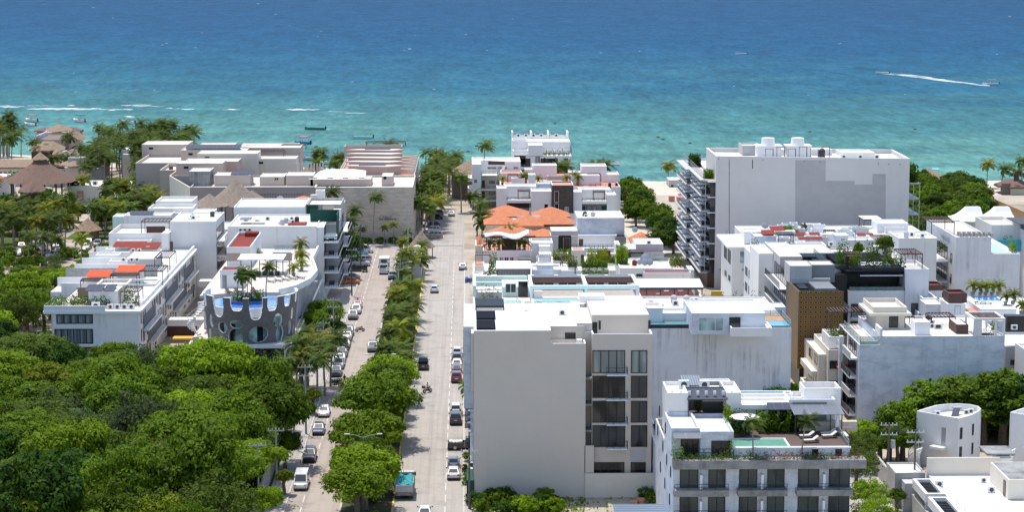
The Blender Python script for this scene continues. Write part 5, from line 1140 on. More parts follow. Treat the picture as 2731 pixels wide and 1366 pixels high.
def hotel():
 H=11.2; a=G(1797,1236,H); b=G(2283,1236,H); Y=a[1]; x0=a[0]; x1=b[0]; t=bld('hotel','white hotel with stained concrete balconies and a planted roof pool terrace',(x0+x1)/2,Y+12)
 D=24; shell(t,R4(x0,x1-.4,Y+.9,Y+D),0,H,par=.05,wm='white_worn',rm='deck')
 part(MB().box(x0-.05,x1+1.3,Y-.2,Y+1.9,H-.75,H+.28),'planter',M['concrete'],t)
 hedge(t,x0,x0+11,Y-.1,Y+1.2,H+.28,.5,'mid',2.2,.22); hedge(t,x0+11,x0+18,Y-.1,Y+1.2,H+.28,.55,'rust',2.0,.2); hedge(t,x0+15,x0+19,Y,Y+1.2,H+.28,.45,'mid',2.0,.2); hedge(t,x0+18.6,x1+1,Y-.1,Y+1.2,H+.28,.6,'rust',2.0,.2); hedge(t,x0-.3,x0+1.2,Y-.1,Y+1.0,H+.3,1.2,'bright',2)
 # guest room floors
 for zf,ys in ((pXZ(1900,1307,Y)[1],0),(pXZ(1900,1377,Y)[1],1),(pXZ(1900,1450,Y)[1],2)):
  for (l,r) in ((1813,1862),(1889,1935),(1971,2019),(2046,2092),(2128,2184),(2210,2266)):
   xl=pXZ(l,1290,Y+.9)[0]; xr=pXZ(r,1290,Y+.9)[0]; wS(t,Y+.9,xl,xr,zf,zf+2.35,2,'glass_g',fr=.09)
  for (l,r) in ((1797,1943),(1967,2099),(2124,2272)):
   xl=pXZ(l,1315,Y)[0]; xr=pXZ(r,1315,Y)[0]
   slab(t,xl,xr,Y-.5,Y+.89,zf-.75,zf-.02,'concrete','balcony'); rail(t,[(xl+.05,Y-.42),(xr-.05,Y-.42)],zf-.02,.75,'black',1.4)
   xm=(xl+xr)/2; part(MB().box(xm-.14,xm+.14,Y+.0,Y+.88,zf,zf+1.75),'privacy_screen',M['white_clean'],t)
 # west wall: small windows
 for i,(yy,z) in enumerate(((Y+3,8.6),(Y+8,8.9),(Y+13,9.4),(Y+4,5.0),(Y+10,5.4),(Y+16,6),(Y+20,9.8),(Y+18,12.8),(Y+10,12.4))): wW(t,x0,yy,yy+.8,z,z+1.3,1,'glass',fr=.06)
 # roof: left rooms (two storeys), pool, deck, bar canopy
 z1=H+3.1; xr1=pXZ(1958,1150,Y+1.8)[0]; xm=pXZ(1869,1150,Y+1.8)[0]
 vol(t,x0,xm,Y+3.0,Y+11.98,H-.05,z1+.4,par=.5,wm='white_worn',rm='roof_dirty'); vol(t,xm,xr1,Y+2.0,Y+11.98,H-.05,z1+.2,par=.45,wm='white_worn',rm='roof_dirty')
 wS(t,Y+3.0,x0+1.1,xm-.1,H,H+2.3,3,'glass',fr=.08,name='glass_door'); wS(t,Y+2.0,xm+1.3,xm+3.6,H,H+2.2,2,'glass',name='glass_door')
 solar(t,x0+.1,xm+.1,Y+1.3,Y+3.0,z1-.45,.4,'greypanel','canopy')
 hedge(t,xm+3.0,xm+3.8,Y+1.2,Y+1.9,H,1.5,'mid',4)
 # penthouse at the back left
 z2=z1+2.8; yb=Y+12; xp=pXZ(1977,1050,yb)[0]; xq=pXZ(1781,1050,yb)[0]
 vol(t,xq,pXZ(1835,1050,yb)[0],yb,yb+7,H,z2,par=.5,wm='white',rm='roof'); vol(t,pXZ(1938,1050,yb)[0],xp,yb,yb+7,H,z2,par=.5,wm='white',rm='roof')
 vol(t,pXZ(1835,1050,yb)[0],pXZ(1938,1050,yb)[0],yb+3.5,yb+7,H,z2,par=.5,wm='grey_dark',rm='roof')
 slab(t,pXZ(1835,1050,yb)[0],pXZ(1938,1050,yb)[0],yb,yb+3.6,z1-.2,z1-.05,'deck','deck'); part(MB().box(pXZ(1880,1050,yb)[0],pXZ(1936,1050,yb)[0],yb+2.2,yb+3.3,z1-.05,z1+1.2),'bar_counter',M['darkmetal'],t)
 wS(t,yb+3.5,pXZ(1890,1070,yb)[0],pXZ(1925,1070,yb)[0],z1+.7,z1+2,3,'glass_pale',f='whitemetal')
 solar(t,pXZ(1833,1050,yb)[0],pXZ(1941,1050,yb)[0],yb-.4,yb+2.6,z2-.75,.75); part(MB().bar((pXZ(1836,1050,yb)[0],yb-.2,z1-.3),(pXZ(1836,1050,yb)[0],yb-.2,z2-.7),.1),'canopy_post',M['darkmetal'],t)
 hedge(t,pXZ(1855,1070,yb)[0],pXZ(1872,1070,yb)[0],yb+.6,yb+2,z1,1.2,'dark',5)
 for i in range(8): x=xq+.6+i*1.05; part(MB().box(x-.16,x+.16,yb+.3,yb+.55,z2-.3,z2+.12),'air_conditioner',M['whitemetal'],t)
 vol(t,pXZ(1868,1010,yb+7)[0],xp-.4,yb+7.02,yb+9,H,z2-.1,par=.2,wm='white',rm='roof'); solar(t,pXZ(1817,1030,yb+7)[0],pXZ(1868,1030,yb+7)[0],yb+5,yb+9,z2-.1,.5,'corrug')
 ac(t,xp-4,yb+5,z2-.5,1.3); ac(t,xp-6.6,yb+5,z2-.5,1.4)
 # pool in front, deck furniture
 yl=Y+2.0; xpl=pXZ(1958,1195,yl)[0]; xpr=pXZ(2106,1195,yl)[0]
 vol(t,xpl,x1-.3,yl,yl+.4,H-.05,H+1.35,par=.02,wm='white_dirty',rm='white_dirty')
 slab(t,xpl,x1-.3,yl+.4,Y+23,H-.0,H+1.15,'deck','deck'); b=pool(t,xpl+.2,xpr,yl+.8,yl+4.9,H+1.24,'pool_green',e=.2)
 wS(t,yl,pXZ(2165,1210,yl)[0],pXZ(2182,1210,yl)[0],H+.3,H+1.1,1,'glass'); wS(t,yl,pXZ(2228,1210,yl)[0],pXZ(2245,1210,yl)[0],H+.3,H+1.1,1,'glass')
 zd=H+1.16
 # bar hall with grey panel canopy
 yc=Y+11.5; zc=zd+2.6; xa=pXZ(2110,1090,yc)[0]; xb=x1+.3
 solar(t,xa,xb,yc-2.5,yc+1.8,zc,.35,'greypanel','canopy'); solar(t,pXZ(2048,1090,yc)[0],xa-.1,yc-1,yc+1.4,zc+.3,.4,'solar')
 for x in (xa+.2,xa+4.5,xb-.3): part(MB().bar((x,yc-2.2,zd),(x,yc-2.2,zc),.12),'canopy_post',M['darkmetal'],t)
 vol(t,xa,xb-.4,yc+2.0,yc+7,H,zc+.9,par=.6,wm='white',rm='roof'); part(MB().box(xa+.5,xb-1.5,yc+1.8,yc+1.99,zd,zc+.6),'canopy_shade_panel',M['grey_dark'],t)  # dark panel over the white wall stands in for shade under the canopy
 part(MB().box(xa+1,xa+8.2,yc-.2,yc+.7,zd,zd+1.15),'bar_counter',M['limestone'],t)
 vol(t,pXZ(2145,1040,yc+4)[0],pXZ(2243,1040,yc+4)[0],yc+4,yc+8,H,zc+1.9,par=1.2,wm='white',rm='roof_dirty')
 xs,xe=xp,xa; vol(t,xs,xe,yc+1.5,yc+5,H,zc+.5,par=.25,wm='white',rm='roof'); part(MB().box(xs+.1,xe-.1,yc+1.0,yc+1.5,zc-.1,zc+.48),'canopy',M['white_clean'],t)
 pool(t,xs+.5,xs+7,yc+6.4,yc+7.8,zc+.7,'pool_aqua'); vol(t,xs,xs+9.5,yc+5.02,yc+8.6,H,zc+.55,par=.3,wm='white',rm='roof')
 for i in range(4): wS(t,yc+1.5,xs+2+i*1.5,xs+3.1+i*1.5,zd,zd+2.3,1,'glass',f='darkmetal',name='glass_door')
 hedge(t,xpl-.3,xpl+.5,Y+7,Y+11.5,H+3,1.0,'bright',4); hedge(t,xpl+.4,xpl+3,Y+9.5,Y+11.5,zd,1.6,'dark',3,.4); hedge(t,xpl+4,xpl+8,Y+10,Y+12,zd,1.5,'mid',3,.45); hedge(t,xpl+8,xpl+9.5,Y+10.5,Y+12.5,zd,1.3,'dark',3,.4)
 rail(t,[(x1-.4,Y+2.2),(x1-.4,Y+23)],zd,1.0,'greymetal',2,True); rail(t,[(x0+.2,Y+1.95),(xm+4,Y+1.95)],H+.28,.9,'black',1.5)
 for i,(px,py) in enumerate(((2008,1215),(2138,1215))):
  x,y=pXZ(px,py,Y+1.6)[0],Y+1.55; pp=palm(('palm in a grey pot on the hotel parapet in front of the green pool','palm in a grey pot on the hotel parapet left of the loungers')[i],x,y,4.3,.55,z=H+.3,name='potted_palm'); 
 parasol('open cream parasol on the hotel roof terrace',pXZ(1985,1130,Y+8.5)[0],Y+8.5,zd,1.9,2.9); parasol('closed cream parasol beside the daybeds on the hotel roof',pXZ(2232,1150,Y+9.5)[0],Y+9.5,zd,closed=True)
 for i,(px,yy) in enumerate(((2163,5.2),(2152,7.6),(2208,9.0),(2212,7.6))): lounger(('front cream lounger by the green hotel pool','rear cream lounger by the green hotel pool','cream daybed behind the closed parasol','cream daybed in front of the closed parasol')[i],pXZ(px,1180,Y+yy)[0],Y+yy,zd,-1.35,'linen','loungers on the hotel roof deck')
 xs2=pXZ(2252,1180,Y+7.5)[0]; s=thing('sofa','cream outdoor sofa at the right edge of the hotel roof deck','sofa',(xs2,Y+7.5,zd))
 part(MB().box(xs2-.4,xs2+.5,Y+6.2,Y+8.8,zd,zd+.4).box(xs2+.3,xs2+.5,Y+6.2,Y+8.8,zd+.4,zd+.85),'frame',M['wicker'],s); part(MB().box(xs2-.38,xs2+.28,Y+6.25,Y+8.75,zd+.405,zd+.55),'cushion',M['linen'],s)
 # low white wing between hotel and tan block
 w=bld('annex','low white flat roofed annex where two workers stand beside the hotel',26,262); vol(w,24.4,x0+1.0,264,284,0,pXZ(1760,1100,275)[1]*0+7.6,par=.15,wm='white_dirty',rm='roof_dirty')
 for i,(px,yy) in enumerate(((1743,272),(1752,268.5))): person(('worker in dark clothes standing farther back on the white annex roof','worker in dark clothes nearest on the white annex roof')[i],max(24.9,pXZ(px,1090,yy)[0]),yy,7.46,'stand','black','jeans',pi)
hotel()
# ================================================================ right hand side, middle distance
def onwall(px,py,a,b):
 d=ray(px,py); nx,ny=-(b[1]-a[1]),(b[0]-a[0]); t=(a[0]*nx+a[1]*ny)/(d[0]*nx+d[1]*ny); return (d[0]*t,d[1]*t,CAMH+d[2]*t)
def big_block():
 t=bld('apartment_block','huge blank pale grey block with a darker unpainted patch and cooling towers on its roof',72,455)
 a=(52.7,440.0); b=(92.3,433.5); H=28.3
 vol(t,52.8,92.6,459,484,0,23.5,par=.5,wm='palegrey',rm='roof_dirty'); shell(t,[a,b,(92.8,454),(52.7,458.9)],0,H,par=.9,th=.35,wm='palegrey',rm='roof_dirty',cap='white_clean')
 def patch(l,r,y0,y1,mat,o,name,m=None):
  q=[onwall(l,y1,a,b),onwall(r,y1,a,b),onwall(r,y0,a,b),onwall(l,y0,a,b)]
  mb=m or MB(); mb.add([(x-.16*o,y-o,z) for x,y,z in q]+[(x,y+.02,z) for x,y,z in q],[(0,1,2,3),(0,4,5,1),(1,5,6,2),(2,6,7,3),(3,7,4,0)])
  return mb if m else part(mb,name,M[mat],t)
 m=MB(); patch(2121,2202,427,640,0,.03,0,m); patch(2202,2279,482,640,0,.03,0,m); patch(2279,2327,492,640,0,.03,0,m); patch(2327,2362,464,640,0,.03,0,m); part(m,'unpainted_patch',M['rawgrey'],t)
 part(patch(1944,1946,424,640,0,.04,0,MB()),'crack',M['concrete'],t); part(patch(2006,2008,426,450,0,.04,0,MB()),'crack',M['darkmetal'],t)
 for px,py in ((1917,424),(2035,426),(2145,430),(2187,432),(2343,436),(2370,438),(2400,438)): patch(px-1,px+1.2,py-1.2,py+1.2,'darkmetal',.05,'weep_hole')
 for i,px in enumerate((2061,2140)):
  x=pXZ(px,400,446)[0]; part(MB().box(x-3.4,x+1.6 if i<0 else x+1.7,445,449,H-.8,H+1.4).box(x-3.6,x+1.9,444.8,449.2,H+1.4,H+1.7),'cooling_tower_casing',M['white_clean'],t); part(MB().tube([(x-.9,447,H+1.7),(x-.9,447,H+3.2)],[1.5,1.35],20),'fan_stack',M['white_clean'],t)
 for i in range(3): tank(t,pXZ((2110,2192,2120)[i],405,446)[0],446,H-.9,.7,1.9,'darkmetal')
 p=MB(); 
 for i in range(6): x=63.5+i*2.4; p.tube([(x,443,H-.9),(x,443,H+1.2+.4*(i%2)),(x+1.6,443,H+1.2+.4*(i%2)),(x+1.6,443,H-.9)],.10,6)
 part(p,'pipework',M['darkmetal'],t)
 vol(t,59.5,63.5,450,457,H-.9,H+1.3,par=.4,wm='grey',rm='roof'); vol(t,63.6,66,448,450,H-.9,H+1.0,par=.1,wm='white'); vol(t,67,79,450.5,455,H-.9,H+.35,par=.1,wm='white',rm='roof'); vol(t,80,87,444,452,H-.9,H+.25,par=.2,wm='white',rm='roof_dirty')
 for i in range(3): ac(t,80+i*3.5,442,H-.9,1.2)
 # slab edged western facade
 part(MB().box(51.6,52.68,441,484,3.2,23),'glazed_facade',M['glass'],t); part(MB().box(51.2,52.68,441,484,0,3.19),'brown_base_wall',M['brown'],t)
 r=random.Random(5)
 for f in range(7):
  z=3.2+3.3*f
  part(MB().box(49.5,51.58,441.2,463,z-.12,z+.12),'balcony_slab',M['grey'],t); part(MB().box(48.7,51.58,463.1,484,z-.12,z+.12),'balcony_slab',M['grey'],t)
  if f<6:
   lv=MB(); ps=MB()
   for k in range(11): ps.box(50.6,50.72,441.5+k*4.1,441.62+k*4.1,z+.13,z+3.17)
   part(ps,'post_row',M['greymetal'],t)
   for g in (1.1,2.2):
    y=442+r.uniform(0,3)
    while y<481: L=r.uniform(3,6); lv.box(49.7 if y<462 else 48.9,51.2,y,min(483.5,y+L),z+g-.05,z+g+.05); y+=L+r.uniform(1.5,4)
   part(lv,'louvre',M['white_clean'],t); part(MB().box(49.8,49.9,441.3,463,z+.13,z+1.0).box(49.0,49.1,463.1,483.9,z+.13,z+1.0),'balustrade',M['grey_dark'],t)
   slab(t,51.0,52.69,440.2,440.98,z+3.0,z+3.15,'white_clean','balcony_slab')
 slab(t,50.2,52.68,441,484,22.8,23.05,'roof_tan','terrace_deck'); rail(t,[(50.3,441.2),(50.3,484)],23.05,1.6,'greymetal',1.2); pool(t,51.0,52.3,470,480,23.2,'pool_aqua','white',.15)
 hedge(t,50.6,52.5,443,446,23,1.1,'mid',7,.4); hedge(t,50.3,52.6,468,473,23,1.5,'dark',7,.4)
 for f in range(7):
  z=3+3.3*f; slab(t,92.6,95.2,436,470,z-.1,z+.1,'greymetal','balcony_slab'); 
 pp=MB()
 for k in range(6): pp.box(95.0,95.15,436+k*6,436.15+k*6,0,23)
 part(pp,'post_row',M['greymetal'],t); hedge(t,92.8,95,437,444,22.8,2.0,'dark',5,.5)
 x=53.6; rb=MB()
 for k in range(7): rb.bar((54+k*.75,437,0),(54+k*.75,437,11+2*sin(k*2)),.06)
 c=bld('construction_site','timber formwork and steel bars of a building under construction before the grey block',58,432,'construction site'); part(rb,'steel_bar_row',M['rubber'],c)
 fw=MB().box(53.5,60.5,428,436,0,4.6); part(fw,'formwork',M['tanwood'],c); q=MB()
 for k in range(9): q.box(53+k*.9,53.2+k*.9,426,436.5,4.65,4.8)
 for k in range(6): q.box(53,61,427+k*1.6,427.2+k*1.6,4.81,4.95)
 part(q,'timber_beam',M['wood'],c); q=MB()
 for k in range(12): q.box(52.6+k*.75,52.8+k*.75,421,427.9,2.8,2.95)
 for k in range(5): q.box(52.6,61,421.6+k*1.4,421.8+k*1.4,2.95,3.1)
 part(q,'rafter',M['tanwood'],c)
 person('construction worker in a yellow vest standing on the timber formwork',59.6,433,4.96,'stand','yellow','jeans',2.5)
big_block()
def glass_corner():
 t=bld('office_building','white building with a pale green glass corner beside the construction site',60,407); H=14.6; Y=400
 x0=pXZ(1953,660,Y)[0]; x1=pXZ(2030,660,Y)[0]
 vol(t,x0,x1,Y,417,0,H,par=.08,wm='white'); slab(t,x0-1.0,x1-1,Y-.6,417.5,H-.35,H+.06,'white_clean','roof_slab')
 wP(t,Y,1973,2008,670,702,3,'glass_pale',f='whitemetal'); wP(t,Y,1977,2008,715,724,3,'glass_pale',f='whitemetal'); wP(t,Y,1983,2008,755,763,2,'glass')
 for yy in (402,408): wW(t,x0,yy,yy+4.5,10.8,13.4,4,'glass_s',f='darkmetal'); wW(t,x0,yy,yy+3,7.4,8.4,2,'glass',f='darkmetal')
 vol(t,x0+3,x0+5,405,407,H,H+1.8,par=.1)
 t=bld('apartment_block','plain white block with a railed cream roof terrace right of the green glass corner',64,392); H=15.0; Y=385
 x0=pXZ(2008,684,Y)[0]; x1=pXZ(2080,684,Y)[0]; d=vol(t,x0,x1,Y,397,0,H,par=.1,wm='white_dirty',rm='roof_tan'); rail(t,[(x0+.1,396.8),(x1,396.8)],H-.1,1.4,'greymetal',1.3); hedge(t,x0+.3,x0+1.6,389,391,H-.1,1.5,'olive',3)
 for z in (4,7,10): wW(t,x0,387,390,z,z+1.6,2,'glass'); wW(t,x0,392,395,z,z+1.6,2,'glass')
glass_corner()
def roofscape():
 t=bld('apartment_block','sprawling white flat roofed block with red awnings and aqua pool strips',78,412); H=15.0; Y=397
 x0=pXZ(2014,660,Y)[0]; x1=pXZ(2366,660,Y)[0]; vol(t,x0,x1,Y,428,0,H,par=.25,wm='white',rm='roof')
 def bx(l,r,py,dep,h0,h1,wm='white',rm='roof',par=.3):
  a=G(l,py,H+h1); b=G(r,py,H+h1); return vol(t,a[0],b[0],a[1],a[1]+dep,H+h0-.26,H+h1,par=par,wm=wm,rm=rm)
 def at2(px,py,z=0): return G(px,py,H+z)
 bx(1985,2030,618,5,0,2.2); bx(2012,2070,630,6,0,2.6,'white_worn'); bx(2115,2230,632,3,0,.9); bx(2230,2262,628,3.5,0,2.8,'white_clean',par=.02); bx(2262,2330,640,4,0,1.6); bx(2280,2362,630,8,0,1.2,rm='roof'); bx(2130,2205,655,5,0,1.7,'white'); bx(2195,2275,664,4,0,1.0,'grey',rm='roof_tan')
 bx(2215,2330,672,5,0,1.9,'grey',rm='roof_dirty'); bx(2030,2080,655,3,0,1.6,'white_worn'); bx(2110,2150,648,3,0,1.2)
 for (l,r,py,d,z,n) in ((2035,2070,625,4,2.7,'red'),(2058,2095,615,4,2.9,'red'),(2115,2150,627,1.6,1.2,'red'),(2160,2188,627,1.6,1.2,'red'),(2287,2310,629,1.6,1.5,'red'),(2320,2357,629,1.6,1.5,'red'),(2130,2195,639,1.3,1.2,'red')):
  a=at2(l,py,z); b=at2(r,py,z); solar(t,a[0],b[0],a[1],a[1]+d,H+z,.35,n,'red_awning')
 for l,r,py in ((2190,2228,632),(2263,2285,632)):
  a=at2(l,py,.3); b=at2(r,py,.3); pool(t,a[0],b[0],a[1]-2.5,a[1]+1.5,H+.3,'pool_aqua')
 a=at2(2298,622,0); pergola(t,a[0],a[0]+3.4,a[1]-2,a[1]+3,H-.2,3.0,'darkmetal',6,roof='canvas'); a=at2(2072,660,0); pergola(t,a[0],a[0]+3.0,a[1]-1,a[1]+2,H-.2,2.6,'black',8,roof='darkmetal')
 a=at2(2200,640,0); pergola(t,a[0],a[0]+2.4,a[1],a[1]+2,H,1.6,'black',6); a=at2(2170,672,0); pergola(t,a[0],a[0]+3.2,a[1],a[1]+3,H-.3,1.0,'black',8)
 a=at2(2040,612,2.4); dish(t,a[0],a[1],H+2.4,.7); flatroof_clutter(t,x0+3,x1-3,Y+1,Y+16,H-.25,16,3); rail(t,[(x0+6,Y+3),(x0+20,Y+3)],H-.2,1.1,'greymetal',1); rail(t,[(x0+9,Y+9),(x0+22,Y+9)],H-.2,1.1,'black',1)
 for k,(u,v) in enumerate(((5,5),(12,4),(18,7),(9,12))): vol(t,x0+u,x0+u+2.6,Y+v,Y+v+2,H-.26,H+.9+.3*k,par=.2,wm='grey' if k%2 else 'white_worn',rm='roof_dirty')
 q=random.Random(12)
 for k in range(26): u=q.uniform(1.5,x1-x0-4); v=q.uniform(1,22); w=q.uniform(1.5,4); vol(t,x0+u,x0+u+w,Y+v,Y+v+q.uniform(1.2,2.6),H-.26,H+q.uniform(.7,2.3),par=q.choice([.1,.5,.6]),wm=q.choice(['white','white_worn','grey','white_dirty']),rm=q.choice(['roof_dirty','roof_dirty','roof_tan']))
 a=at2(2104,620,1); shrub('round bright green potted tree on the white roofscape before the grey wall',a[0],a[1],'bright',1.15,H-.2,name='potted_tree'); a=at2(2143,620,0); shrub('small dark potted cactus like plant on the white roofscape',a[0],a[1],'dark',.4,H-.2,sz=.9,name='potted_plant')
 # white stair towers to the right
 t=bld('apartment_block','pair of tall plain white cubes with rooftop machines right of the roofscape',90,398); H=17.4
 a=pXZ(2360,620,402); b=pXZ(2412,620,402); vol(t,a[0],b[0],402,412,0,H+.6,par=.4,wm='white'); 
 a=pXZ(2397,645,391); b=pXZ(2499,645,391); vol(t,a[0],b[0],391,401,0,H,par=.35,wm='white'); flatroof_clutter(t,a[0],b[0],393,400,H-.3,7,9)
 vol(t,b[0]-9,b[0]-3,403,409,0,H+1.3,par=.2,wm='white_clean'); slab(t,b[0]-10,b[0],401.2,414,H-1,H-.6,'roof','roof_slab'); vol(t,a[0]-1.5,a[0]-.02,389,396,0,H-3.5,par=.3)
 for k in range(4): part(MB().tube([(b[0]-6+k*.9,390.9,H-2-.5*k),(b[0]-5.6+k*.9,390.6,H-2.3-.5*k),(b[0]-5.5+k*.9,390.6,H-3.6-.5*k)],.06,5),'pipe',M['black'],t)
 wW(t,a[0]-1.5,390,392,6,8,1,'glass')
roofscape()
def modern_block():
 t=bld('apartment_block','charcoal and grey block with a gravel roof and black street balconies behind the gold screen',62,368); H=17.6
 a=pXZ(2080,690,366); b=pXZ(2139,690,366); c=pXZ(2222,690,372)
 shell(t,R4(a[0],b[0],366,385),0,H,par=.12,wm='grey',rm='roof_tan',cap='white_clean'); vol(t,b[0],c[0],371,383,0,H-.1,par=.1,wm='grey',rm='roof_tan')
 shell(t,R4(a[0]-2.6,a[0]-.02,374,386),3,H-.6,par=.08,wm='white',rm='roof_tan'); 
 wS(t,366,a[0]+4,a[0]+5,H-3.0,H-.9,1,'glass'); wS(t,371,b[0]+1,b[0]+3.4,H-3.1,H-.8,2,'glass')
 for i,z in enumerate((3.5,6.8,10.1,13.4)):
  part(MB().box(a[0]-1.6,a[0]-.02,356,373.8,z-.2,z),'balcony_slab',M['white_clean'],t); rail(t,[(a[0]-1.5,356),(a[0]-1.5,373.7)],z,1.1,'black',.5)
  wW(t,a[0],357,372,z+.1,z+2.6,6,'glass',f='black')
 shell(t,R4(a[0],a[0]+6,354.2,365.9),0,14.6,par=.12,wm='grey_dark',rm='roof_tan',cap='white_clean'); part(MB().box(a[0]+6.02,b[0]+7,355,365.9,0,14),'wall',M['grey_dark'],t)
 slab(t,a[0]+1,a[0]+5.5,363,365.8,14.5,15.2,'redtile','terrace')
 # gold perforated screen block
 t=bld('apartment_block','block wrapped in a gold perforated screen with a black roof',57,341); H=16.2; Y=336.0
 x0=pXZ(2130,790,Y)[0]; x1=pXZ(2250,790,Y)[0]
 part(MB().box(x0+.4,x1-.3,Y+.4,352,0,H-.3),'wall',M['black'],t)
 part(MB().box(x0,x1,Y,Y+.2,3.4,H+.0),'perforated_screen',M['lattice'],t); part(MB().box(x0,x0+.2,Y+.2,346.5,3.4,H),'perforated_screen',M['lattice'],t)
 sk=MB()
 for i in range(9): sk.box(x0+3.2,x0+6.6,Y+3+i*.8,Y+3.5+i*.8,H-.28,H+.05)
 part(MB().box(x0+.45,x1-.4,Y+.45,Y+10.4,H-.295,H-.285),'roof',M['panel'],t); part(sk,'skylight_slats',M['greymetal'],t); part(MB().box(x0+.8,x0+2.2,Y+4,Y+9,H-.28,H-.1),'roof_panel',M['glass'],t); part(MB().box(x0+.5,x1-.4,Y+10.5,Y+11,H-.3,H+.5),'wall',M['grey'],t)
 vol(t,x0+.2,x0+3.9,347,353,H-.4,H+2.6,par=.1,wm='grey',rm='roof'); vol(t,x0+3.95,x1+.6,348,353,H-.4,H+2.6,par=.1,wm='grey_dark',rm='roof_dirty')
 for i in range(4): slab(t,x1+.02,x1+1.6,338,352,3.4+3.2*i,3.6+3.2*i,'black','balcony_slab')
 part(MB().box(x1+.0,x1+2.2,352.2,353,0,H+.5),'wall',M['black'],t)
 # black and white block with roof garden
 t=bld('apartment_block','white block with a black recessed bar terrace and a lush roof garden above it',70,360); Y=350.0; H=17.8
 xl=pXZ(2262,800,Y)[0]; xm=pXZ(2412,800,Y)[0]; xr=pXZ(2474,800,Y)[0]
 vol(t,xm,xr,Y-.5,360,0,H,par=.5,wm='white_dirty',rm='roof_dirty'); zt=pXZ(2340,776,Y)[1]
 vol(t,xl,xm-.02,Y,358,0,zt,par=.9,wm='white',rm='deck'); part(MB().box(xl+.5,xm-.05,Y+4.5,358,zt-.9,H-1.0),'back_wall',M['black'],t); part(MB().box(xl-.3,xm-.05,Y+.4,372,H-1.0,H-.5),'roof_slab',M['panel'],t); part(MB().box(xl+2,xm-.3,Y+.2,Y+.38,H-1.3,H-1.15),'neon_tube',M['whitemetal'],t)
 part(MB().box(xl-3,xl-.02,Y+1.2,372,0,H-1.2),'wall',M['black'],t); rail(t,[(xl+.1,Y+.1),(xm-.1,Y+.1)],zt,.7,'darkmetal',1.4,True)
 for i in range(5): hedge(t,xl+.5+i*1.9,xl+1.6+i*1.9,Y+.6,Y+1.6,zt-.9,1.1,'dark',3); part(MB().box(xl+1+i*1.8,xl+2+i*1.8,Y+2.2,Y+3,zt-.9,zt-.2),'table',M['darkmetal'],t)
 for l,r,n in ((2270,2300,3),(2320,2333,1),(2343,2372,2),(2380,2404,2)): wP(t,Y,l,r,811,846,n,'glass_g' if n>1 else 'glass',fr=.1)
 wP(t,Y-.5,2430,2461,809,846,2,'glass_g',fr=.1); wP(t,Y-.5,2430,2461,857,885,2,'glass_g',fr=.1)
 for l,r in ((2268,2322),(2336,2412)):
  a=pXZ(l,846,Y)[0]; b=pXZ(r,846,Y)[0]; z=pXZ(l,846,Y)[1]; slab(t,a,b,Y-1.1,Y-.02,z-.2,z-.02,'white_clean','balcony_slab'); rail(t,[(a,Y-1.05),(b,Y-1.05)],z,1.0,'darkmetal',1.5,True)
 wP(t,Y,2268,2322,857,885,4,'glass'); zg=H-.5
 rail(t,[(xl-2.5,Y+.6),(xm-.1,Y+.6)],zg,1.0,'black',1.5); rail(t,[(xl-2.5,Y+.6),(xl-2.5,371)],zg,1.0,'black',1.5,True)
 for (u,v,w,d,s,m) in ((-1.5,3,1.6,2,1.6,'dark'),(.5,2,2,1.2,1.5,'mid'),(3,1.2,3,1.0,1.3,'dark'),(6,1.2,2.6,1.2,1.4,'mid'),(8.6,1.2,1.4,1,1.2,'dark'),(4.6,9,2.4,2.2,1.9,'mid'),(0,10,2,2,2.0,'dark'),(8,10,1.6,3,1.4,'mid')):
  planter(t,xl+u,xl+u+w,Y+v,Y+v+d,zg,.5,m,'darkmetal',s=s,dense=3,size=.34)
 slab(t,xl+2.5,xl+8,Y+4,Y+8,zg,zg+.5,'grey','seating_deck'); pergola(t,xl+.2,xl+2.6,Y+3.6,Y+6.8,zg,2.4,'brown',6); part(MB().box(xl+.3,xl+2.5,Y+5,Y+6.6,zg,zg+1.9),'wall',M['brown'],t)
 pergola(t,xm-.4,xm+3.4,Y+2,Y+8,H-.5,2.6,'brown',10); 
 part(MB().bar((xl+3.2,Y+12,zg),(xl+3.2,Y+12,zg+5.5),.08),'mast',M['darkmetal'],t)
 for u,v,h in ((3.0,7,.62),(7.4,6.5,.85)): tree('potted_tree',('slim potted tree in the middle of the roof garden','tall thin potted tree beside the pergola of the roof garden')[u>5],xl+u,Y+v,'small','mid',h,h*1.5,z=zg)
 # beige stepped house
 t=bld('house','beige stepped house with a planted roof and a small red awning',60,322); Y=320.0
 a=pXZ(2210,930,Y)[0]; b=pXZ(2265,930,Y)[0]; h=pXZ(2230,934,Y)[1]; vol(t,a,b,Y,334,0,h,par=.5,wm='cream',rm='roof'); vol(t,a+.6,b,323,330,h-.4,h+1.5,par=.5,wm='white',rm='roof'); hedge(t,a+1,b-.2,324,328,h+1.1,.9,'olive',2)
 vol(t,a-1.2,a-.02,322,336,0,h-1.1,par=.1,wm='cream',rm='roof'); solar(t,b-2.0,b+.2,Y-1.0,Y,h-2.6,.3,'orange_roof','red_awning')
 for z in (h-5.2,h-8.4): wS(t,Y,a+2,b-.4,z,z+2.2,2,'glass'); slab(t,a+1.3,b,Y-1.1,Y-.02,z-.2,z,'white_clean','balcony_slab'); rail(t,[(a+1.35,Y-1.05),(b,Y-1.05)],z,.9,'black',.7)
 for z in (h-3.0,h-6.2,h-9): wW(t,a-1.2,323,326,z,z+1.4,2,'glass'); wW(t,a-1.2,328,331,z,z+1.4,2,'glass'); wS(t,Y,a+.2,a+1.4,z,z+1.3,1,'glass')
 for z in (h-4,h-7.2): part(MB().box(a-2.1,a-1.22,323,334,z-.9,z),'balcony',M['cream'],t)
modern_block()
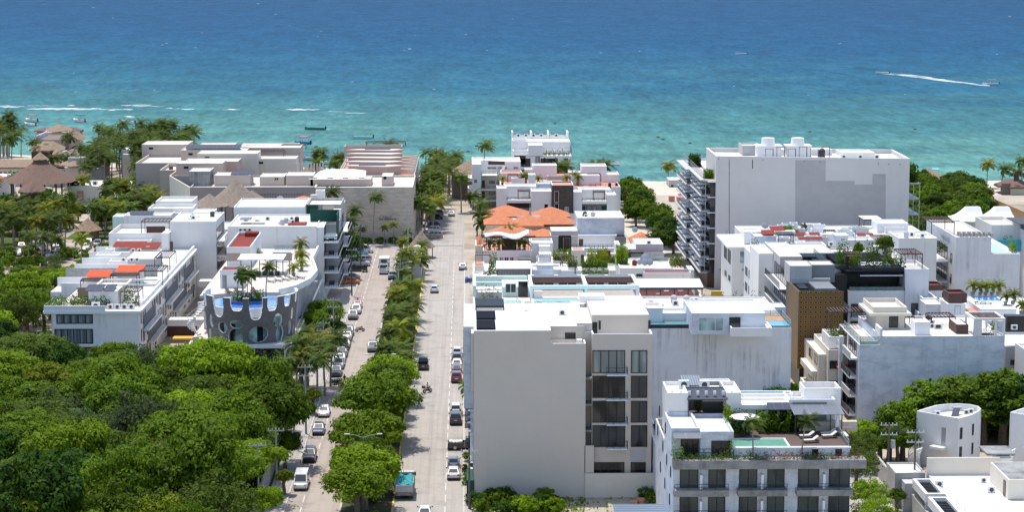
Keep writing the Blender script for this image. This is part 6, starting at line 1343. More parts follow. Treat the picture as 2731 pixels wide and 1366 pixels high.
def weathered():
 t=bld('apartment_block','broad weathered blue grey wall block with a tan roof terrace above the trees',80,318); Y=310.0
 H=pXZ(2500,897,Y)[1]; x0=pXZ(2293,920,Y)[0]; xn=pXZ(2347,920,Y)[0]; x1=pXZ(2680,897,Y)[0]; zt=pXZ(2320,921,Y)[1]
 shell(t,R4(x0,xn,Y,328),0,zt,par=.15,wm='white_worn',rm='roof_tan',cap='white_clean'); shell(t,R4(xn,x1,Y,328),0,H,par=.25,wm='white_worn',rm='roof_dirty',cap='white_clean')
 part(MB().box(xn-.02,xn+.35,Y+.0,Y+4,H,H+1.2),'wall',M['white'],t); rail(t,[(x0+.1,Y+14),(x0+.1,Y+.1),(xn-.1,Y+.1)],zt,1.3,'greymetal',2.4,True); slab(t,x0+.3,xn-.2,Y+.3,Y+1.4,zt-.1,zt+.5,'cream','bench')
 for f in range(4):
  z=1.2+f*2.9; part(MB().box(x0-1.2,x0-.02,Y+1.5,327,z-.25,z),'balcony_slab',M['white'],t); wW(t,x0,Y+2.5,Y+9,z+.1,z+2.2,4,'glass',f='brown'); wW(t,x0,Y+10.5,Y+16.5,z+.1,z+2.2,4,'glass',f='brown'); part(MB().box(x0-1.2,x0-1.05,Y+1.5,327,z,z+.9),'balustrade',M['grey'] if f%2 else M['darkmetal'],t)
 part(MB().box(x0-1.5,x0-.9,Y+8.6,Y+9.4,0,12),'column',M['white'],t)
 # penthouse, box, pergolas, open frame
 a=pXZ(2336,880,Y+8)[0]; b=pXZ(2412,880,Y+8)[0]; vol(t,a,b,Y+8,Y+16,H-.3,H+1.9,par=.02,wm='cream',rm='roof_tan'); slab(t,a-1.2,b+.8,Y+6.8,Y+16.5,H+1.9,H+2.3,'cream','roof_slab'); vol(t,a-.6,b+.2,Y+7.5,Y+16,H+2.3,H+3.2,par=.6,wm='cream',rm='roof_tan'); wS(t,Y+8,a+2,b-1,H-.1,H+1.7,3,'glass')
 a=pXZ(2440,885,Y+2)[0]; b=pXZ(2480,885,Y+2)[0]; vol(t,a,b,Y+2,Y+5,H-.3,H+1.8,par=.1,wm='white_clean',rm='roof'); dish(t,b-.6,Y+7,H+.2,.8)
 for (l,r,yy) in ((2215,2325,Y+15),(2412,2440,Y+9),(2482,2548,Y+9)):
  a=pXZ(l,880,yy)[0]; b=pXZ(r,880,yy)[0]; pergola(t,a,b,yy,yy+4,H-.4 if l>2300 else H-2.4,1.6 if l>2300 else 3.4,'brown',int((b-a)/.5),slat=.16)
 a=pXZ(2597,890,Y+.0)[0]; vol(t,pXZ(2550,890,Y+3)[0],a-.1,Y+3,Y+8,H-.3,H+1.2,par=.05,wm='brown',rm='roof_dirty')
 b2=MB(); zz=H+2.4
 for x in (a,a+3.2,x1-.3): b2.box(x,x+.3,Y,Y+.3,H,zz).box(x,x+.3,Y+5.7,Y+6,H,zz)
 b2.box(a,a+1.2,Y+.01,Y+.25,H-.02,zz-.05); b2.box(a,x1,Y-.02,Y+.3,zz,zz+.3).box(a,x1,Y+5.7,Y+6,zz,zz+.3).box(a,a+.3,Y+.3,Y+5.7,zz,zz+.3).box(x1-.3,x1,Y+.3,Y+5.7,zz,zz+.3); part(b2,'portal_frame',M['white'],t)
 s=MB(); 
 for i in range(12): s.box(a+.4+i*.38,a+.55+i*.38,Y+.35,Y+5.65,zz+.02,zz+.15)
 part(s,'slat_canopy',M['brown'],t)
 for i in range(3): lounger(('white lounger on the left under the open white roof frame','white lounger in the middle under the open white roof frame','white lounger on the right under the open white roof frame')[i],a+1.6+i*.7,Y+2.6,H-.2,.5,'canvas','white loungers under the open roof frame')
 hedge(t,x1-1.4,x1-.5,Y+1.5,Y+4,H,1.2,'mid',2)
 flatroof_clutter(t,xn+10,x1-10,Y+6,Y+16,H-.25,9,31)
 # houses behind on the right: blue pool deck with potted palms
 t=bld('house','white house with a blue rooftop pool and a row of potted palms',92,340); Y=333.0; H=pXZ(2650,856,Y)[1]
 x0=pXZ(2560,856,Y)[0]; vol(t,x0,x0+22,Y,356,0,H,par=.12,wm='white_dirty',rm='roof'); zd=H+1.7; a=pXZ(2617,846,Y+1.5)[0]; b=pXZ(2710,846,Y+1.5)[0]
 vol(t,a,b,Y+1.5,Y+12,H-.15,zd,par=.02,wm='white_clean',rm='roof'); pool(t,pXZ(2603,800,Y+9)[0],pXZ(2672,800,Y+9)[0],Y+8.6,Y+13.4,zd+.06,'pool_blue'); slab(t,a-2,a-.02,Y+2,Y+7,H-.1,H+.9,'redtile','stair')
 vol(t,x0-1.4,x0+1.6,Y+3,Y+9,0,zd+.6,par=.1,wm='white'); vol(t,x0-1.0,x0+2.0,Y+4,Y+8,zd+.6,zd+2.2,par=.4,wm='brown',rm='red'); wS(t,Y+3,x0-.2,x0+.8,H,H+2.0,1,'whitemetal',f='grey',name='door')
 for i,(px,py,s) in enumerate(((2594,784,1.5),(2613,794,1.2),(2628,793,1.4),(2645,794,1.3),(2662,793,1.4),(2681,825,1.2),(2701,825,1.4),(2724,832,1.4),(2733,826,1.2))):
  yy=Y+14.2 if i<5 else Y+3.5+i*.3; x=pXZ(px,py,yy)[0]; pot_palm(('first','second','third','fourth','fifth','front left','front right','right edge','far right edge')[i]+' potted palm by the blue rooftop pool',x,yy,zd if i<7 else H,s*.85,'potted palms by the blue rooftop pool')
 for i in range(2): lounger(('left white lounger by the blue rooftop pool','right white lounger by the blue rooftop pool')[i],pXZ(2614+i*15,815,Y+6.4)[0],Y+6.4,zd,1.4,'canvas','white loungers by the blue rooftop pool')
 t=bld('house','small white stacked cubes with a brown slatted roof box beside the roof garden',82,348); Y=340.0
 a=pXZ(2474,800,Y)[0]; b=pXZ(2538,800,Y)[0]; vol(t,a,b,Y,356,0,pXZ(2500,852,Y)[1],par=.3,wm='white_dirty',rm='roof_dirty'); vol(t,a,a+2.6,Y+1,Y+6,9,pXZ(2490,812,Y+1)[1],par=.1,wm='white_dirty'); vol(t,a+.5,b-1,Y+6,Y+13,9,pXZ(2500,795,Y+6)[1],par=.4,wm='white',rm='roof_dirty')
 vol(t,pXZ(2481,770,358)[0],pXZ(2513,770,358)[0],358,362,0,pXZ(2500,775,358)[1],par=.1,wm='white_dirty'); vol(t,pXZ(2481,770,358)[0]-.1,pXZ(2513,770,358)[0]+.1,358-.1,362,pXZ(2500,775,358)[1],pXZ(2500,760,358)[1],par=.4,wm='brown',rm='red')
 pergola(t,b-1.2,b+2.2,Y+6,Y+14,9.5,2.4,'brown',9); tank(t,b-2.4,Y+1.5,11,.6,1.5,'white_dirty')
weathered()
def far_right():
 t=bld('apartment_block','tall blank white block with a stepped turquoise pool and a brown pergola',100,400); Y=392.0
 H=pXZ(2600,633,Y)[1]; x0=pXZ(2551,633,Y)[0]; xm=pXZ(2644,633,Y)[0]; x1=pXZ(2700,680,Y)[0]; xe=pXZ(2722,680,Y)[0]; hp=pXZ(2670,678,Y)[1]
 shell(t,R4(x0,xm,Y,418),0,H,par=.3,wm='white_dirty',rm='roof_tan'); shell(t,R4(xm,xe,Y+.3,418),0,hp,par=.08,wm='white_dirty',rm='roof')
 pool(t,xm+.5,x1-.2,Y+1.0,Y+15,hp+.1,'pool_mint'); hedge(t,x1+.2,xe-.2,Y+1.5,Y+5,hp,1.3,'bright',4)
 pergola(t,x0-3.5,x0+1,Y+6,Y+14,H-.4,2.4,'brown',9); part(MB().box(xm-.15,xm+.15,Y+.4,Y+16,hp,H-.31),'wall',M['white'],t)
 rail(t,[(x0+.1,Y+.1),(xm-.2,Y+.1)],H,.9,'brown',.6)
 f=MB()
 for i in range(14): f.box(x0+1.2+i%7*.95,x0+1.8+i%7*.95,Y+2+i//7*2,Y+2.8+i//7*2,H-.3,H+.5)
 part(f,'stacked_furniture',M['greymetal'],t)
 for z in (4,8,12): wW(t,x0,Y+3,Y+4.2,z,z+1.8,1,'glass'); slab(t,x0-2.4,x0-.02,Y+6,417,z-.3,z,'white_dirty','balcony_slab'); wW(t,x0,Y+7,417,z+.1,z+2.6,8,'glass')
 hedge(t,x0-2.4,x0-.3,Y+7,Y+9,H-4,1.4,'olive',3)
 t=bld('apartment_block','white block with a teal glass pool wall behind the stepped turquoise pool',106,425); Y=424.0
 a=pXZ(2645,600,Y)[0]; h=pXZ(2680,600,Y)[1]; vol(t,a,a+6,Y,438,0,h,par=.7,wm='white',rm='roof_tan'); vol(t,a+5.7,a+16,Y-6,440,0,h-.6,par=.08,wm='white',rm='roof'); slab(t,a+4.5,a+15,Y-5,Y+6,h+.6,h+.8,'darkmetal','roof_slab'); part(MB().box(a+.5,a+5.6,Y-2,Y-1.8,h-5.5,h-2.8),'teal_wall',M['teal'],t); vol(t,a,a+5.7,Y-2.1,Y-.02,0,h-5.2,par=.05,wm='white'); hedge(t,a+2,a+4,Y-1.7,Y-.6,h-5.2,1.7,'dark',4)
 t=bld('event_tent','pair of joined white peaked tents beside the trees on the right',106,470,'tent')
 for px0,px1,ap,yy in ((2551,2631,2595,472),(2631,2716,2672,474)):
  a=pXZ(px0,590,yy)[0]; b=pXZ(px1,590,yy)[0]; z=pXZ(px0,589,yy)[1]; za=pXZ(ap,552,yy+4)[1]; c=pXZ(ap,552,yy+4)[0]; vs=[];fs=[]
  R0=[(a,yy),(b,yy),(b,yy+9),(a,yy+9)]; T0=[(c-1.6,yy+3.4),(c+1.6,yy+3.4),(c+1.6,yy+5),(c-1.6,yy+5)]
  for k in range(6):
   s=k/5; e=s**1.7
   for i in range(4):
    for j in range(4):
     u=j/4; p=[R0[i][q]+(R0[(i+1)%4][q]-R0[i][q])*u for q in (0,1)]; w=[T0[i][q]+(T0[(i+1)%4][q]-T0[i][q])*u for q in (0,1)]
     vs.append((p[0]+(w[0]-p[0])*s,p[1]+(w[1]-p[1])*s,z+(za-z)*e-(.25*sin(pi*u) if k==0 else 0)))
  fs=[(k*16+i,k*16+(i+1)%16,(k+1)*16+(i+1)%16,(k+1)*16+i) for k in range(5) for i in range(16)]+[tuple(range(80,96))]
  part(MB().add(vs,fs),'tent_roof',M['canvas'],t); vol(t,a+.8,b-.4,yy+1,yy+8,0,z-.3,par=.02,wm='white',rm='roof')
 # round white towers
 for k,(off,lab) in enumerate(((0,'round ended white house with an outside spiral stair and machines on its roof'),(249,'second round ended white house cut by the right edge of the photo'))):
  H=7.6; t=bld('house',lab,*( (70,286) if k==0 else (82,284)))
  px=[(2445,1097),(2557,1117),(2590,1108),(2610,1098),(2617,1091),(2609,1084),(2587,1079),(2557,1077),(2525,1078),(2497,1081),(2473,1088)]
  pts=[G(a+off,b+(3 if k else 0),H) for a,b in px]; shell(t,pts,0,H,par=1.0,th=.22,wm='white',rm='roof_dirty')
  F=pts[1];L=pts[0]; ux,uy=(F[0]-L[0]),(F[1]-L[1]); l=hypot(ux,uy); ux/=l;uy/=l
  def onL(u,z,o,ux=ux,uy=uy,L=L): return (L[0]+ux*u+uy*o,L[1]+uy*u-ux*o,z)
  frame_window(t,onL,l*.60,l*.72,3.5,6.0,1,'greymetal','white',.05,'door')
  Rr=pts[3]; vx,vy=Rr[0]-F[0],Rr[1]-F[1]; m=hypot(vx,vy); vx/=m;vy/=m
  def onR(u,z,o,vx=vx,vy=vy,F=F): return (F[0]+vx*u+vy*o,F[1]+vy*u-vx*o,z)
  for (A,B,u) in ((pts[1],pts[2],.35),(pts[2],pts[3],.5)):
   wx,wy=B[0]-A[0],B[1]-A[1]; wl=hypot(wx,wy); wx/=wl;wy/=wl
   for z in (1.9,4.6): frame_window(t,lambda q,zz,o:(A[0]+wx*q+wy*o,A[1]+wy*q-wx*o,zz),u,u+.6,z,z+1.6,1,'glass','darkmetal',.05,'window')
  # landing and curved stair
  c=onL(l*.64,0,1.0); b=MB(); b.prism([onL(l*.45,0,0.02)[:2],onL(l*.45,0,1.3)[:2],onL(l*.75,0,1.3)[:2],onL(l*.75,0,0.02)[:2]],3.0,3.35); part(b,'landing',M['white'],t)
  st=MB(); rl=MB(); last=None
  for i in range(13):
   a=i/12; ang=-.2+a*1.9; cx,cy,_=onL(l*.37,0,1.7); r0,r1=.6,2.2; z=3.2-a*3.0
   dirx=lambda g:(ux*sin(g)*-1+uy*cos(g), uy*sin(g)*-1-ux*cos(g))
   d=dirx(ang); d2=dirx(ang+.17); st.prism([(cx+d[0]*r0,cy+d[1]*r0),(cx+d[0]*r1,cy+d[1]*r1),(cx+d2[0]*r1,cy+d2[1]*r1),(cx+d2[0]*r0,cy+d2[1]*r0)],z-.16,z)
   p=(cx+d[0]*r1,cy+d[1]*r1,z); rl.bar(p,(p[0],p[1],z+1.0),.05)
   if last: rl.bar((last[0],last[1],last[2]+1.0),(p[0],p[1],p[2]+1.0),.06); rl.bar((last[0],last[1],last[2]+.5),(p[0],p[1],p[2]+.5),.04)
   last=p
  part(st,'stair',M['white_clean'],t); part(rl,'stair_railing',M['whitemetal'],t)
  mx=sum(p[0] for p in pts)/len(pts); my=sum(p[1] for p in pts)/len(pts)
  part(MB().add([(mx-.9,my-.6,H-.95),(mx+.1,my-.6,H-.95),(mx+.7,my+.7,H-.1),(mx-.3,my+.7,H-.1),(mx-.9,my-.6,H-1.0),(mx+.1,my-.6,H-1.0),(mx+.7,my+.7,H-.15),(mx-.3,my+.7,H-.15)],[(0,1,2,3),(7,6,5,4),(0,4,5,1),(1,5,6,2),(2,6,7,3),(3,7,4,0)]),'solar_heater_panel',M['solar'],t); part(MB().tube([(mx-.3,my+.9,H-.1),(mx+.9,my+.9,H-.1)],.2,10),'heater_tank',M['greymetal'],t)
  for dx,dy in ((-2.6,.3),(1.6,1.0),(2.6,-.6),(2.4,1.6)): ac(t,mx+dx,my+dy,H-1.0,.8)
 # front right house with the bright white roof
 t=bld('house','house with a bright white roof terrace and a cream rear parapet at the bottom right',68,256); H=4.5
 x0=G(2476,1268,H)[0]; Yb=G(2476,1268,H)[1]; vol(t,x0,x0+22,205,Yb,0,H,par=.05,wm='white',rm='roof'); zt=pXZ(2560,1222,Yb)[1]
 part(MB().box(x0-.2,pXZ(2667,1230,Yb)[0],Yb+.02,Yb+.3,0,zt),'parapet_wall',M['cream'],t)
 vol(t,x0-4.2,x0-.3,Yb+.4,Yb+6,0,4.7,par=.2,wm='oldcon',rm='roof'); slab(t,pXZ(2625,1220,Yb+2)[0],pXZ(2700,1220,Yb+2)[0],Yb+.6,Yb+5,zt+.1,zt+.35,'concrete','roof_slab'); vol(t,pXZ(2667,1230,Yb)[0],pXZ(2695,1230,Yb)[0],Yb+.4,Yb+4,0,zt,par=.02,wm='white',rm='concrete')
 a=G(2690,1281,7.0)[0]; Yh=G(2690,1281,7.0)[1]; vol(t,a,a+8,Yh,Yh+9,H,7.0,par=.05,wm='cream',rm='concrete'); wW(t,a,Yh+1.2,Yh+2.2,H,H+2.0,1,'wood',f='brown',name='door'); ac(t,a-1.2,Yh+3.5,H); ac(t,a-7,Yh+6.5,H); ac(t,a-.9,Yh+8.6,H,.8)
 for (y0,y1) in ((241,249.5),(251,258.5)):
  b=MB().box(x0-2.6,x0-2.2,y0,y1,H-.9,H+.2).box(x0-.5,x0-.1,y0,y1,H-.9,H+.2).box(x0-2.2,x0-.5,y0,y0+.4,H-.9,H+.2).box(x0-2.2,x0-.5,y1-.4,y1,H-.9,H+.2); part(b,'roof_frame',M['white'],t); s=MB()
  for k in range(10): s.box(x0-2.2,x0-.5,y0+.6+k*.75,y0+.75+k*.75,H-.3,H-.1)
  part(s,'slat_canopy',M['darkmetal'],t); part(MB().box(x0-2.5,x0-.2,y0+.2,y0+.4,0,H-.9),'wall',M['grey'],t); rail(t,[(x0-2.5,y0),(x0-2.5,y1)],1.5,1.1,'black',.5)
 rail(t,[(x0+.1,205),(x0+.1,250)],H,1.0,'greymetal',4); part(MB().box(x0-3.4,x0-1.0,Yb-2,Yb+.2,0,H-.6),'wall',M['grey'],t)
 w=single(MB().box(56.5,56.8,205,262,-.1,2.6).box(56.8,57.1,262,262.3,-.1,2.6).box(55.9,56.2,262.4,300,-.1,2.7),'boundary_wall',M['oldcon'],'long stained concrete boundary wall along the alley right of the hotel','wall')
 single(MB().box(56.3,68,297,297.3,-.1,2.4),'boundary_wall',M['oldcon'],'dark concrete wall across the lot behind the round ended house','wall')
 t=bld('house','grey and white houses with satellite gear at the right edge beside the weathered wall',98,318); a=pXZ(2682,930,318)[0]; vol(t,a,a+14,318,330,0,pXZ(2700,925,318)[1],par=.3,wm='grey',rm='roof_dirty'); wS(t,318,a+.8,a+2,7.5,8.3,1,'glass'); vol(t,a+1.2,a+14,305,317,0,pXZ(2710,955,305)[1],par=.4,wm='white',rm='roof'); wS(t,305,a+1.6,a+2.4,5.5,7.0,1,'glass'); part(MB().box(a+.3,a+8,319,321,12.5,15),'machine_shed',M['black'],t); ac(t,a+1.3,318.3,13)
far_right()
# ================================================================ middle block between the right road and the beach street
def midblock():
 # far beach house
 t=bld('apartment_block','white stepped beach house standing alone against the sea',14,612); Y=612.0
 x0=pXZ(1369,450,Y)[0]; x1=pXZ(1525,450,Y)[0]; z=lambda py,yy=Y: pXZ(1450,py,yy)[1]
 vol(t,x0,x1,Y,640,0,z(416),par=.3,wm='white',rm='roof'); vol(t,x0+4.4,x0+8.6,Y+.0,Y+8,z(417),z(387),par=.2,wm='white'); vol(t,x0,x0+4.4,Y+2,Y+8,z(416),z(404),par=.9,wm='white',rm='roof'); vol(t,x0,x0+4.3,Y+8.1,Y+18,z(416),z(375,Y+8),par=.8,wm='white',rm='roof')
 vol(t,x0+4.3,x1,Y+9,Y+20,z(416),z(378,Y+9),par=.2,wm='white',rm='roof'); vol(t,x0,x1,Y+20.2,640,z(416),z(366,Y+20),par=1.0,wm='white',rm='roof_dirty')
 for i,s in enumerate((0,.34,.65,1.0)): x=x0+(x1-x0-.4)*s; part(MB().box(x,x+.4,Y+20,640,z(366,Y+20),z(366,Y+20)+1.5),'fin_wall',M['white'],t)
 for i in range(6): ac(t,x0+2+i*2.3,Y+22,z(366,Y+20),1.2)
 rail(t,[(x0+8.7,Y+.1),(x1-.1,Y+.1)],z(416),2.4,'darkmetal',2.4); rail(t,[(x1-.1,Y+.2),(x1-.1,Y+8.8)],z(416),2.4,'darkmetal',2.0)
 for i in range(6): hedge(t,x0+9+i*1.3,x0+10+i*1.3,Y+.5,Y+1.8,z(416),1.0,'olive',2); part(MB().box(x0+9+i*1.3,x0+9.9+i*1.3,Y+3,Y+4.5,z(416),z(416)+.8),'furniture',M['grey'],t)
 for l,r,a,b,n,g in ((1370,1402,416,438,2,'glass'),(1428,1440,418,438,1,'glass_s'),(1451,1454,420,438,1,'glass'),(1481,1484,420,438,1,'glass'),(1503,1515,422,440,2,'glass_s'),(1408,1413,388,403,1,'glass')): wP(t,Y if b>410 else Y+8.1,l,r,a,b,n,g)
 for f in range(3): wS(t,Y,x0+1,x0+5,2+3.3*f,4.4+3.3*f,2,'glass'); wS(t,Y,x0+8,x0+13,2+3.3*f,4.4+3.3*f,3,'glass')
 # white balconied block left
 t=bld('apartment_block','white block with open balconies and a spiral stair at the street corner near the beach',5,590); Y=580.0; z=lambda py,yy=Y: pXZ(1300,py,yy)[1]
 x0=pXZ(1259,450,Y)[0]; x1=pXZ(1390,450,Y)[0]; xa=pXZ(1283,450,Y)[0]; xb=pXZ(1326,450,Y)[0]
 vol(t,x0,x1,Y+6,600,0,z(437),par=.4,wm='white',rm='roof'); vol(t,x0,xa,Y,Y+6,0,z(438),par=.2,wm='white'); vol(t,xa,xb,Y+3,Y+6,0,z(463),par=.9,wm='cream',rm='roof')
 for py in (467,505,534): part(MB().box(xa+.02,xb,Y-.4,Y+2.98,z(py)-.25,z(py)),'balcony_slab',M['white'],t); rail(t,[(xa,Y-.3),(xb,Y-.3)],z(py),1.0,'black',.9)
 for l,a,b in ((1265,479,487),(1265,510,520)): wP(t,Y,l,l+7,a,b,1,'glass_s')
 for a,b in ((481,502),(510,532),(540,552)): wP(t,Y+3,1285,1293,a,b,1,'brown',f='brown',name='door'); wP(t,Y+3,1305,1320,a+1,b-12 if b<540 else b-2,2,'glass_s')
 for l,r in ((1268,1279),(1300,1324),(1327,1352),(1369,1382)): wP(t,Y+6,l,r,445,451,2,'glass_s',f='greymetal')
 wP(t,Y+6,1302,1346,430,439,1,'brown',f='brown',name='louvre')
 b=MB()
 for i in range(30):
  a=i*.42; zz=.6+i*.38; b.prism([(xb+1.1+.25*cos(a),Y+.6+.25*sin(a)),(xb+1.1+1.2*cos(a),Y+.6+1.2*sin(a)),(xb+1.1+1.2*cos(a+.45),Y+.6+1.2*sin(a+.45)),(xb+1.1+.25*cos(a+.45),Y+.6+.25*sin(a+.45))],zz,zz+.35)
 part(b,'spiral_stair',M['white_clean'],t)
 for py in (479,507): part(MB().box(x0-1.2,x0-.02,Y+4,Y+12,z(py)-1,z(py)),'balcony',M['white'],t)
 # pool terrace block
 t=bld('apartment_block','white block with terracotta roof terraces and two long pale pools near the beach',22,568); Y=562.0; z=lambda py,yy=Y: pXZ(1450,py,yy)[1]
 H=z(497); x0=pXZ(1335,500,Y)[0]; x1=pXZ(1655,500,Y)[0]; vol(t,x0,x1,Y,600,0,H-.2,par=.12,wm='white',rm='redtile')
 def bx(l,r,py,dep,zb,wm='white',rm='roof',par=.3,h=None):
  # box with its front top edge on row py, standing so that its foot is on the terrace at zb
  a=None
  for k in range(40):
   yy=Y+k*.9; zz=pXZ((l+r)/2,py,yy)[1]
   if zz<=zb+(h or 2.8): a=yy; break
  a=a or Y+30; zz=pXZ((l+r)/2,py,a)[1]; return vol(t,pXZ(l,py,a)[0],pXZ(r,py,a)[0],a,a+dep,zb-.3,zz,par=par,wm=wm,rm=rm)
 bx(1335,1392,462,8,H,h=2.0,rm='redtile'); bx(1410,1428,466,4,H,'white',h=4.2,par=.1); bx(1420,1485,441,6,H,h=3.5); bx(1517,1548,459,5,H,h=2.5); bx(1551,1618,443,8,H,h=4.0,rm='roof_dirty'); bx(1605,1652,466,9,H,h=1.8,rm='roof_tan'); bx(1460,1515,470,3,H,'beige',h=1.6); bx(1523,1600,468,4,H,'white_clean',h=2.4,par=.05); bx(1400,1420,452,5,H,h=2.6); bx(1365,1400,476,3,H,'white',h=1.8)
 pool(t,pXZ(1437,483,Y+3)[0],pXZ(1504,483,Y+3)[0],Y+2,Y+6.5,H+.8,'pool_mint'); slab(t,pXZ(1429,490,Y)[0],pXZ(1525,490,Y)[0],Y-.3,Y+1.5,H-2.2,H+.75,'white_worn','pool_wall'); part(MB().box(pXZ(1430,500,Y)[0],pXZ(1466,500,Y)[0],Y-.5,Y-.32,H-5.0,H-2.6),'recess_dark_panel',M['grey_dark'],t)  # shade of an opening under the pool, drawn as a dark panel
 for l,r,py,hh in ((1354,1382,470,2.4),(1565,1602,478,2.4),(1390,1418,452,1.6)): xx=pXZ(l,py,Y+9)[0]; pergola(t,xx,pXZ(r,py,Y+9)[0],Y+7,Y+11,H-.2,hh,'brown',7)
 pot=[(1340,474,1.2),(1395,474,1.5),(1402,475,1.5),(1435,474,1.2),(1511,472,1.3),(1533,480,1.6),(1541,480,1.4)]
 for i,(px,py,s) in enumerate(pot): pot_palm(('leftmost','second','third','fourth','fifth','sixth','rightmost')[i]+' potted palm on the terracotta beach terraces',pXZ(px,py,Y+5)[0],Y+5+i%3,H-.2,s,'potted palms on the terracotta terraces','terracotta_pot')
 wP(t,Y,1622,1630,488,501,1,'glass'); wP(t,Y,1641,1648,488,496,1,'glass'); rail(t,[(x1-8,Y+.1),(x1-.1,Y+.1)],H-.2,.9,'black',1.2)
 for i in range(2): lounger(('pink daybed on the left beach terrace','pink daybed on the right beach terrace')[i],pXZ((1358,1580)[i],478,Y+4)[0],Y+3,H-.2,1.5,'redtile')
 b=MB().add([(pXZ(1607,450,598)[0],594,H+2.6),(pXZ(1650,450,598)[0],594,H+2.6),(pXZ(1650,450,598)[0],600,H+3.0),(pXZ(1607,450,598)[0],600,H+3.0),(pXZ(1607,450,598)[0],594,H+2.4),(pXZ(1650,450,598)[0],594,H+2.4),(pXZ(1650,450,598)[0],600,H+2.8),(pXZ(1607,450,598)[0],600,H+2.8)],[(0,1,2,3),(7,6,5,4),(0,4,5,1),(1,5,6,2),(2,6,7,3),(3,7,4,0)]); part(b,'shade_roof',M['corrug'],t)
 # twin terrace houses with slate tower
 t=bld('apartment_block','twin white terraced houses joined by a brown slate tower above the orange roofs',22,545); Y=540.0; z=lambda py,yy=Y: pXZ(1470,py,yy)[1]
 def wing(l,a,b,r,ptop,pter,side):
  x0=pXZ(l,520,Y)[0]; xa=pXZ(a,520,Y)[0]; xb=pXZ(b,520,Y)[0]; x1=pXZ(r,520,Y)[0]
  vol(t,x0,xa,Y,Y+7,0,z(ptop),par=.3,wm='white'); vol(t,xb,x1,Y,Y+7,0,z(ptop+8),par=.3,wm='white'); vol(t,xa,xb,Y+1.2,Y+7,0,z(pter+8),par=.1,wm='grey_dark',rm='roof')
  slab(t,xa+.02,xb-.02,Y-.1,Y+1.18,z(pter+11),z(pter+3),'white','balcony'); rail(t,[(xa+.1,Y),(xb-.1,Y)],z(pter+3),.7,'black',1.0)
  vol(t,xa-.5,xb+1.5,Y+7.1,Y+13,0,z(ptop-6,Y+7),par=.3,wm='white',rm='roof'); pergola(t,xb-3.4,xb-.4,Y+2,Y+5,z(pter+8),2.4,'brown',5,roof='brown'); lounger('brown and cream sofa on the '+side+' twin house terrace',xa+1.6,Y+3,z(pter+8),1.5,'linen')
  return x0,xa,xb,x1
  
 w=wing(1325,1351,1417,1471,502,530,'left'); wS(t,Y+1.2,w[1]+.5,w[2]-.5,z(556),z(540),4,'glass'); wP(t,Y,1452,1461,545,556,1,'glass')
 w=wing(1517,1552,1619,1644,512,533,'right'); 
 for l,r,g in ((1553,1561,'glass'),(1564,1577,'glass_s'),(1580,1592,'glass_s'),(1604,1618,'greenmesh')): wP(t,Y+1.2,l,r,549,567,1,g)
 rail(t,[(pXZ(1527,565,Y-2)[0],Y-2),(pXZ(1633,565,Y-2)[0],Y-2)],z(568),.9,'black',1.5); slab(t,pXZ(1517,570,Y-2)[0],pXZ(1640,570,Y-2)[0],Y-2.2,Y-.12,0,z(568),'white','wall')
 x0=pXZ(1472,500,Y)[0]; x1=pXZ(1529,500,Y)[0]; vol(t,x0,x1,Y-.6,Y+9,0,z(494,Y-.6),par=.3,wm='slate',rm='redtile',cap='white_clean'); wP(t,Y-.6,1479,1490,510,540,1,'glass',f='whitemetal'); wP(t,Y-.6,1479,1490,543,560,1,'glass',f='whitemetal'); wP(t,Y-.6,1506,1517,552,563,2,'glass_s',f='whitemetal')
 # orange tiled house
 t=bld('tiled_house','large house with orange clay tile hip roofs around a dry fountain court',10,520,'house'); Y=508.0; z=lambda py,yy: pXZ(1400,py,yy)[1]
 ze=z(598,Y); X=lambda px,yy=Y: pXZ(px,590,yy)[0]
 vol(t,X(1297),X(1437),Y+.6,Y+22,0,ze-.3,par=.02,wm='cream',rm='roof'); vol(t,X(1437),X(1528),Y+2.0,Y+20,0,ze-.9,par=.02,wm='cream',rm='roof'); vol(t,X(1297),X(1338),Y-.4,Y+1,0,ze-.2,par=.02,wm='cream')
 hip(t,X(1290),X(1375),Y-.6,Y+9,ze,ze+1.9,M['tile'] if 0 else 'tile','x'); hip(t,X(1366),X(1450),Y-2.2,Y+8,ze-.15,ze+2.1,'tile','x'); hip(t,X(1410),X(1537),Y,Y+8,ze-.1,ze+1.9,'tile','x')
 hip(t,X(1290),X(1420),Y+14,Y+25,ze+.1,ze+2.3,'tile','x'); hip(t,X(1423),X(1530),Y+14,Y+23,ze,ze+2.0,'tile','x'); part(MB().tube([((X(1420)),Y+11.5,ze-.2),((X(1420)),Y+11.5,ze+.4)],[3.6,3.6],20),'dry_fountain',M['concrete'],t); part(MB().cyl(X(1418),Y+12,ze+.4,ze+2.6,.35,.15,n=8),'fountain_jet',M['grey'],t)
 hip(t,X(1297,496),X(1427,496),493,502,z(629,493),z(629,493)+1.9,'tile','x'); hip(t,X(1410,496),X(1490,496),494,502,z(632,494),z(632,494)+1.5,'tile','x'); vol(t,X(1300,496),X(1480,496),494.5,505,0,z(632,494)-.5,par=.02,wm='cream')
 for px in (1331,1362,1380,1388): wP(t,Y+.6 if px>1340 else Y-.4,px,px+5,604,613,1,'glass_s',f='whitemetal')
midblock()
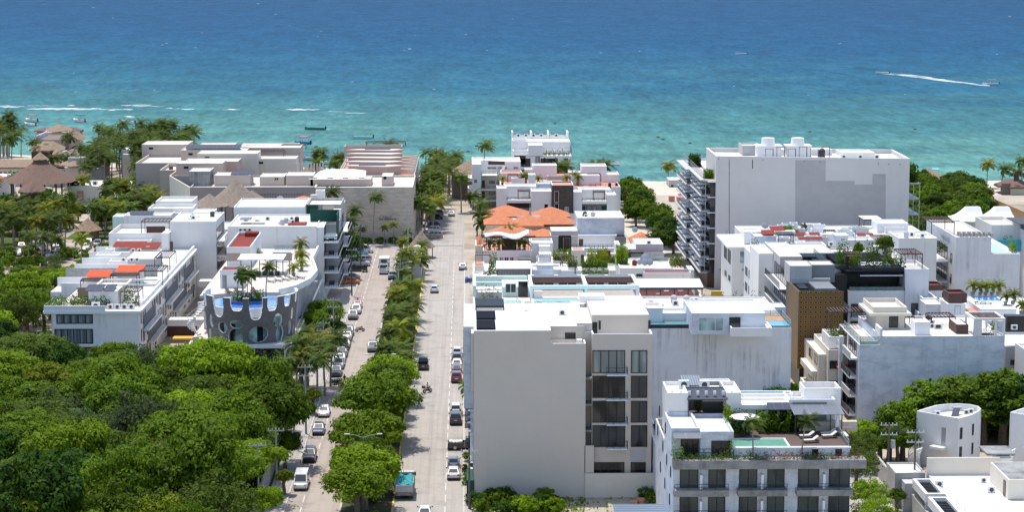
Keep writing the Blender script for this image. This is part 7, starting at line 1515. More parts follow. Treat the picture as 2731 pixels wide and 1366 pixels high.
def midnear():
 # villa with wave canopy
 t=bld('house','white villa with a wavy white canopy over its roof terrace by the right road',8,478); Y=470.0; X=lambda px,yy=Y: pXZ(px,640,yy)[0]; z=lambda py,yy=Y: pXZ(1350,py,yy)[1]
 vol(t,X(1288),X(1420),Y,490,0,z(668),par=.9,wm='white',rm='redtile'); vol(t,X(1418),X(1475),Y+1,Y+9,0,z(648,Y+1),par=.5,wm='white',rm='roof_dirty'); vol(t,X(1437),X(1467),Y-1.5,Y+.98,0,z(657,Y-1.5),par=.05,wm='white')
 vs=[];fs=[];n=22
 for i in range(n):
  s=i/(n-1); x=X(1293)+(X(1411)-X(1293))*s; zz=z(640)+.8+.55*sin(s*2*pi*1.25-.5)*(.4+s); w=3.0-.9*sin(s*pi*2)
  for j in range(5): vs.append((x,Y+.6+(j/4)*w*2,zz+.25*sin(j*pi/4)))
 fs=[(i*5+j,(i+1)*5+j,(i+1)*5+j+1,i*5+j+1) for i in range(n-1) for j in range(4)]; k=len(vs); vs2=[(a,b,c-.22) for a,b,c in vs]; fs2=[tuple(q+k for q in reversed(f)) for f in fs]; ed=[(i*5,i*5+k,(i+1)*5+k,(i+1)*5) for i in range(n-1)]+[(j,j+1,j+1+k,j+k) for j in range(4)]+[((n-1)*5+j,(n-1)*5+j+k,(n-1)*5+j+1+k,(n-1)*5+j+1) for j in range(4)]
 part(MB().add(vs+vs2,fs+fs2+ed),'wave_canopy',M['white_clean'],t,True); p=MB()
 for px in (1296,1318,1338,1380,1408): x=X(px); p.box(x,x+.14,Y+.8,Y+.94,z(668)-.5,z(640)+.6)
 part(p,'canopy_post',M['brown'],t); part(MB().box(X(1339),X(1379),Y+4,Y+4.3,z(668)-.8,z(645)),'wicker_wall',M['wicker'],t); part(MB().box(X(1341),X(1376),Y+5,Y+7,z(645)-.2,z(645)+.15),'spa_tub',M['pool_aqua'],t)
 for i,px in enumerate((1305,1330,1385,1398)): pot_palm(('first','second','third','fourth')[i]+' potted plant under the wavy white canopy',X(px),Y+2.2,z(668)-.85,1.5,'potted plants under the wavy canopy')
 rail(t,[(X(1292),Y+.1),(X(1415),Y+.1)],z(668)-.1,.8,'brown',1.2)
 for l,r in ((1318,1328),(1332,1343),(1345,1357),(1360,1370)): wP(t,Y,l,r,686,700,2,'glass_s' if l<1340 else 'glass',f='whitemetal')
 vol(t,X(1268),X(1288)-.05,Y+4,Y+14,0,z(662),par=.1,wm='cream',rm='redtile'); hip(t,X(1270),X(1290),Y+6,Y+18,z(667),z(650),'tile','y'); vol(t,X(1290),X(1420),Y-4,Y-.02,0,z(700),par=.6,wm='cream',rm='redtile'); slab(t,X(1382),X(1416),Y-3.5,Y-.5,z(690),z(686),'wood','slat_canopy'); vol(t,X(1388),X(1412),Y-3.4,Y-.6,z(700)-.6,z(690),par=.05,wm='cream')
 # grey white apartment with car lift (dark portal)
 t=bld('apartment_block','plain white grey two tier block with a dark open portal beside the orange roofs',25,495); Y=490.0; X=lambda px,yy=Y: pXZ(px,620,yy)[0]; z=lambda py,yy=Y: pXZ(1600,py,yy)[1]
 vol(t,X(1541),X(1667),Y+2,Y+16,0,z(581,Y+2),par=.15,wm='white_worn',rm='roof'); vol(t,X(1541),X(1645),Y,Y+1.98,0,z(627),par=.05,wm='white',rm='roof'); vol(t,X(1470),X(1541),Y,Y+8,z(628),z(616),par=.05,wm='grey',rm='roof_dirty'); vol(t,X(1470),X(1489),Y,Y+8,0,z(628)-.01,par=0,wm='grey'); part(MB().box(X(1489),X(1524),Y+2,Y+8,0,z(628)-.02),'dark_portal',M['black'],t); vol(t,X(1524),X(1541),Y,Y+8,0,z(628)-.01,par=0,wm='beige'); wP(t,Y+2,1502,1520,634,675,1,'glass',f='greymetal')
 vol(t,X(1524),X(1640),Y-3.5,Y-.02,0,z(662,Y-3.5),par=.2,wm='white_worn',rm='roof'); rail(t,[(X(1524),Y-3.4),(X(1640),Y-3.4)],z(662,Y-3.5),.9,'black',1.0); wP(t,Y,1544,1555,638,659,1,'brown',f='brown',name='door'); flatroof_clutter(t,X(1550),X(1600),Y+4,Y+10,z(581,Y+2)-.15,6,4)
 vol(t,X(1640),X(1668),Y-2,Y+2,0,z(630),par=.3,wm='grey_dark',rm='red'); slab(t,X(1668),X(1690),Y-4,Y+8,z(664)-.2,z(664),'roof','roof_slab')
 # white house with orange tile canopy and small pergola
 t=bld('house','white house with a small dark pergola and an orange tile canopy beside the beach street',33,482); Y=474.0; X=lambda px,yy=Y: pXZ(px,660,yy)[0]; z=lambda py,yy=Y: pXZ(1720,py,yy)[1]
 vol(t,X(1696),X(1769),Y,Y+10,0,z(651),par=.2,wm='white_dirty',rm='roof'); vol(t,X(1650),X(1769),Y-2,Y-.02,0,z(670),par=.15,wm='white_worn',rm='red'); vol(t,X(1668),X(1696),Y-.0,Y+9,0,z(664),par=.1,wm='white',rm='roof'); vol(t,X(1640),X(1652),Y-3,Y+4,0,z(648),par=.1,wm='white')
 pergola(t,X(1676),X(1711),Y-5.4,Y-2.2,z(688)-.2,2.0,'black',8,roof='darkmetal'); ac(t,X(1731),Y+1,z(651)-.2,1.1); hip(t,X(1695),X(1762),Y+12,Y+22,z(640,Y+12)-.8,z(640,Y+12)+1.0,'tile','y'); vol(t,X(1700),X(1750),Y+13,Y+21,0,z(640,Y+12)-1,par=.02,wm='cream')
 dish(t,X(1704),Y+12,z(640),.7)
 # garden roofs: planted terraces
 t=bld('house','white terraced house with bright planted roof beds and cream pergola walls',24,448); Y=446.0; X=lambda px,yy=Y: pXZ(px,700,yy)[0]; z=lambda py,yy=Y: pXZ(1550,py,yy)[1]
 H=z(722); vol(t,X(1440),X(1660),Y,Y+22,0,H,par=.15,wm='white',rm='roof_dirty')
 for (l,r,py,yy,mat,s) in ((1475,1510,702,Y+12,'yellow',1.3),(1510,1536,700,Y+10,'bright',1.4),(1568,1622,700,Y+9,'yellow',1.8),(1552,1621,722,Y+1.2,'mid',1.0),(1515,1540,728,Y+2,'olive',1.2),(1622,1655,712,Y+8,'olive',.8),(1640,1662,716,Y+5,'olive',.8)): planter(t,X(l,yy),X(r,yy),yy,yy+2.6,H-.15,.5,mat,'white',s=s,dense=3,size=.4)
 vol(t,X(1531),X(1564),Y+8,Y+12,H-.3,z(668,Y+8),par=.1,wm='cream',rm='redtile'); wP(t,Y+8,1549,1557,680,707,1,'brown',f='brown',name='door'); vol(t,X(1575),X(1655),Y+14,Y+16,H-.3,z(677,Y+14),par=.05,wm='cream',rm='roof'); part(MB().box(X(1603),X(1640),Y+13.6,Y+13.95,H-.2,H+2.4),'red_wall',M['red'],t)
 vol(t,X(1443),X(1477),Y+12,Y+15,H-.3,z(677,Y+12),par=.05,wm='white_clean'); vol(t,X(1490),X(1525),Y+13,Y+15,H-.3,z(676,Y+13),par=.05,wm='white_clean'); pergola(t,X(1437),X(1473),Y+8,Y+11,H-.2,2.0,'greymetal',6); pergola(t,X(1503),X(1535),Y+7,Y+10,H-.2,2.2,'brown',6)
 vol(t,X(1549),X(1625),Y-2.5,Y-.02,0,H-.6,par=.9,wm='white',rm='roof_dirty'); pool(t,X(1505),X(1540),Y-3,Y-1,H-1.5,'pool_aqua','white_worn',.2); hedge(t,X(1552),X(1622),Y-2.2,Y-.6,H-.8,.9,'mid',4)
 # satellites and red roof house at the right
 t=bld('house','white house with big satellite dishes and a long red roof strip by the brown base',34,440); Y=432.0; X=lambda px,yy=Y: pXZ(px,720,yy)[0]; z=lambda py,yy=Y: pXZ(1740,py,yy)[1]
 H=z(715); vol(t,X(1654),X(1720),Y,Y+14,0,H,par=.2,wm='white',rm='roof_dirty'); vol(t,X(1716),X(1842),Y-1,Y+3.5,0,z(727,Y-1),par=.5,wm='white',rm='red'); vol(t,X(1720),X(1800),Y+3.6,Y+14,0,H-.6,par=.1,wm='white',rm='roof_dirty'); vol(t,X(1838),X(1853),Y+1,Y+7,0,z(722),par=.1,wm='white_worn')
 for dx,yy,r in ((1710,5,.6),(1724,4,.8),(1737,4,.75),(1730,7,1.15)): dish(t,X(dx),Y+yy,H-.2,r)
 part(MB().box(X(1694),X(1800),Y+14.2,Y+14.5,0,z(688,Y+14)),'glass_wall',M['glass_pale'],t); hedge(t,X(1650),X(1681),Y+6,Y+9,H-.3,2.4,'bright',6,.4); wP(t,Y,1697,1713,731,738,2,'glass')
 hedge(t,X(1795),X(1830),Y+4,Y+10,H-.6,1.2,'olive',3); tank(t,X(1697),Y+5,H-.2,.5,1.2,'red'); rail(t,[(X(1760),Y+14),(X(1842),Y+4)],H-.5,1,'greymetal',2)
 # metal shed house
 t=bld('house','white house with a grey corrugated metal shed on its roof by the right road',8,430); Y=424.0; X=lambda px,yy=Y: pXZ(px,720,yy)[0]; z=lambda py,yy=Y: pXZ(1370,py,yy)[1]
 H=z(748); vol(t,X(1262),X(1440),Y,Y+24,0,H,par=.1,wm='white',rm='roof'); a=X(1326);b=X(1414); part(MB().box(a,b,Y+.6,Y+5,H-.1,z(718)),'metal_shed',M['corrug'],t); solar(t,a-.15,b+.2,Y+.3,Y+5.2,z(718)+.05,.9,'canvas','shed_roof'); b2=MB()
 for x in (a-.1,b-.05): b2.box(x,x+.15,Y+.42,Y+.57,H-.1,z(718))
 part(b2,'frame_post',M['brown'],t); vol(t,X(1261),X(1288),Y+.1,Y+5,0,z(734),par=.4,wm='white',rm='roof'); rail(t,[(X(1289),Y+.1),(X(1325),Y+.1)],H,1.4,'black',.8)
 vol(t,X(1421),X(1498),Y+1,Y+8,0,z(722),par=.3,wm='white_worn',rm='roof_dirty'); vol(t,X(1433),X(1477),Y+2,Y+7,H-.3,z(708,Y+2),par=.25,wm='white_worn',rm='roof_dirty'); vol(t,X(1440),X(1480),Y-.8,Y+.98,0,z(737),par=.05,wm='white_worn'); pergola(t,X(1268),X(1312),Y+10,Y+14,H+1.5,2.2,'wood',8); vol(t,X(1266),X(1292),Y+9,Y+16,0,H+1.6,par=.1,wm='cream',rm='redtile')
 pergola(t,X(1498),X(1540),Y+6,Y+9,H,2.6,'brown',6); hedge(t,X(1305),X(1328),Y+9,Y+11,H,2.4,'mid',4,.4); hedge(t,X(1294),X(1310),Y+1.5,Y+3,H,1.5,'dark',3,.35)
 part(MB().box(X(1366),X(1430),Y-2,Y-.6,H-1.5,H+.2),'slat_screen',M['wood'],t)
 # hidden low rise behind the pool block, so the block is not empty from elsewhere
 t=bld('house','plain low white house between the mint pool block and the shed roofed house',12,370); vol(t,1.2,38,346,400,0,4.5,par=.4,wm='white',rm='roof_dirty')
 # beach side bits
 t=bld('kiosk','small square white beach kiosk tower with a dark window beside the sand',45,640); Y=632.0; X=lambda px,yy=Y: pXZ(px,500,yy)[0]
 vol(t,X(1784),X(1819),Y,Y+8,0,pXZ(1800,480,Y)[1],par=.03,wm='grey',rm='roof'); wP(t,Y,1790,1796,493,502,1,'glass')
 w=thing('boundary_wall','cream wall with a blue mural panel at the sea end of the beach street','wall',(36,600,0)); Y=600.0
 part(MB().box(X(1668,Y),X(1735,Y),Y,Y+.3,0,pXZ(1700,525,Y)[1]),'wall',M['cream'],w); xa,z1=pXZ(1690,529,Y); xb,z0=pXZ(1731,551,Y); part(MB().box(xa,xb,Y-.05,Y-.005,z0,z1),'mural',plain('blue_mural',(.015,.06,.24),.6,var=.3,scale=.6),w)
 q=MB().tube([(xa+1.4,Y-.07,z0+.2),(xa+1.7,Y-.07,z0+1.0),(xa+2.0,Y-.07,z1-.6)],.09,5)
 for k in range(7): a=k*.9; q.bar((xa+2.0,Y-.07,z1-.6),(xa+2.0+.55*cos(a),Y-.07,z1-.6+.5*sin(a)),.12)
 part(q,'flower_motif',plain('pink_paint',(.55,.12,.20),.7),w); part(MB().box(xb-2.2,xb-.6,Y-.07,Y-.051,z0+.7,z0+1.0),'lettering_strip',M['line'],w)
midnear()
def median_kiosk():
 t=bld('utility_building','low grey flat roofed utility building on the median strip',-11,458); vol(t,-13.2,-9.9,450,470,.1,5.0,par=.7,wm='grey',rm='roof_dirty')
 for y in (453,457,461): ac(t,-11.3,y,4.35,1.0)
 tank(t,-11.2,466,4.3,1.0,1.6,'cream'); wS(t,450,-12.6,-11.6,.2,2.3,1,'darkmetal',name='door')
 p=bld('palapa','small thatched hut at the head of the median',-10.6,487,'hut'); cone_roof(p,-10.6,487,2.6,6.4,3.3,'thatch_g')
 b=MB()
 for a in range(6): b.cyl(-10.6+2.6*cos(a*pi/3),487+2.6*sin(a*pi/3),.1,3.2,.12,n=6)
 part(b,'post',M['bark'],p)
 for i,(dx,dy) in enumerate(((0,0),(.75,.2),(.35,1.0),(1.0,1.1),(.1,2.0))):
  o=single(MB().tube([(-.1+dx,448+dy*1.2,.13),(-.1+dx,448+dy*1.2,.5),(-.1+dx,448+dy*1.2,1.05)],[.29,.33,.29],12),'barrel',CP['blue'],('blue barrel nearest the camera','blue barrel at the right front','blue barrel in the middle','blue barrel at the right rear','blue barrel farthest from the camera')[i]+' in the cluster on the right kerb','barrel',group='blue barrels on the right kerb')
median_kiosk()
# ================================================================ left of the roads: terraced blocks and the round pool building
def long_block():
 t=bld('apartment_block','long white three storey terrace with rows of narrow windows beside the forest',-63,392); H=10.2; X=-56.0; Y=355.0
 xl=pXZ(141,850,Y)[0]; shell(t,R4(xl,X,Y,430.5),0,H,par=.12,wm='white',rm='roof_dirty',cap='white_clean'); xo=pXZ(116,828,Y)[0]
 part(MB().box(xo,X+.35,Y-.5,Y-.02,H-.45,H+.02).box(xo,xl-.02,Y-.02,Y+12,H-.45,H+.02).box(X+.02,X+.5,Y-.02,430.5,H-.35,H+.1),'cornice',M['white_clean'],t); part(MB().box(X-.35,X-.02,Y+6,430.4,H-.1,H+.75),'parapet',M['white_clean'],t); part(MB().box(xo+.1,xl+9,Y-.3,Y-.1,H+.03,H+.9),'parapet',M['white'],t)
 # front glazing and balcony
 wP(t,Y,150,248,839,864,5,'glass_s',fr=.15); wP(t,Y,145,249,878,917,6,'glass_s',fr=.16); wP(t,Y,150,249,927,952,5,'glass_s',fr=.12)
 z=pXZ(140,918,Y)[1]; slab(t,xl-3.2,xl+8.2,Y-1.2,Y-.02,z-.3,z,'white','balcony_slab'); slab(t,xl-3.2,xl-.02,Y-.02,Y+5,z-.3,z,'white','balcony_slab'); rail(t,[(xl-.1,Y-1.1),(xl-3.1,Y-1.1),(xl-3.1,Y+5)],z,1.0,'whitemetal',.5); hedge(t,xl-2.6,xl-1,Y+1,Y+2.5,z,1.6,'bright',3)
 # street facade: three floors of windows, open galleries
 y=Y+1.6; k=0
 while y<428:
  for f,z in enumerate((1.0,4.1,7.2)):
   if (k+f)%4==3: continue
   wE(t,X,y,y+.75,z+.4,z+2.5,1,'glass_s',f='darkmetal'); wE(t,X,y+2.1,y+3.9,z,z+2.4,2,'glass_s',f='darkmetal'); wE(t,X,y+5.0,y+5.5,z+1,z+2.2,1,'glass_s',f='darkmetal')
  k+=1; y+=6.6
 for (a,b,z) in ((359,374,6.2),(386,404,6.2),(412,428,6.2),(364,381,3.1),(396,416,3.1)):
  part(MB().box(X+.02,X+1.1,a,b,z-.25,z),'gallery_slab',M['white'],t); rail(t,[(X+1.05,a),(X+1.05,b)],z,1.0,'greymetal',1.4); part(MB().box(X+.01,X+.06,a+.3,b-.3,z+.05,z+2.2),'gallery_shade_panel',M['grey_dark'],t)  # flat dark sheet on the wall; gallery shade is put into its colour
 # bridges to the round building
 for (a,b,z) in ((380,383,4.2),(424,427,4.4)):
  part(MB().box(X+1.2,-45.5,a,b,z-1.2,z),'bridge_deck',M['white'],t); rail(t,[(X+1.2,a+.1),(-45.5,a+.1)],z,.9,'whitemetal',.9); part(MB().box(-49.5,-49,a+.5,b-.5,0,z-1.2),'bridge_pier',M['white'],t)
 part(MB().box(-52,-45,366,368.4,3.0,3.3),'orange_awning',M['orange'],t); part(MB().box(X+.2,-46.5,386,386.4,0,3.2),'brown_wall',M['brown'],t)
 # roof: planters, penthouse with panels, pergolas, machines, unit walls
 planter(t,xl+2,xl+9.2,Y+3,Y+7,H-.1,.5,'olive','cream',s=.9,dense=2.5); planter(t,xo+.5,xo+3,Y+1,Y+7,H-.1,.4,'mid','white',s=.8,dense=2); rail(t,[(xo+.2,Y),(xo+.2,Y+11)],H,1,'greymetal',1)
 x=lambda px,yy: pXZ(px,800,yy)[0]; a=x(236,Y+4);b=x(314,Y+4); vol(t,a,b,Y+4,Y+9,H-.1,H+2.8,par=.05,wm='white',rm='roof'); solar(t,a-.6,(a+b)/2-.1,Y+3.6,Y+8,H+2.85,.5); solar(t,(a+b)/2+.1,b-.6,Y+3.6,Y+8,H+2.85,.5)
 ac(t,a+1.5,Y+2.6,H-.1,1.5)
 for i in range(4): ac(t,a+4+i*1.2,Y+2.4,H-.1,1.1)
 pergola(t,b+.2,x(378,Y+8),Y+5,Y+10,H-.1,2.5,'wood',9); hedge(t,b+.5,x(374,Y+8),Y+5.5,Y+8.5,H-.1,1.9,'dark',3)
 vol(t,xl+6,xl+10.2,Y+9.5,Y+16,H-.1,H+2.4,par=.03,wm='cream',rm='roof_dirty'); wS(t,Y+9.5,xl+6.4,xl+9.8,H,H+2.1,2,'glass_pale',f='whitemetal')
 fr=MB()
 for yy in (Y+11,Y+17): fr.box(xl+5.5,xl+16,yy,yy+.3,H+2.5,H+2.8)
 for xx in (xl+5.5,xl+10.6,xl+15.7): fr.box(xx,xx+.3,Y+11.3,Y+17,H+2.5,H+2.8)
 part(fr,'roof_frame',M['white'],t); part(MB().box(xl+1.6,xl+5.2,Y+14.5,Y+14.7,H-.1,H+1.7),'slat_screen',M['wood'],t)
 for i,(yy,c) in enumerate(((379,0),(386,0),(394,1),(403,0),(411,0),(419,0),(427,0))):
  xe=-75.8-(0 if i>0 else -2); part(MB().box(xe,X-2.5 if c else X-8+i%3,yy,yy+.25,0,H+1.5 if c else H+1.0),'party_wall',M['block' if c else 'white'],t)
 part(MB().box(-75.8,xl-.02,379.3,430.4,0,H-.6),'wall',M['white'],t)
 xx=lambda px,py,z=12.6: G(px,py,z)
 for (l,r,py,d,zz,mm,pn) in ((306,378,725,5,12.8,'orange_roof',1),(228,290,738,4.5,12.2,'orange_roof',1),(340,420,664,6,12.6,'red',0),(300,385,658,4,12.0,'red',0)):
  a=xx(l,py,zz);b=xx(r,py,zz); solar(t,a[0],b[0],a[1],a[1]+d,zz,.5,mm,'red_roof'); vol(t,a[0]+.3,b[0]-.3,a[1]+1.0,a[1]+d-.3,H-.1,zz-.2,par=.02,wm='white',rm='roof')
  if pn: pergola(t,a[0]-.4,b[0]-.4,a[1]-3.2,a[1]-.1,H,zz-H-.4,'brown',6,'y')
 a=xx(370,728); pergola(t,a[0],a[0]+4.4,a[1],a[1]+7,H,2.6,'darkmetal',10); a=xx(340,690,12.2); vol(t,a[0],a[0]+5.4,a[1],a[1]+9,H-.1,12.2,par=.02,wm='grey',rm='roof'); pergola(t,a[0]+5.6,a[0]+8.6,a[1]-3,a[1]+6,H,2.5,'black',8)
 for (l,py) in ((290,700),(300,676),(255,683),(280,668)): a=xx(l,py,11); vol(t,a[0],a[0]+4.6,a[1],a[1]+3,H-.1,11.2,par=.2,wm='white',rm='roof_dirty')
 for px,py in ((355,674),(372,674),(395,668),(330,712),(352,712),(366,712)): a=xx(px,py,12); ac(t,a[0],a[1],12.2 if py<690 else 13.1,.8)
 # tall block closing the terrace and the stepped roofs behind
 t=bld('apartment_block','tall plain white end block with dark balconies closing the long terrace',-60,445); Y=431.0
 x0=pXZ(455,640,Y)[0]; x1=pXZ(576,640,Y)[0]; h=pXZ(500,591,Y)[1]; vol(t,x0,x1,Y,447,0,h,par=.3,wm='white',rm='roof')
 x2=pXZ(287,640,Y)[0]; vol(t,x2,x0-.02,Y+1.5,447,0,pXZ(370,622,Y+1.5)[1],par=.9,wm='white',rm='roof_tan'); vol(t,x2+2,x2+9,Y-.6,Y+1.48,0,pXZ(350,640,Y)[1],par=.5,wm='white')
 flatroof_clutter(t,x0+.5,x1-.5,Y+2,Y+14,h-.3,6,61)
 pergola(t,pXZ(376,600,Y+4)[0],pXZ(452,600,Y+4)[0],Y+4,Y+9,pXZ(400,622,Y)[1]-1,2.8,'brown',8); part(MB().box(pXZ(390,600,Y+6)[0],pXZ(440,600,Y+6)[0],Y+6,Y+6.2,9,pXZ(400,604,Y+6)[1]),'timber_wall',M['brown'],t)
 vol(t,pXZ(435,620,Y)[0],x0-.05,Y-2.5,Y+1.4,0,pXZ(440,623,Y-2.5)[1],par=.1,wm='white',rm='roof'); wS(t,Y-2.5,pXZ(477,640,Y)[0]-1.5,pXZ(485,640,Y)[0]-1.5,9,12,1,'glass')
 for f in range(4): z=2.5+3.1*f; wE(t,x1,Y+1,Y+14,z,z+2.3,5,'glass',f='darkmetal'); slab(t,x1+.02,x1+1.8,Y+.5,Y+15,z-.3,z-.1,'white','balcony_slab'); rail(t,[(x1+1.75,Y+.5),(x1+1.75,Y+15)],z-.1,1,'black',.8)
 for i,(l,r,py,h,d,yb) in enumerate(((330,455,575,16.0,6,450),(415,512,537,16.5,10,476),(394,512,556,15.5,8,458),(460,568,568,16.3,8,455),(300,330,578,12,6,452))):
  a=pXZ(l,py,yb); b=pXZ(r,py,yb); u=bld('house',('white roof terrace house with blue solar panels left of the tall end block','square white rooftop block nearest the small thatched roof','pale roof house in front of the square white rooftop block','white rooftop house with a bright roof right of the pergola','small green glazed house at the left of the terrace')[i],(a[0]+b[0])/2,yb+d/2)
  vol(u,a[0],b[0],yb,yb+d,0,a[1],par=.6 if i in(1,2) else .2,wm='white' if i!=4 else 'mint',rm='roof_dirty')
  if i==0: solar(u,a[0]+1,b[0]-4,yb+1,yb+4,a[1]+.1,.4)
  if i==1: ac(u,a[0]+4,yb-.5,a[1]-2.0,1.3); slab(u,a[0]+.1,b[0]-.2,yb-8,yb-.05,a[1]-4.2,a[1]-4,'roof','roof_slab')
 # blocks behind the round building
 t=bld('apartment_block','tall white block with stacked dark balconies behind the round pool building',-37,434); Y=423.0; x1=-29.0
 x0=pXZ(607,640,Y)[0]; h=pXZ(700,604,Y)[1]; vol(t,x0,x1-1.4,Y,443,0,h,par=.35,wm='white',rm='roof_dirty'); vol(t,x1-1.38,x1-.02,Y+.4,443,0,h-.3,par=.1,wm='white')
 for f in range(4):
  z=h-3.2-3.12*f; part(MB().box(x1,x1+2.9,Y+.2,442,z-.32,z),'balcony_slab',M['white_clean'],t); rail(t,[(x1,Y+.25),(x1+2.85,Y+.25),(x1+2.85,442)],z,1.0,'black',.45); wE(t,x1-.02,Y+1.5,441,z+.1,z+2.5,7,'glass',f='darkmetal'); part(MB().box(x1+.8,x1+1.9,Y+3,Y+4,z,z+.75),'table',M['darkmetal'],t)
  for yy in (430,436): part(MB().box(x1,x1+2.7,yy,yy+.2,z,z+2.75),'privacy_wall',M['grey'],t)
 slab(t,pXZ(770,600,Y+6)[0],pXZ(818,600,Y+6)[0],Y+4,Y+8,h-.3,h-.1,'red','red_roof'); flatroof_clutter(t,x0+2,x0+15,Y+2,Y+16,h-.35,11,6); part(MB().box(x1-3.4,x1+2.6,Y+9.6,Y+9.8,h-.3,h+2.2).box(x1+2.4,x1+2.6,Y+3,Y+9.58,h-3,h+2),'mesh_screen',M['greenmesh'],t); solar(t,x0+1.8,x0+4.2,Y+6,Y+9,h+.6,.2,'greypanel','canopy'); solar(t,x0+4.3,x0+6.8,Y+6,Y+9,h+.6,.2,'canvas','canopy')
 pool(t,x1-.6,x1+2.4,Y+1,Y+4,h-3.0+.9,'pool_aqua','white',.2)
 t=bld('apartment_block','wide white wall block with an old grey terrace and dark green screens',-34,452); Y=446.0
 x0=pXZ(624,600,Y)[0]; xm=pXZ(812,600,Y)[0]; x2=pXZ(905,600,Y)[0]; h=pXZ(700,552,Y)[1]; vol(t,x0,xm,Y,462,0,h,par=.3,wm='white',rm='roof_dirty'); vol(t,xm+.02,x2,Y+6,464,0,h-.2,par=.6,wm='oldcon',rm='roof_dirty'); vol(t,xm+.02,x2,Y+.1,Y+5.98,0,h-3.0,par=.8,wm='grey',rm='roof_tan'); part(MB().box(xm+.1,xm+2.6,Y+5.4,Y+5.6,h-3.6,h-.3),'mesh_screen',M['greenmesh'],t); hedge(t,xm+1.0,xm+2.6,Y+2,Y+4,h-3.4,1.0,'mid',3); part(MB().box(xm+3.5,xm+6,Y+5.7,Y+5.95,h-2.8,h-.6),'stone_wall',M['limestone'],t); vol(t,xm+6,xm+7.6,Y+3.6,Y+5,h-3.6,h-1,par=.05,wm='white')
 for f in range(4): z=2.4+3.1*f; slab(t,x2+.02,x2+1.8,Y+.3,462,z-.3,z,'white','balcony_slab'); rail(t,[(x2+1.75,Y+.3),(x2+1.75,462)],z,1.0,'black',.6); wE(t,x2,Y+1,461,z+.1,z+2.3,5,'glass',f='darkmetal')
 t=bld('house','cream rooftop tower and small orange tiled roof before the stone hotel wall',-33,474); Y=468.0; z=lambda py,yy=Y: pXZ(800,py,yy)[1]; X=lambda px,yy=Y: pXZ(px,540,yy)[0]
 vol(t,X(715),X(912),Y,482,0,z(553),par=.2,wm='oldcon',rm='roof_dirty'); vol(t,X(824),X(851),Y+.5,Y+4,0,z(535),par=.05,wm='cream',rm='cream'); part(MB().cyl(X(836),Y+2,z(535),z(522),.9,.8,n=12),'chimney',M['cream'],t); vol(t,X(838),X(861),Y+5,Y+8,0,z(509,Y+5),par=.3,wm='white'); hip(t,X(783),X(828),Y+2,Y+7,z(537),z(528),'tile','x'); vol(t,X(785),X(824),Y+3,Y+6,0,z(540),par=.02,wm='beige'); hip(t,X(722),X(752),Y-1,Y+2,z(552),z(545),'tile','x'); dish(t,X(741),Y+6,z(549),.8)
 solar(t,X(745),X(782),Y+2,Y+6,z(548),.2,'canvas','canopy')
 for (l,r,py,yb) in ((851,877,545,Y+4),(848,912,552,Y+1)): part(MB().box(X(l,yb),X(r,yb),yb,yb+.2,z(553)-.4,z(py,yb)).box(X(r,yb)-.2,X(r,yb),yb+.2,yb+6,z(553)-.4,z(py,yb)),'parapet',M['grey'],t)
long_block()
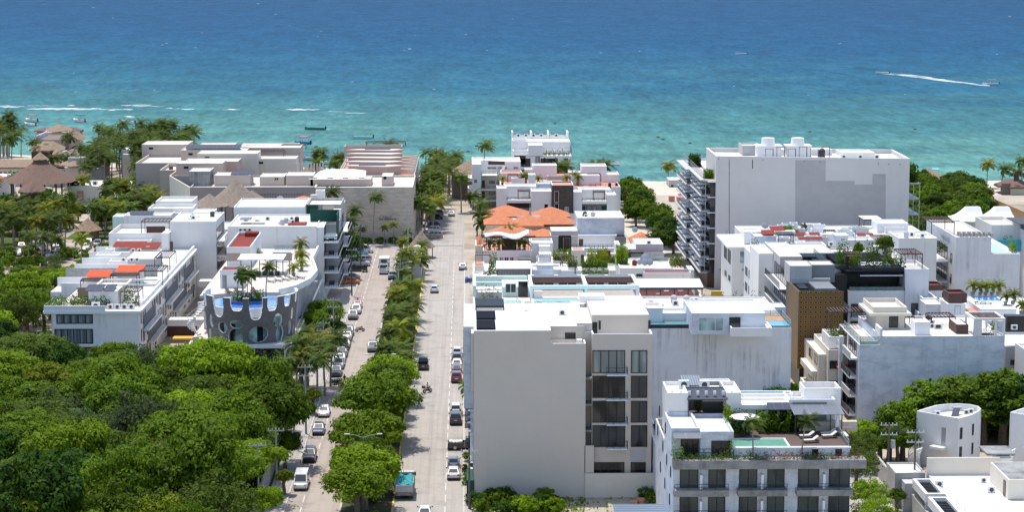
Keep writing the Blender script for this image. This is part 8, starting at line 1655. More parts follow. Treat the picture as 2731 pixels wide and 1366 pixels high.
def round_building():
 t=bld('hotel','round pool building wrapped in dark stone pierced by oval and scalloped openings',-38,365); cx,cy,r=-37.3,358.6,7.45
 zb=5.0
 # base with glazed ground floors, deck slab, glass rail along the street
 vol(t,-47.0,-29.9,350.6,424,0,zb-.45,par=.02,wm='white',rm='roof_tan'); part(MB().box(-47.3,-29.5,350.2,424.2,zb-.43,zb),'deck_slab',M['roof_tan'],t); part(MB().box(-47.35,-29.45,350.1,350.19,zb-.5,zb+.15).box(-29.49,-29.4,350.2,424,zb-.5,zb+.15),'slab_edge',M['white_clean'],t)
 rail(t,[(-29.6,350.4),(-29.6,424)],zb,1.1,'greymetal',2,True); part(MB().box(-29.88,-29.6,352,424,.3,4.4),'glass_wall',M['glass_pale'],t)
 vol(t,-45.6,-30.4,347.6,350.58,0,2.1,par=.6,wm='white',rm='roof_dirty'); part(MB().box(-44,-31,350.45,350.58,2.3,4.3),'recess_dark_panel',M['glass'],t); wS(t,347.6,-39,-36,.2,1.9,3,'glass_s'); hedge(t,-37,-31,348,349.8,1.6,1.6,'grey',3)  # dark glass panel set in front of the base wall
 # pierced crown
 nA,nZ=300,58; a0,a1=radians(158),radians(382); zt=13.0; S=[[False]*nZ for _ in range(nA)]
 holes=[(-.80,8.6,.62,1.1),(-.545,7.75,.98,.92),(-.225,8.45,1.1,.7),(.26,6.7,1.65,1.4),(-.26,6.0,1.35,1.65),(.665,8.9,.85,1.15),(.71,6.4,.8,1.6),(-.87,6.0,.7,1.1),(.90,7.2,.5,1.2),(.93,9.6,.4,1.0),(.975,6.4,.4,.9),(-.97,9.0,.4,.8)]
 scal=[(-.93,12.9,.7,2.0),(-.61,12.5,1.12,2.9),(-.20,12.5,1.05,1.7),(.205,12.5,1.08,3.2),(.54,12.5,.9,1.9),(.83,13.1,.8,2.1),(.98,13.4,.55,2.0)]
 for i in range(nA):
  a=a0+(a1-a0)*(i+.5)/nA; s=cos(a); fwd=-sin(a)
  for j in range(nZ):
   z=zb+(zt-zb)*(j+.5)/nZ; ok=True; u=math.asin(max(-1,min(1,s)))*r
   if fwd<0: u=(pi-abs(math.asin(max(-1,min(1,s)))))*r*(1 if s>0 else -1)
   for (hs,hz,hw,hh) in holes:
    if ((u-math.asin(hs)*r)/hw)**2+((z-hz)/hh)**2<1: ok=False;break
   if ok:
    for (hs,hz,hw,hh) in scal:
     d=abs(u-math.asin(hs)*r)
     if d<hw and z>hz-hh*sqrt(1-(d/hw)**4): ok=False;break
   S[i][j]=ok
 vs={};V=[];out=[];inn=[];rim=[]
 def vid(i,j,k):
  q=(i,j,k)
  if q not in vs:
   a=a0+(a1-a0)*i/nA; z=zb+(zt-zb)*j/nZ; rr=(r if k==0 else r-.35)*(1+.012*(z-zb)); vs[q]=len(V); V.append((cx+rr*cos(a),cy+rr*sin(a),z))
  return vs[q]
 b=MB(); F=[];Mi=[]
 for i in range(nA):
  for j in range(nZ):
   if not S[i][j]: continue
   F.append((vid(i,j,0),vid(i+1,j,0),vid(i+1,j+1,0),vid(i,j+1,0)));Mi.append(0); F.append((vid(i,j+1,1),vid(i+1,j+1,1),vid(i+1,j,1),vid(i,j,1)));Mi.append(1)
   for (di,dj,e) in ((-1,0,((i,j),(i,j+1))),(1,0,((i+1,j+1),(i+1,j))),(0,-1,((i+1,j),(i,j))),(0,1,((i,j+1),(i+1,j+1)))):
    ii,jj=i+di,j+dj
    if not(0<=ii<nA and 0<=jj<nZ and S[ii][jj]):
     (p,q)=e; F.append((vid(*p,0),vid(*q,0),vid(*q,1),vid(*p,1)));Mi.append(1)
 b.v=V;b.f=F;b.m=Mi; part(b,'stone_screen',[M['darkstone'],M['white_clean']],t)
 n=40; ring=lambda rr,z: [(cx+rr*cos(2*pi*i/n),cy+rr*sin(2*pi*i/n)) for i in range(n)]
 part(MB().prism(ring(r-.95,0),zb,9.38),'glazed_room',M['glass_pale'],t)
 for k in range(7): a=radians(205+k*21); part(MB().obox(cx+(r-1.0)*cos(a),cy+(r-1.0)*sin(a),zb+.1,.2,1.0,3.2,a),'window',M['glass'],t)
 zp=11.15; part(MB().prism(ring(r-.45,0),9.4,zp-.1),'pool_basin',M['white_clean'],t); part(MB().prism(ring(r-.75,0),zp-.08,zp),'pool_water',M['pool_blue'],t)
 il=[(cx-.7+3.4*cos(2*pi*i/28),cy-1.2+2.6*sin(2*pi*i/28)) for i in range(28)]; part(MB().prism(il,zp-.05,zp+.45),'island_planter',M['pool_deep'],t); part(MB().prism(inset(il,.35),zp+.4,zp+.5),'soil',M['soil'],t); hedge(t,cx-3.0,cx+1.8,cy-2.4,cy+.2,zp+.5,.8,'mid',2); hedge(t,cx+1,cx+2.4,cy-2,cy-.4,zp+.5,1.0,'bright',4)
 # upper terrace with curved edge, stair house, pergola, second pool
 zt=zp+.35; pts=[(-46.6,362.5),(-40,366.5),(-33,366),(-30.6,370),(-28.6,378),(-28.0,388),(-29.2,398),(-30.0,404),(-30.0,421),(-46.6,421)]
 part(MB().prism(pts,zt-.5,zt),'terrace_slab',M['roof_tan'],t); ed=MB()
 for (p,q) in zip(pts[2:8],pts[3:9]): ed.bar((p[0],p[1],zt+.1),(q[0],q[1],zt+.1),.35,1.1)
 part(ed,'terrace_edge',M['white_clean'],t); part(MB().box(-46.4,-31.4,366,421,zb,zt-.51),'wall',M['white'],t)
 for yy in range(368,402,4): wE(t,-31.4,yy,yy+3,zb+.1,zb+3.2,2,'glass_s'); part(MB().box(-30.9,-30.5,yy,yy+.4,zb,zt-.6),'column',M['white'],t)
 X=lambda px,yy: pXZ(px,660,yy)[0]; yy=384; zc=zt+3.1
 q=pXZ(620,708,yy); w=pXZ(735,708,yy); part(MB().box(X(632,yy),X(755,yy),yy,yy+7,zc,zc+.15),'canopy',M['white_clean'],t); s=MB()
 for k in range(11): s.box(X(604,yy+k*.9),X(640,yy+k*.9)-.05,yy+k*.9,yy+.5+k*.9,zc-.12,zc-.01).box(X(742,yy+k*.9)+.9,X(778,yy+k*.9),yy+k*.9,yy+.5+k*.9,zc-.12,zc-.01)
 part(s,'slat_canopy',M['wood'],t); s=MB()
 for px in (640,668,690,712,735,752,770): s.box(X(px,yy),X(px,yy)+.15,yy+.3,yy+.45,zt,zc-.12)
 part(s,'canopy_post',M['brown'],t)
 for k in range(6): part(MB().box(X(650+k*17,yy)-.3,X(650+k*17,yy)+.5,yy+1.5,yy+2.3,zt,zt+.75),'table',M['darkmetal'],t)
 vol(t,X(585,371),X(647,371),371,376,zt-.3,zt+3.2,par=.3,wm='white',rm='red'); wS(t,371,X(590,371),X(604,371),zt,zt+2.4,1,'glass_s',f='whitemetal',name='door')
 vol(t,X(604,396),X(668,396),396,417,zt-.3,zt+3.9,par=.5,wm='white',rm='red'); vol(t,X(604,396)+1.6,X(604,396)+4.2,414,416.5,zt+3.4,zt+4.2,par=.05,wm='red',rm='red')
 for i in range(3): ac(t,X(655,416)+i*.9-1,416.5,zt+4.2,.8)
 pool(t,X(716,404),X(766,404),402,414,zt+.25,'pool_deep'); planter(t,X(680,408),X(695,408),407,409,zt,.4,'bright','white',s=.9,dense=4); rail(t,[(X(730,417),419),(X(806,417),419)],zt,1.1,'greymetal',2,True)
 for i,(px,y2,h) in enumerate(((802,412,2.2),(804,398,2.0),(804,391,1.6),(782,384,1.7),(800,404,1.5))): pot_palm(('rear','second','third','front','tall')[i]+' potted palm along the curved edge of the round hotel terrace',X(px,y2),y2,zt,h*.7,'potted palms on the curved terrace')
 for i in range(5): lounger(('leftmost','second','third','fourth','rightmost')[i]+' cream lounger on the curved terrace of the round hotel',X(722,378)+i*1.25,377.5+i*1.1,zt,.9,'linen','cream loungers on the curved terrace')
 for i in range(3): lounger(('left','middle','right')[i]+' dark lounger beside the island pool',X((604,627,672)[i],366)+.3,365.3+.5*i,zt,.6,'wicker','dark loungers by the island pool')
 for i,(dx,dy,h) in enumerate(((-2.2,-1.0,4.2),(-1.4,-.4,5.0),(-.5,-1.0,4.6),(.2,-.3,4.4),(-1.0,-1.8,3.8))): palm(('first','second','third','fourth','fifth')[i]+' small palm on the island planter of the round pool',cx+dx,cy+dy,h,.5,z=zp+.4,group='palms on the pool island')
 palm('potted palm standing alone at the edge of the round pool',cx+2.3,cy+3.4,5.2,.62,z=zp+.3,v=2)
 st=MB(); rl=MB()
 for i in range(16): a=1.2+i*.36; z=zb+.3+i*.38; st.prism([(-46.5+.3*cos(a),357+.3*sin(a)),(-46.5+1.6*cos(a),357+1.6*sin(a)),(-46.5+1.6*cos(a+.4),357+1.6*sin(a+.4)),(-46.5+.3*cos(a+.4),357+.3*sin(a+.4))],z,z+.3); rl.bar((-46.5+1.6*cos(a),357+1.6*sin(a),z+1.3),(-46.5+1.6*cos(a+.36),357+1.6*sin(a+.36),z+1.68),.08)
 part(st,'spiral_stair',M['white_clean'],t); part(rl,'stair_railing',M['whitemetal'],t)
 single(MB().box(-62,-47,340,340.3,-.1,3.4),'boundary_wall',M['white'],'white garden wall between the forest trees below the round building','wall')
round_building()
# ================================================================ beige hotel with the stone wall, thatched resort, beach huts
def beige_hotel():
 t=bld('hotel','large beige hotel with a coursed limestone street wall and stepped roof terraces near the beach',-40,560); Y=512.0; z=lambda py,yy=Y: pXZ(900,py,yy)[1]; X=lambda px,yy=Y: pXZ(px,500,yy)[0]
 H=13.8; xl=X(506); xm=X(840); x1=X(1101)
 vol(t,xm+.02,x1,Y,540,0,H,par=.5,wm='limestone',rm='roof_tan',cap='cream'); vol(t,xl,xm,Y+.3,540,0,H+.1,par=.5,wm='taupe',rm='roof_tan',cap='cream')
 hb=MB()
 for r in range(6):
  for c in range(20):
   if r<4 or c>1: xx=xm-3.2-c*.66; zz=H-1.9-r*.75; hb.box(xx,xx+.24,Y+.22,Y+.29,zz,zz+.24)
 part(hb,'perforation',M['black'],t)['kind']='stuff'
 # two lines of small wall lettering
 for txt,px,py,s in (('S E L C','1022',578,.62),('the elements','1010',583,.72)):
  cu=bpy.data.curves.new('lettering','FONT'); cu.body=txt; cu.size=s*1.15; cu.extrude=.02; to=bpy.data.objects.new('lettering',cu); COL.objects.link(to); dg=bpy.context.evaluated_depsgraph_get(); me=bpy.data.meshes.new_from_object(to.evaluated_get(dg)); bpy.data.objects.remove(to)
  me.materials.append(M['darkmetal']); o=bpy.data.objects.new('lettering',me); COL.objects.link(o); o.parent=t; o.rotation_euler=(pi/2,0,0); p=pXZ(int(px),py+4,Y-.06); q=ORG[t.name]; o.location=(p[0]-q[0],Y-.06-q[1],p[1]-q[2])
 # penthouse row along the front
 for i,(l,r,py,d,m) in enumerate(((505,560,456,9,'concrete'),(572,668,467,8,'grey'),(693,758,471,9,'beige'),(763,835,468,9,'beige'))): yb=Y+7; vol(t,X(l,yb),X(r,yb),yb,yb+d,H-.4,z(py,yb),par=.12,wm=m if m!='grey' else 'beige',rm='roof_dirty',cap='white')
 solar(t,X(616,Y+9),X(676,Y+9),Y+8,Y+13,z(466,Y+8)+.1,.4); wS(t,Y+7,X(732,Y+7),X(743,Y+7),H+1.0,H+1.7,2,'glass',f='beige')
 yb=Y+7; vol(t,X(828,yb),X(990,yb),yb,yb+8,H-.4,z(478,yb),par=.05,wm='beige',rm='roof_tan'); a,b=X(824,yb),X(975,yb); zz=z(477,yb)
 part(MB().add([(a,yb-.6,zz),(b,yb-.6,zz),(b-3,yb+7,zz+1.7),(a+5,yb+7,zz+1.7),(a+2,yb+14,zz+.6),(b-.5,yb+14,zz+.6)],[(0,1,2,3),(3,2,5,4),(0,3,4),(1,5,2)]),'tent_canopy',M['canvas'],t)
 for px in (830,873,914,957): wS(t,yb,X(px,yb),X(px+16,yb),H+1.2,H+1.7,3,'glass',f='beige')
 vol(t,X(1018,yb),X(1048,yb),yb,yb+8,H-.4,z(470,yb),par=.1,wm='beige',rm='roof'); wS(t,yb,X(1023,yb),X(1031,yb),H+1.2,H+1.9,1,'glass')
 # right wing: stacked zigzag roofs and angled terraces
 xr=-13.4; vol(t,-33,xr,540.02,588,0,H,par=.4,wm='beige',rm='redtile',cap='cream')
 r=random.Random(3)
 for i in range(5):
  yy=545+i*8.4; zt=H+1.7+i*.25; q=[(-31.5-i*.4,yy),(-20.5,yy-2.4),(-16.2-i*.3,yy+.8),(-19,yy+2.4),(-30,yy+2.6)]; n=len(q)
  part(MB().prism(q,zt,zt+.3),'zigzag_roof',M['roof_tan'],t); part(MB().prism(inset(q,.5),H-.3,zt-.02),'wall',M['beige'],t)
  if i in (0,4): solar(t,-28,-21,yy,yy+2,zt+.36,.35)
  part(MB().box(-30,-22,yy-.2,yy-.05,zt-1.0,zt-.6) if 0 else MB().box(-29,-24,yy+.62,yy+.75,zt-1.2,zt-.7),'louvre',M['grey_dark'],t)
  w=MB(); w.prism([(xr-.3,yy),(xr-.05,yy+.25),(-17.6,yy+2.9),(-17.85,yy+2.65)],H-.3,H+.9); w.prism([(-17.9,yy+2.9),(-17.65,yy+2.65),(xr-.05,yy+5.3),(xr-.3,yy+5.55)],H-.3,H+.9); part(w,'parapet',M['cream'],t)
  part(MB().box(-19.6,-18.2,yy+3,yy+4.4,H-.3,H+.5),'terrace_furniture',M['wicker'],t)
 vol(t,-34,-18,584,590,0,H+3.4,par=.5,wm='beige',rm='roof_tan'); pergola(t,-28,-17,585,589.5,H+3.1,1.2,'brown',12)
 s=MB(); [s.box(-33.3,-33.02,544+j*.9,544.4+j*.9,H-4,H+.6) for j in range(46)]; part(s,'fin_row',M['cream'],t)
 # left wing
 for i,(a,b,y0,y1,h) in enumerate(((-76.5,-60,540.1,554,H),(-81,-62,554.1,571,H),(-90,-66,571.1,610,H+.2))):
  vol(t,a,b,y0,y1,0,h,par=.8,wm='beige',rm='roof_tan' if i else 'redtile',cap='cream')
 part(MB().prism([(xl,512.4),(xl+.3,512.4),(-76.2,540.1),(-76.5,540.1)],0,H),'wall',M['cream'],t)
 for (x0,x2,y0,d,hh,m,rm) in ((-75,-63,542.0,8,3.0,'beige','roof_dirty'),(-74,-60,550.9,9,2.6,'beige','roof_dirty'),(-72,-56,561.8,10,3.6,'cream','roof_dirty'),(-78,-60,574.0,9,3.4,'beige','roof_dirty'),(-92,-79,595.8,12,3.0,'beige','roof_dirty'),(-76,-66,594.4,12,2.6,'beige','roof_tan'),(-64,-48,593.0,12,2.6,'beige','roof_tan'),(-62,-46,580.8,10,3.4,'beige','roof_dirty'),(-58,-46,565.8,9,1.8,'cream','roof_tan')):
  vol(t,x0,x2,y0,y0+d,0 if x2>-59.9 else H-.8,H+hh,par=.15,wm=m,rm=rm,cap='cream'); wS(t,y0,x0+2,x0+3.2,H+hh-1.4,H+hh-.8,1,'glass')
 solar(t,-77,-62,575.5,580,H+3.6,.8); pergola(t,-60,-50,574,579,H+1.5,1.4,'brown',12); pergola(t,-52,-45,589,593,H+2.0,1.2,'wood',8)
 for i in range(4): part(MB().box(-79+i*1.6,-78+i*1.6,557+i*3,558+i*3,H-.2,H+.6),'terrace_furniture',M['wicker'],t)
 s=MB(); [s.box(-47.5+j*.8,-47.1+j*.8,562.7,562.9,H-3,H+.8) for j in range(12)]; part(s,'slat_screen',M['cream'],t)
 vol(t,-45,-36,556,590,0,6,par=.3,wm='beige',rm='roof_tan'); part(MB().box(-31.2,-29.6,511.4,511.95,0,6),'entrance_dark_block',M['black'],t)  # solid black block before the wall; entrance shade is in its colour
 for i,(cx,yy,px,pe,pa,rr) in enumerate(((X(628,498),498,0,549,479,7.0),(X(558,492),492,0,553,517,4.6),(X(672,503),503,0,541,508,4.2))):
  zb=pXZ(620,pe,yy-rr*.8)[1]; za=pXZ(620,pa,yy)[1]; u=bld('palapa',('largest grey thatched cone roof before the taupe hotel wall','smallest grey thatched cone roof left of the largest cone','grey thatched roof half hidden behind the right side of the largest cone')[i],cx,yy,'thatched hut'); cone_roof(u,cx,yy,zb,za,rr,'thatch_g',top=.05)
  b=MB()
  for k in range(8): b.cyl(cx+rr*.8*cos(k*pi/4),yy+rr*.8*sin(k*pi/4),0,zb+.4,.16,n=6)
  part(b,'post',M['bark'],u)
 t=bld('house','low white and dark link building between the left hotel wing and the small thatched roofs',-58,480); vol(t,-62,-50,474,488,0,8.5,par=.3,wm='white_worn',rm='roof_dirty')
beige_hotel()
def gable(t,x0,x1,y0,y1,ze,zr,m='thatch',th=.5,hipped=2.5,name='thatched_roof'):
 cy=(y0+y1)/2; n=14; vs=[];fs=[]
 for i in range(n+1):
  s=i/n; x=x0+(x1-x0)*s; k=min(1,min(x-x0,x1-x)/hipped); zrr=ze+(zr-ze)*(.25+.75*k); yy0=y0+(cy-y0)*(1-k)*.5; yy1=y1-(y1-cy)*(1-k)*.5; j=R.uniform(-.12,.12)
  vs+=[(x,yy0,ze-th+j),(x,yy0+.1,ze+j),(x,(yy0+cy)/2,ze+(zrr-ze)*.55),(x,cy,zrr),(x,(yy1+cy)/2,ze+(zrr-ze)*.55),(x,yy1-.1,ze+j),(x,yy1,ze-th+j)]
 fs=[(i*7+j,(i+1)*7+j,(i+1)*7+j+1,i*7+j+1) for i in range(n) for j in range(6)]+[tuple(range(6,-1,-1)),tuple(range(n*7,n*7+7))]+[(i*7,i*7+6,(i+1)*7+6,(i+1)*7) for i in range(n)]
 return part(MB().add(vs,fs),name,M[m],t)
def thatch_resort():
 X=lambda px,yy: pXZ(px,450,yy)[0]; Z=lambda py,yy: pXZ(100,py,yy)[1]
 yy=600.0; t=bld('palapa','giant brown thatched hall with a small capped lantern on top',X(108,yy),yy,'thatched hall'); cx=X(108,yy); r=(X(207,yy)-X(108,yy))
 cone_roof(t,cx,yy,Z(489,yy-8),Z(421,yy),r,'thatch_d',ry=11,n=32,top=.16); cone_roof(t,cx,yy,Z(424,yy),Z(405,yy),2.6,'thatch',n=16,name='lantern_roof'); part(MB().cyl(cx,yy,Z(432,yy),Z(422,yy),1.8,n=12),'lantern',M['brown'],t); gable(t,X(48,586),X(118,586),582,594,Z(512,584),Z(480,588),'thatch_d',hipped=4); part(MB().box(X(60,586),X(112,586),584,593,0,Z(512,584)),'wall',M['brown'],t)
 b=MB()
 for k in range(10): b.cyl(cx+r*.8*cos(k*.63),yy+9*sin(k*.63),0,Z(489,yy)+.6,.25,n=6)
 part(b,'post',M['bark'],t)
 yy=640; t=bld('hotel','long low thatched hotel wing with cream walls at the left edge',X(40,yy),yy+6); gable(t,X(-60,yy),X(175,yy),yy,yy+12,Z(446,yy),Z(424,yy+6),'thatch',hipped=3); vol(t,X(-55,yy),X(170,yy),yy+1,yy+11,0,Z(448,yy)-.4,par=.01,wm='cream',rm='roof')
 for k in range(8): wS(t,yy+1,X(-40+k*12,yy),X(-33+k*12,yy),2,4.4,2,'glass',f='brown')
 yy=630; t=bld('hotel','cream walled block with a thick thatched crown and broken roof plaster beside the giant hall',X(195,yy),yy+6); gable(t,X(155,yy),X(238,yy),yy-1,yy+13,Z(443,yy),Z(424,yy+4),'thatch',hipped=4); vol(t,X(173,yy),X(228,yy),yy,yy+12,0,Z(446,yy),par=.01,wm='beige',rm='roof'); vol(t,X(180,yy+3),X(222,yy+3),yy+4,yy+9,8,Z(421,yy+4),par=.3,wm='oldcon',rm='roof_dirty'); vol(t,X(229,yy),X(262,yy),yy+2,yy+12,0,Z(452,yy),par=.1,wm='grey_dark',rm='roof_dirty')
 yy=598; u=bld('house','beige flat roofed house with a square relief panel under the palms',X(222,yy),yy+6); h=Z(497,yy); vol(u,X(180,yy),X(262,yy),yy,yy+16,0,h,par=.2,wm='cream',rm='roof'); part(MB().box(X(203,yy),X(221,yy),yy-.08,yy-.01,Z(534,yy),Z(509,yy)),'relief_panel',M['redtile'],u); part(MB().box(X(207,yy),X(217,yy),yy-.14,yy-.09,Z(532,yy),Z(517,yy)),'inner_panel',M['beige'],u); ac(u,X(245,yy),yy+5,h-.2,1.5)
 yy=668; t=bld('hotel','thatched hotel roof behind the giant hall around a timber roof deck',X(130,yy),yy+8); gable(t,X(78,yy),X(172,yy),yy-2,yy+9,Z(400,yy),Z(376,yy+4),'thatch',hipped=4); vol(t,X(90,yy+9),X(175,yy+9),yy+9.1,yy+26,0,Z(372,yy+9),par=.05,wm='beige',rm='wood'); vol(t,X(85,yy),X(165,yy),yy,yy+8,0,Z(402,yy),par=.01,wm='brown',rm='roof')
 part(MB().box(X(100,yy+10),X(104,yy+10),yy+9.2,yy+26,Z(372,yy+9),Z(362,yy+9)),'parapet',M['white_worn'],t); gable(t,X(152,yy-4),X(178,yy-4),yy-14,yy-3,Z(412,yy-12),Z(384,yy-6),'thatch',hipped=3)
 yy=704; t=bld('hotel','top thatched hotel roof closest to the sea with a long ridge',X(150,yy),yy+6); gable(t,X(117,yy),X(188,yy),yy,yy+13,Z(352,yy),Z(331,yy+6),'thatch',hipped=4); vol(t,X(122,yy),X(182,yy),yy+1,yy+12,0,Z(353,yy),par=.01,wm='beige',rm='roof'); gable(t,X(92,yy+14),X(218,yy+14),yy+13.5,yy+22,Z(350,yy+14),Z(341,yy+16),'thatch_d',hipped=3); vol(t,X(96,yy+14),X(214,yy+14),yy+15,yy+21,0,Z(352,yy+14),par=.01,wm='beige',rm='roof')
 yy=660; t=bld('hotel','timber decked hotel roof with a pointed thatched gazebo beside the palms',X(200,yy),yy+6); vol(t,X(172,yy),X(236,yy),yy,yy+18,0,Z(398,yy+6),par=.4,wm='thatch_d',rm='wood'); solar(t,X(174,yy-3),X(222,yy-3),yy-8,yy-1,Z(417,yy-3),1.4,'wood','timber_roof'); cone_roof(t,X(188,yy+14),yy+22,Z(374,yy+16),Z(347,yy+20),4.6,'thatch',n=18); gable(t,X(205,yy),X(262,yy),yy-6,yy+6,Z(428,yy-4),Z(404,yy),'thatch',hipped=3); part(MB().cyl(X(175,yy-9),yy-9,Z(408,yy-9),Z(402,yy-9),.8,n=12),'round_sign',M['canvas'],t)
 for i,(px,pa,pe,y2,rr) in enumerate(((260,370,395,690,3.6),(273,393,415,672,3.2))): u=bld('palapa',('taller pointed thatched turret beside the dark palms','shorter pointed thatched turret just below the taller one')[i],X(px,y2),y2,'thatched hut'); cone_roof(u,X(px,y2),y2,Z(pe,y2),Z(pa,y2),rr,'thatch',n=16); part(MB().cyl(X(px,y2),y2,0,Z(pe,y2)+.3,rr*.75,n=12),'wall',M['thatch_d'],u)
 for i,(px,pa,pe,y2,rr) in enumerate(((230,582,612,520,3.8),(655,447,462,648,4),(838,444,460,655,4.5),(822,450,462,650,3.5),(1248,431,465,608,7),(1353,421,436,640,4),(2475,478,497,640,6))): z1=Z(pe,y2); u=bld('palapa',('small brown thatched hut beside the sandy car lot','low thatched shade on the beach left of the lone palm','brown thatched shade on the beach before the white canopy roof','pale thatched shade touching the brown beach shade','broad thatched roof left of the white balconied block','thatched roof top peeking over the white balconied block','brown thatched roof peeking over the trees behind the tents')[i],X(px,y2),y2,'thatched hut'); cone_roof(u,X(px,y2),y2,max(2.2,z1),max(5,Z(pa,y2)),rr,'thatch' if i!=2 else 'thatch_d',n=18); part(MB().cyl(X(px,y2),y2,0,max(2.2,z1)+.6,.3 if i in(1,2,3) else rr*.7,n=10),'post' if i in(1,2,3) else 'wall',M['bark'],u)
 # small houses among the left palms
 yy=655; t=bld('house','grey flat roofed house half hidden by the dark beach palms',X(338,yy),yy+5); vol(t,X(325,yy),X(352,yy),yy,yy+10,0,Z(400,yy),par=.2,wm='grey',rm='roof'); vol(t,X(328,yy-3),X(347,yy-3),yy-3,yy-.02,0,Z(412,yy-3),par=.1,wm='cream',rm='roof')
 yy=618; t=bld('house','white house with a rust red tiled side at the left edge of the photo',X(-5,yy),yy+5); vol(t,X(-40,yy),X(24,yy),yy,yy+8,0,Z(470,yy),par=.1,wm='white',rm='roof'); hip(t,X(-50,yy-3),X(8,yy-3),yy-6,yy-.5,Z(475,yy-3),Z(458,yy-3),'tile','x')
 yy=610; t=bld('house','beach house with a brown thatched verandah at the right edge behind the palms',X(2712,yy),yy+6); gable(t,X(2672,yy),X(2760,yy),yy,yy+12,Z(505,yy),Z(484,yy+5),'thatch_d',hipped=3); vol(t,X(2700,yy),X(2770,yy),yy+1.5,yy+12,0,Z(507,yy),par=.01,wm='cream',rm='roof'); wS(t,yy+1.5,X(2708,yy),X(2722,yy),4,6.4,2,'glass',f='brown'); part(MB().box(X(2675,yy),X(2699,yy),yy+1,yy+1.3,0,3.4),'screen_wall',M['wood'],t)
 a=G(2668,565);b=G(2735,592); single(MB().add([(a[0],a[1]+25,0),(b[0],b[1],0),(b[0],b[1],2.6),(a[0],a[1]+25,2.6),(a[0]-.2,a[1]+25,0),(b[0]-.2,b[1],0),(b[0]-.2,b[1],2.6),(a[0]-.2,a[1]+25,2.6)],[(0,1,2,3),(7,6,5,4),(3,2,6,7),(0,4,5,1),(1,5,6,2),(0,3,7,4)]),'fence',M['tanwood'],'tan timber fence curving past the tents at the right edge','fence')
 single(MB().box(58,59.6,596,598,0,1.6).box(60.5,63,597,600,0,1.2),'equipment_pile',M['redtile'],'reddish building gear heaped on the sand left of the huge grey block','pile')
thatch_resort()
# ================================================================ trees, palms, shrubs
def forest():
 rr=random.Random(11); pts=[]
 def crowd(x,y,d): return all((x-a)**2+(y-b)**2>(d*.5*(1+(b-200)*.0006))**2*4*.25 for a,b,_ in pts)
 for tries in range(2600):
  y=rr.uniform(228,346); x=rr.uniform(-98,-29)
  if x< -0.245*y-9: continue
  if y>327 and x>-46: continue
  if y>308 and x>-39: continue
  if y>336 and x>-66: continue
  if y>340 and x>-75: continue
  if all((x-a)**2+(y-b)**2>5.9**2 for a,b in pts): pts.append((x,y))
 for tries in range(900):
  y=rr.uniform(346,462); x=rr.uniform(-122,-79)
  if x<-0.25*y-6 or x>-77.5: continue
  if all((x-a)**2+(y-b)**2>5.6**2 for a,b in pts): pts.append((x,y))
 kinds=['round','round','spread','airy','round','airy']; mats=['mid','mid','bright','dark','bright','dark','olive']
 desc={'mid':'mid green','bright':'bright green','dark':'dark green','olive':'olive','yellow':'yellow green','grey':'greyish'}
 for i,(x,y) in enumerate(pts):
  k=kinds[rr.randrange(6)]; m=mats[rr.randrange(7)]
  if k=='airy': m=rr.choice(['olive','grey','mid'])
  s=rr.uniform(.85,1.3)
  if y>312: s*=.72 if x>-66 else .9
  if y>346: s=.9 if y<400 else .66 if y<430 else .46
  where='in the forest left of the road' if y<346 else 'in the grove beside the long white terrace'
  tree('forest_tree',{'round':'round domed ','spread':'broad flat topped ','airy':'thin airy '}[k]+desc[m]+' tree '+where,x,y,k,m,s,s*rr.uniform(.8,1.25),('round domed ' if k=='round' else 'flat topped ' if k=='spread' else 'airy ')+desc[m]+' trees '+where)
 for (px,py,zz,k,m,s,l) in ((455,1185,8,'spread','yellow',1.0,'bright yellow green flowering tree amid the dark forest'),(60,1345,8,'spread','yellow',1.25,'yellow green tree at the bottom left corner'),(120,1020,8,'round','yellow',1.15,'pale yellow green tree at the left of the forest edge'),(560,1235,7,'airy','yellow',.9,'loose yellow green tree near the pavement side of the forest'),(430,1350,7,'round','yellow',.9,'yellow green tree at the bottom middle of the forest'),
  (375,985,9,'airy','grey',1.35,'large grey green feathery tree in front of the long white terrace'),(540,960,9,'tall','dark',1.05,'dark glossy tree left of the round stone building'),(600,990,8,'round','mid',1.0,'leafy tree with pale blossom below the round stone building'),(715,1060,10,'round','mid',1.3,'big dark domed tree over the left pavement'),(650,1130,8,'round','bright',1.0,'bright domed tree left of the big pavement tree'),(520,1095,7,'spread','bright',1.05,'bright spreading tree before the white garden wall')):
  x,y=G(px,py,zz); tree('forest_tree',l,x,y,k,m,s)
 x,y=G(585,1165,5); t=thing('bare_tree','leafless brown twiggy tree in the middle of the forest','tree',(x,y,0)); b=MB(); r2=random.Random(4); b.tube([(x,y,0),(x,y,3.5)],[.25,.18],6)
 for i in range(70):
  a=r2.uniform(0,6.28); e=r2.uniform(.5,1.3); L=r2.uniform(2,4.6); p0=(x,y,r2.uniform(2.5,3.6)); p1=(x+cos(a)*cos(e)*L*.6,y+sin(a)*cos(e)*L*.6,p0[2]+sin(e)*L*.6); p2=(p1[0]+cos(a)*L*.4+r2.uniform(-.6,.6),p1[1]+sin(a)*L*.4,p1[2]+r2.uniform(.1,1.4)); b.tube([p0,p1,p2],[.07,.045,.02],4)
 part(b,'branches',LM['dry'],t)
 g=random.Random(8); vs=[];fs=[]
 for i in range(9000):
  y=g.uniform(215,346); x=g.uniform(-100,-27.5)
  if x<-.26*y-6: continue
  leaf(vs,fs,(x,y,g.random()**2*2.2),(g.uniform(-1,1),g.uniform(-1,1),1),g.uniform(.6,1.3),g)
 structure(MB().add(vs,fs),'undergrowth',LM['dark'],'stuff')
forest()
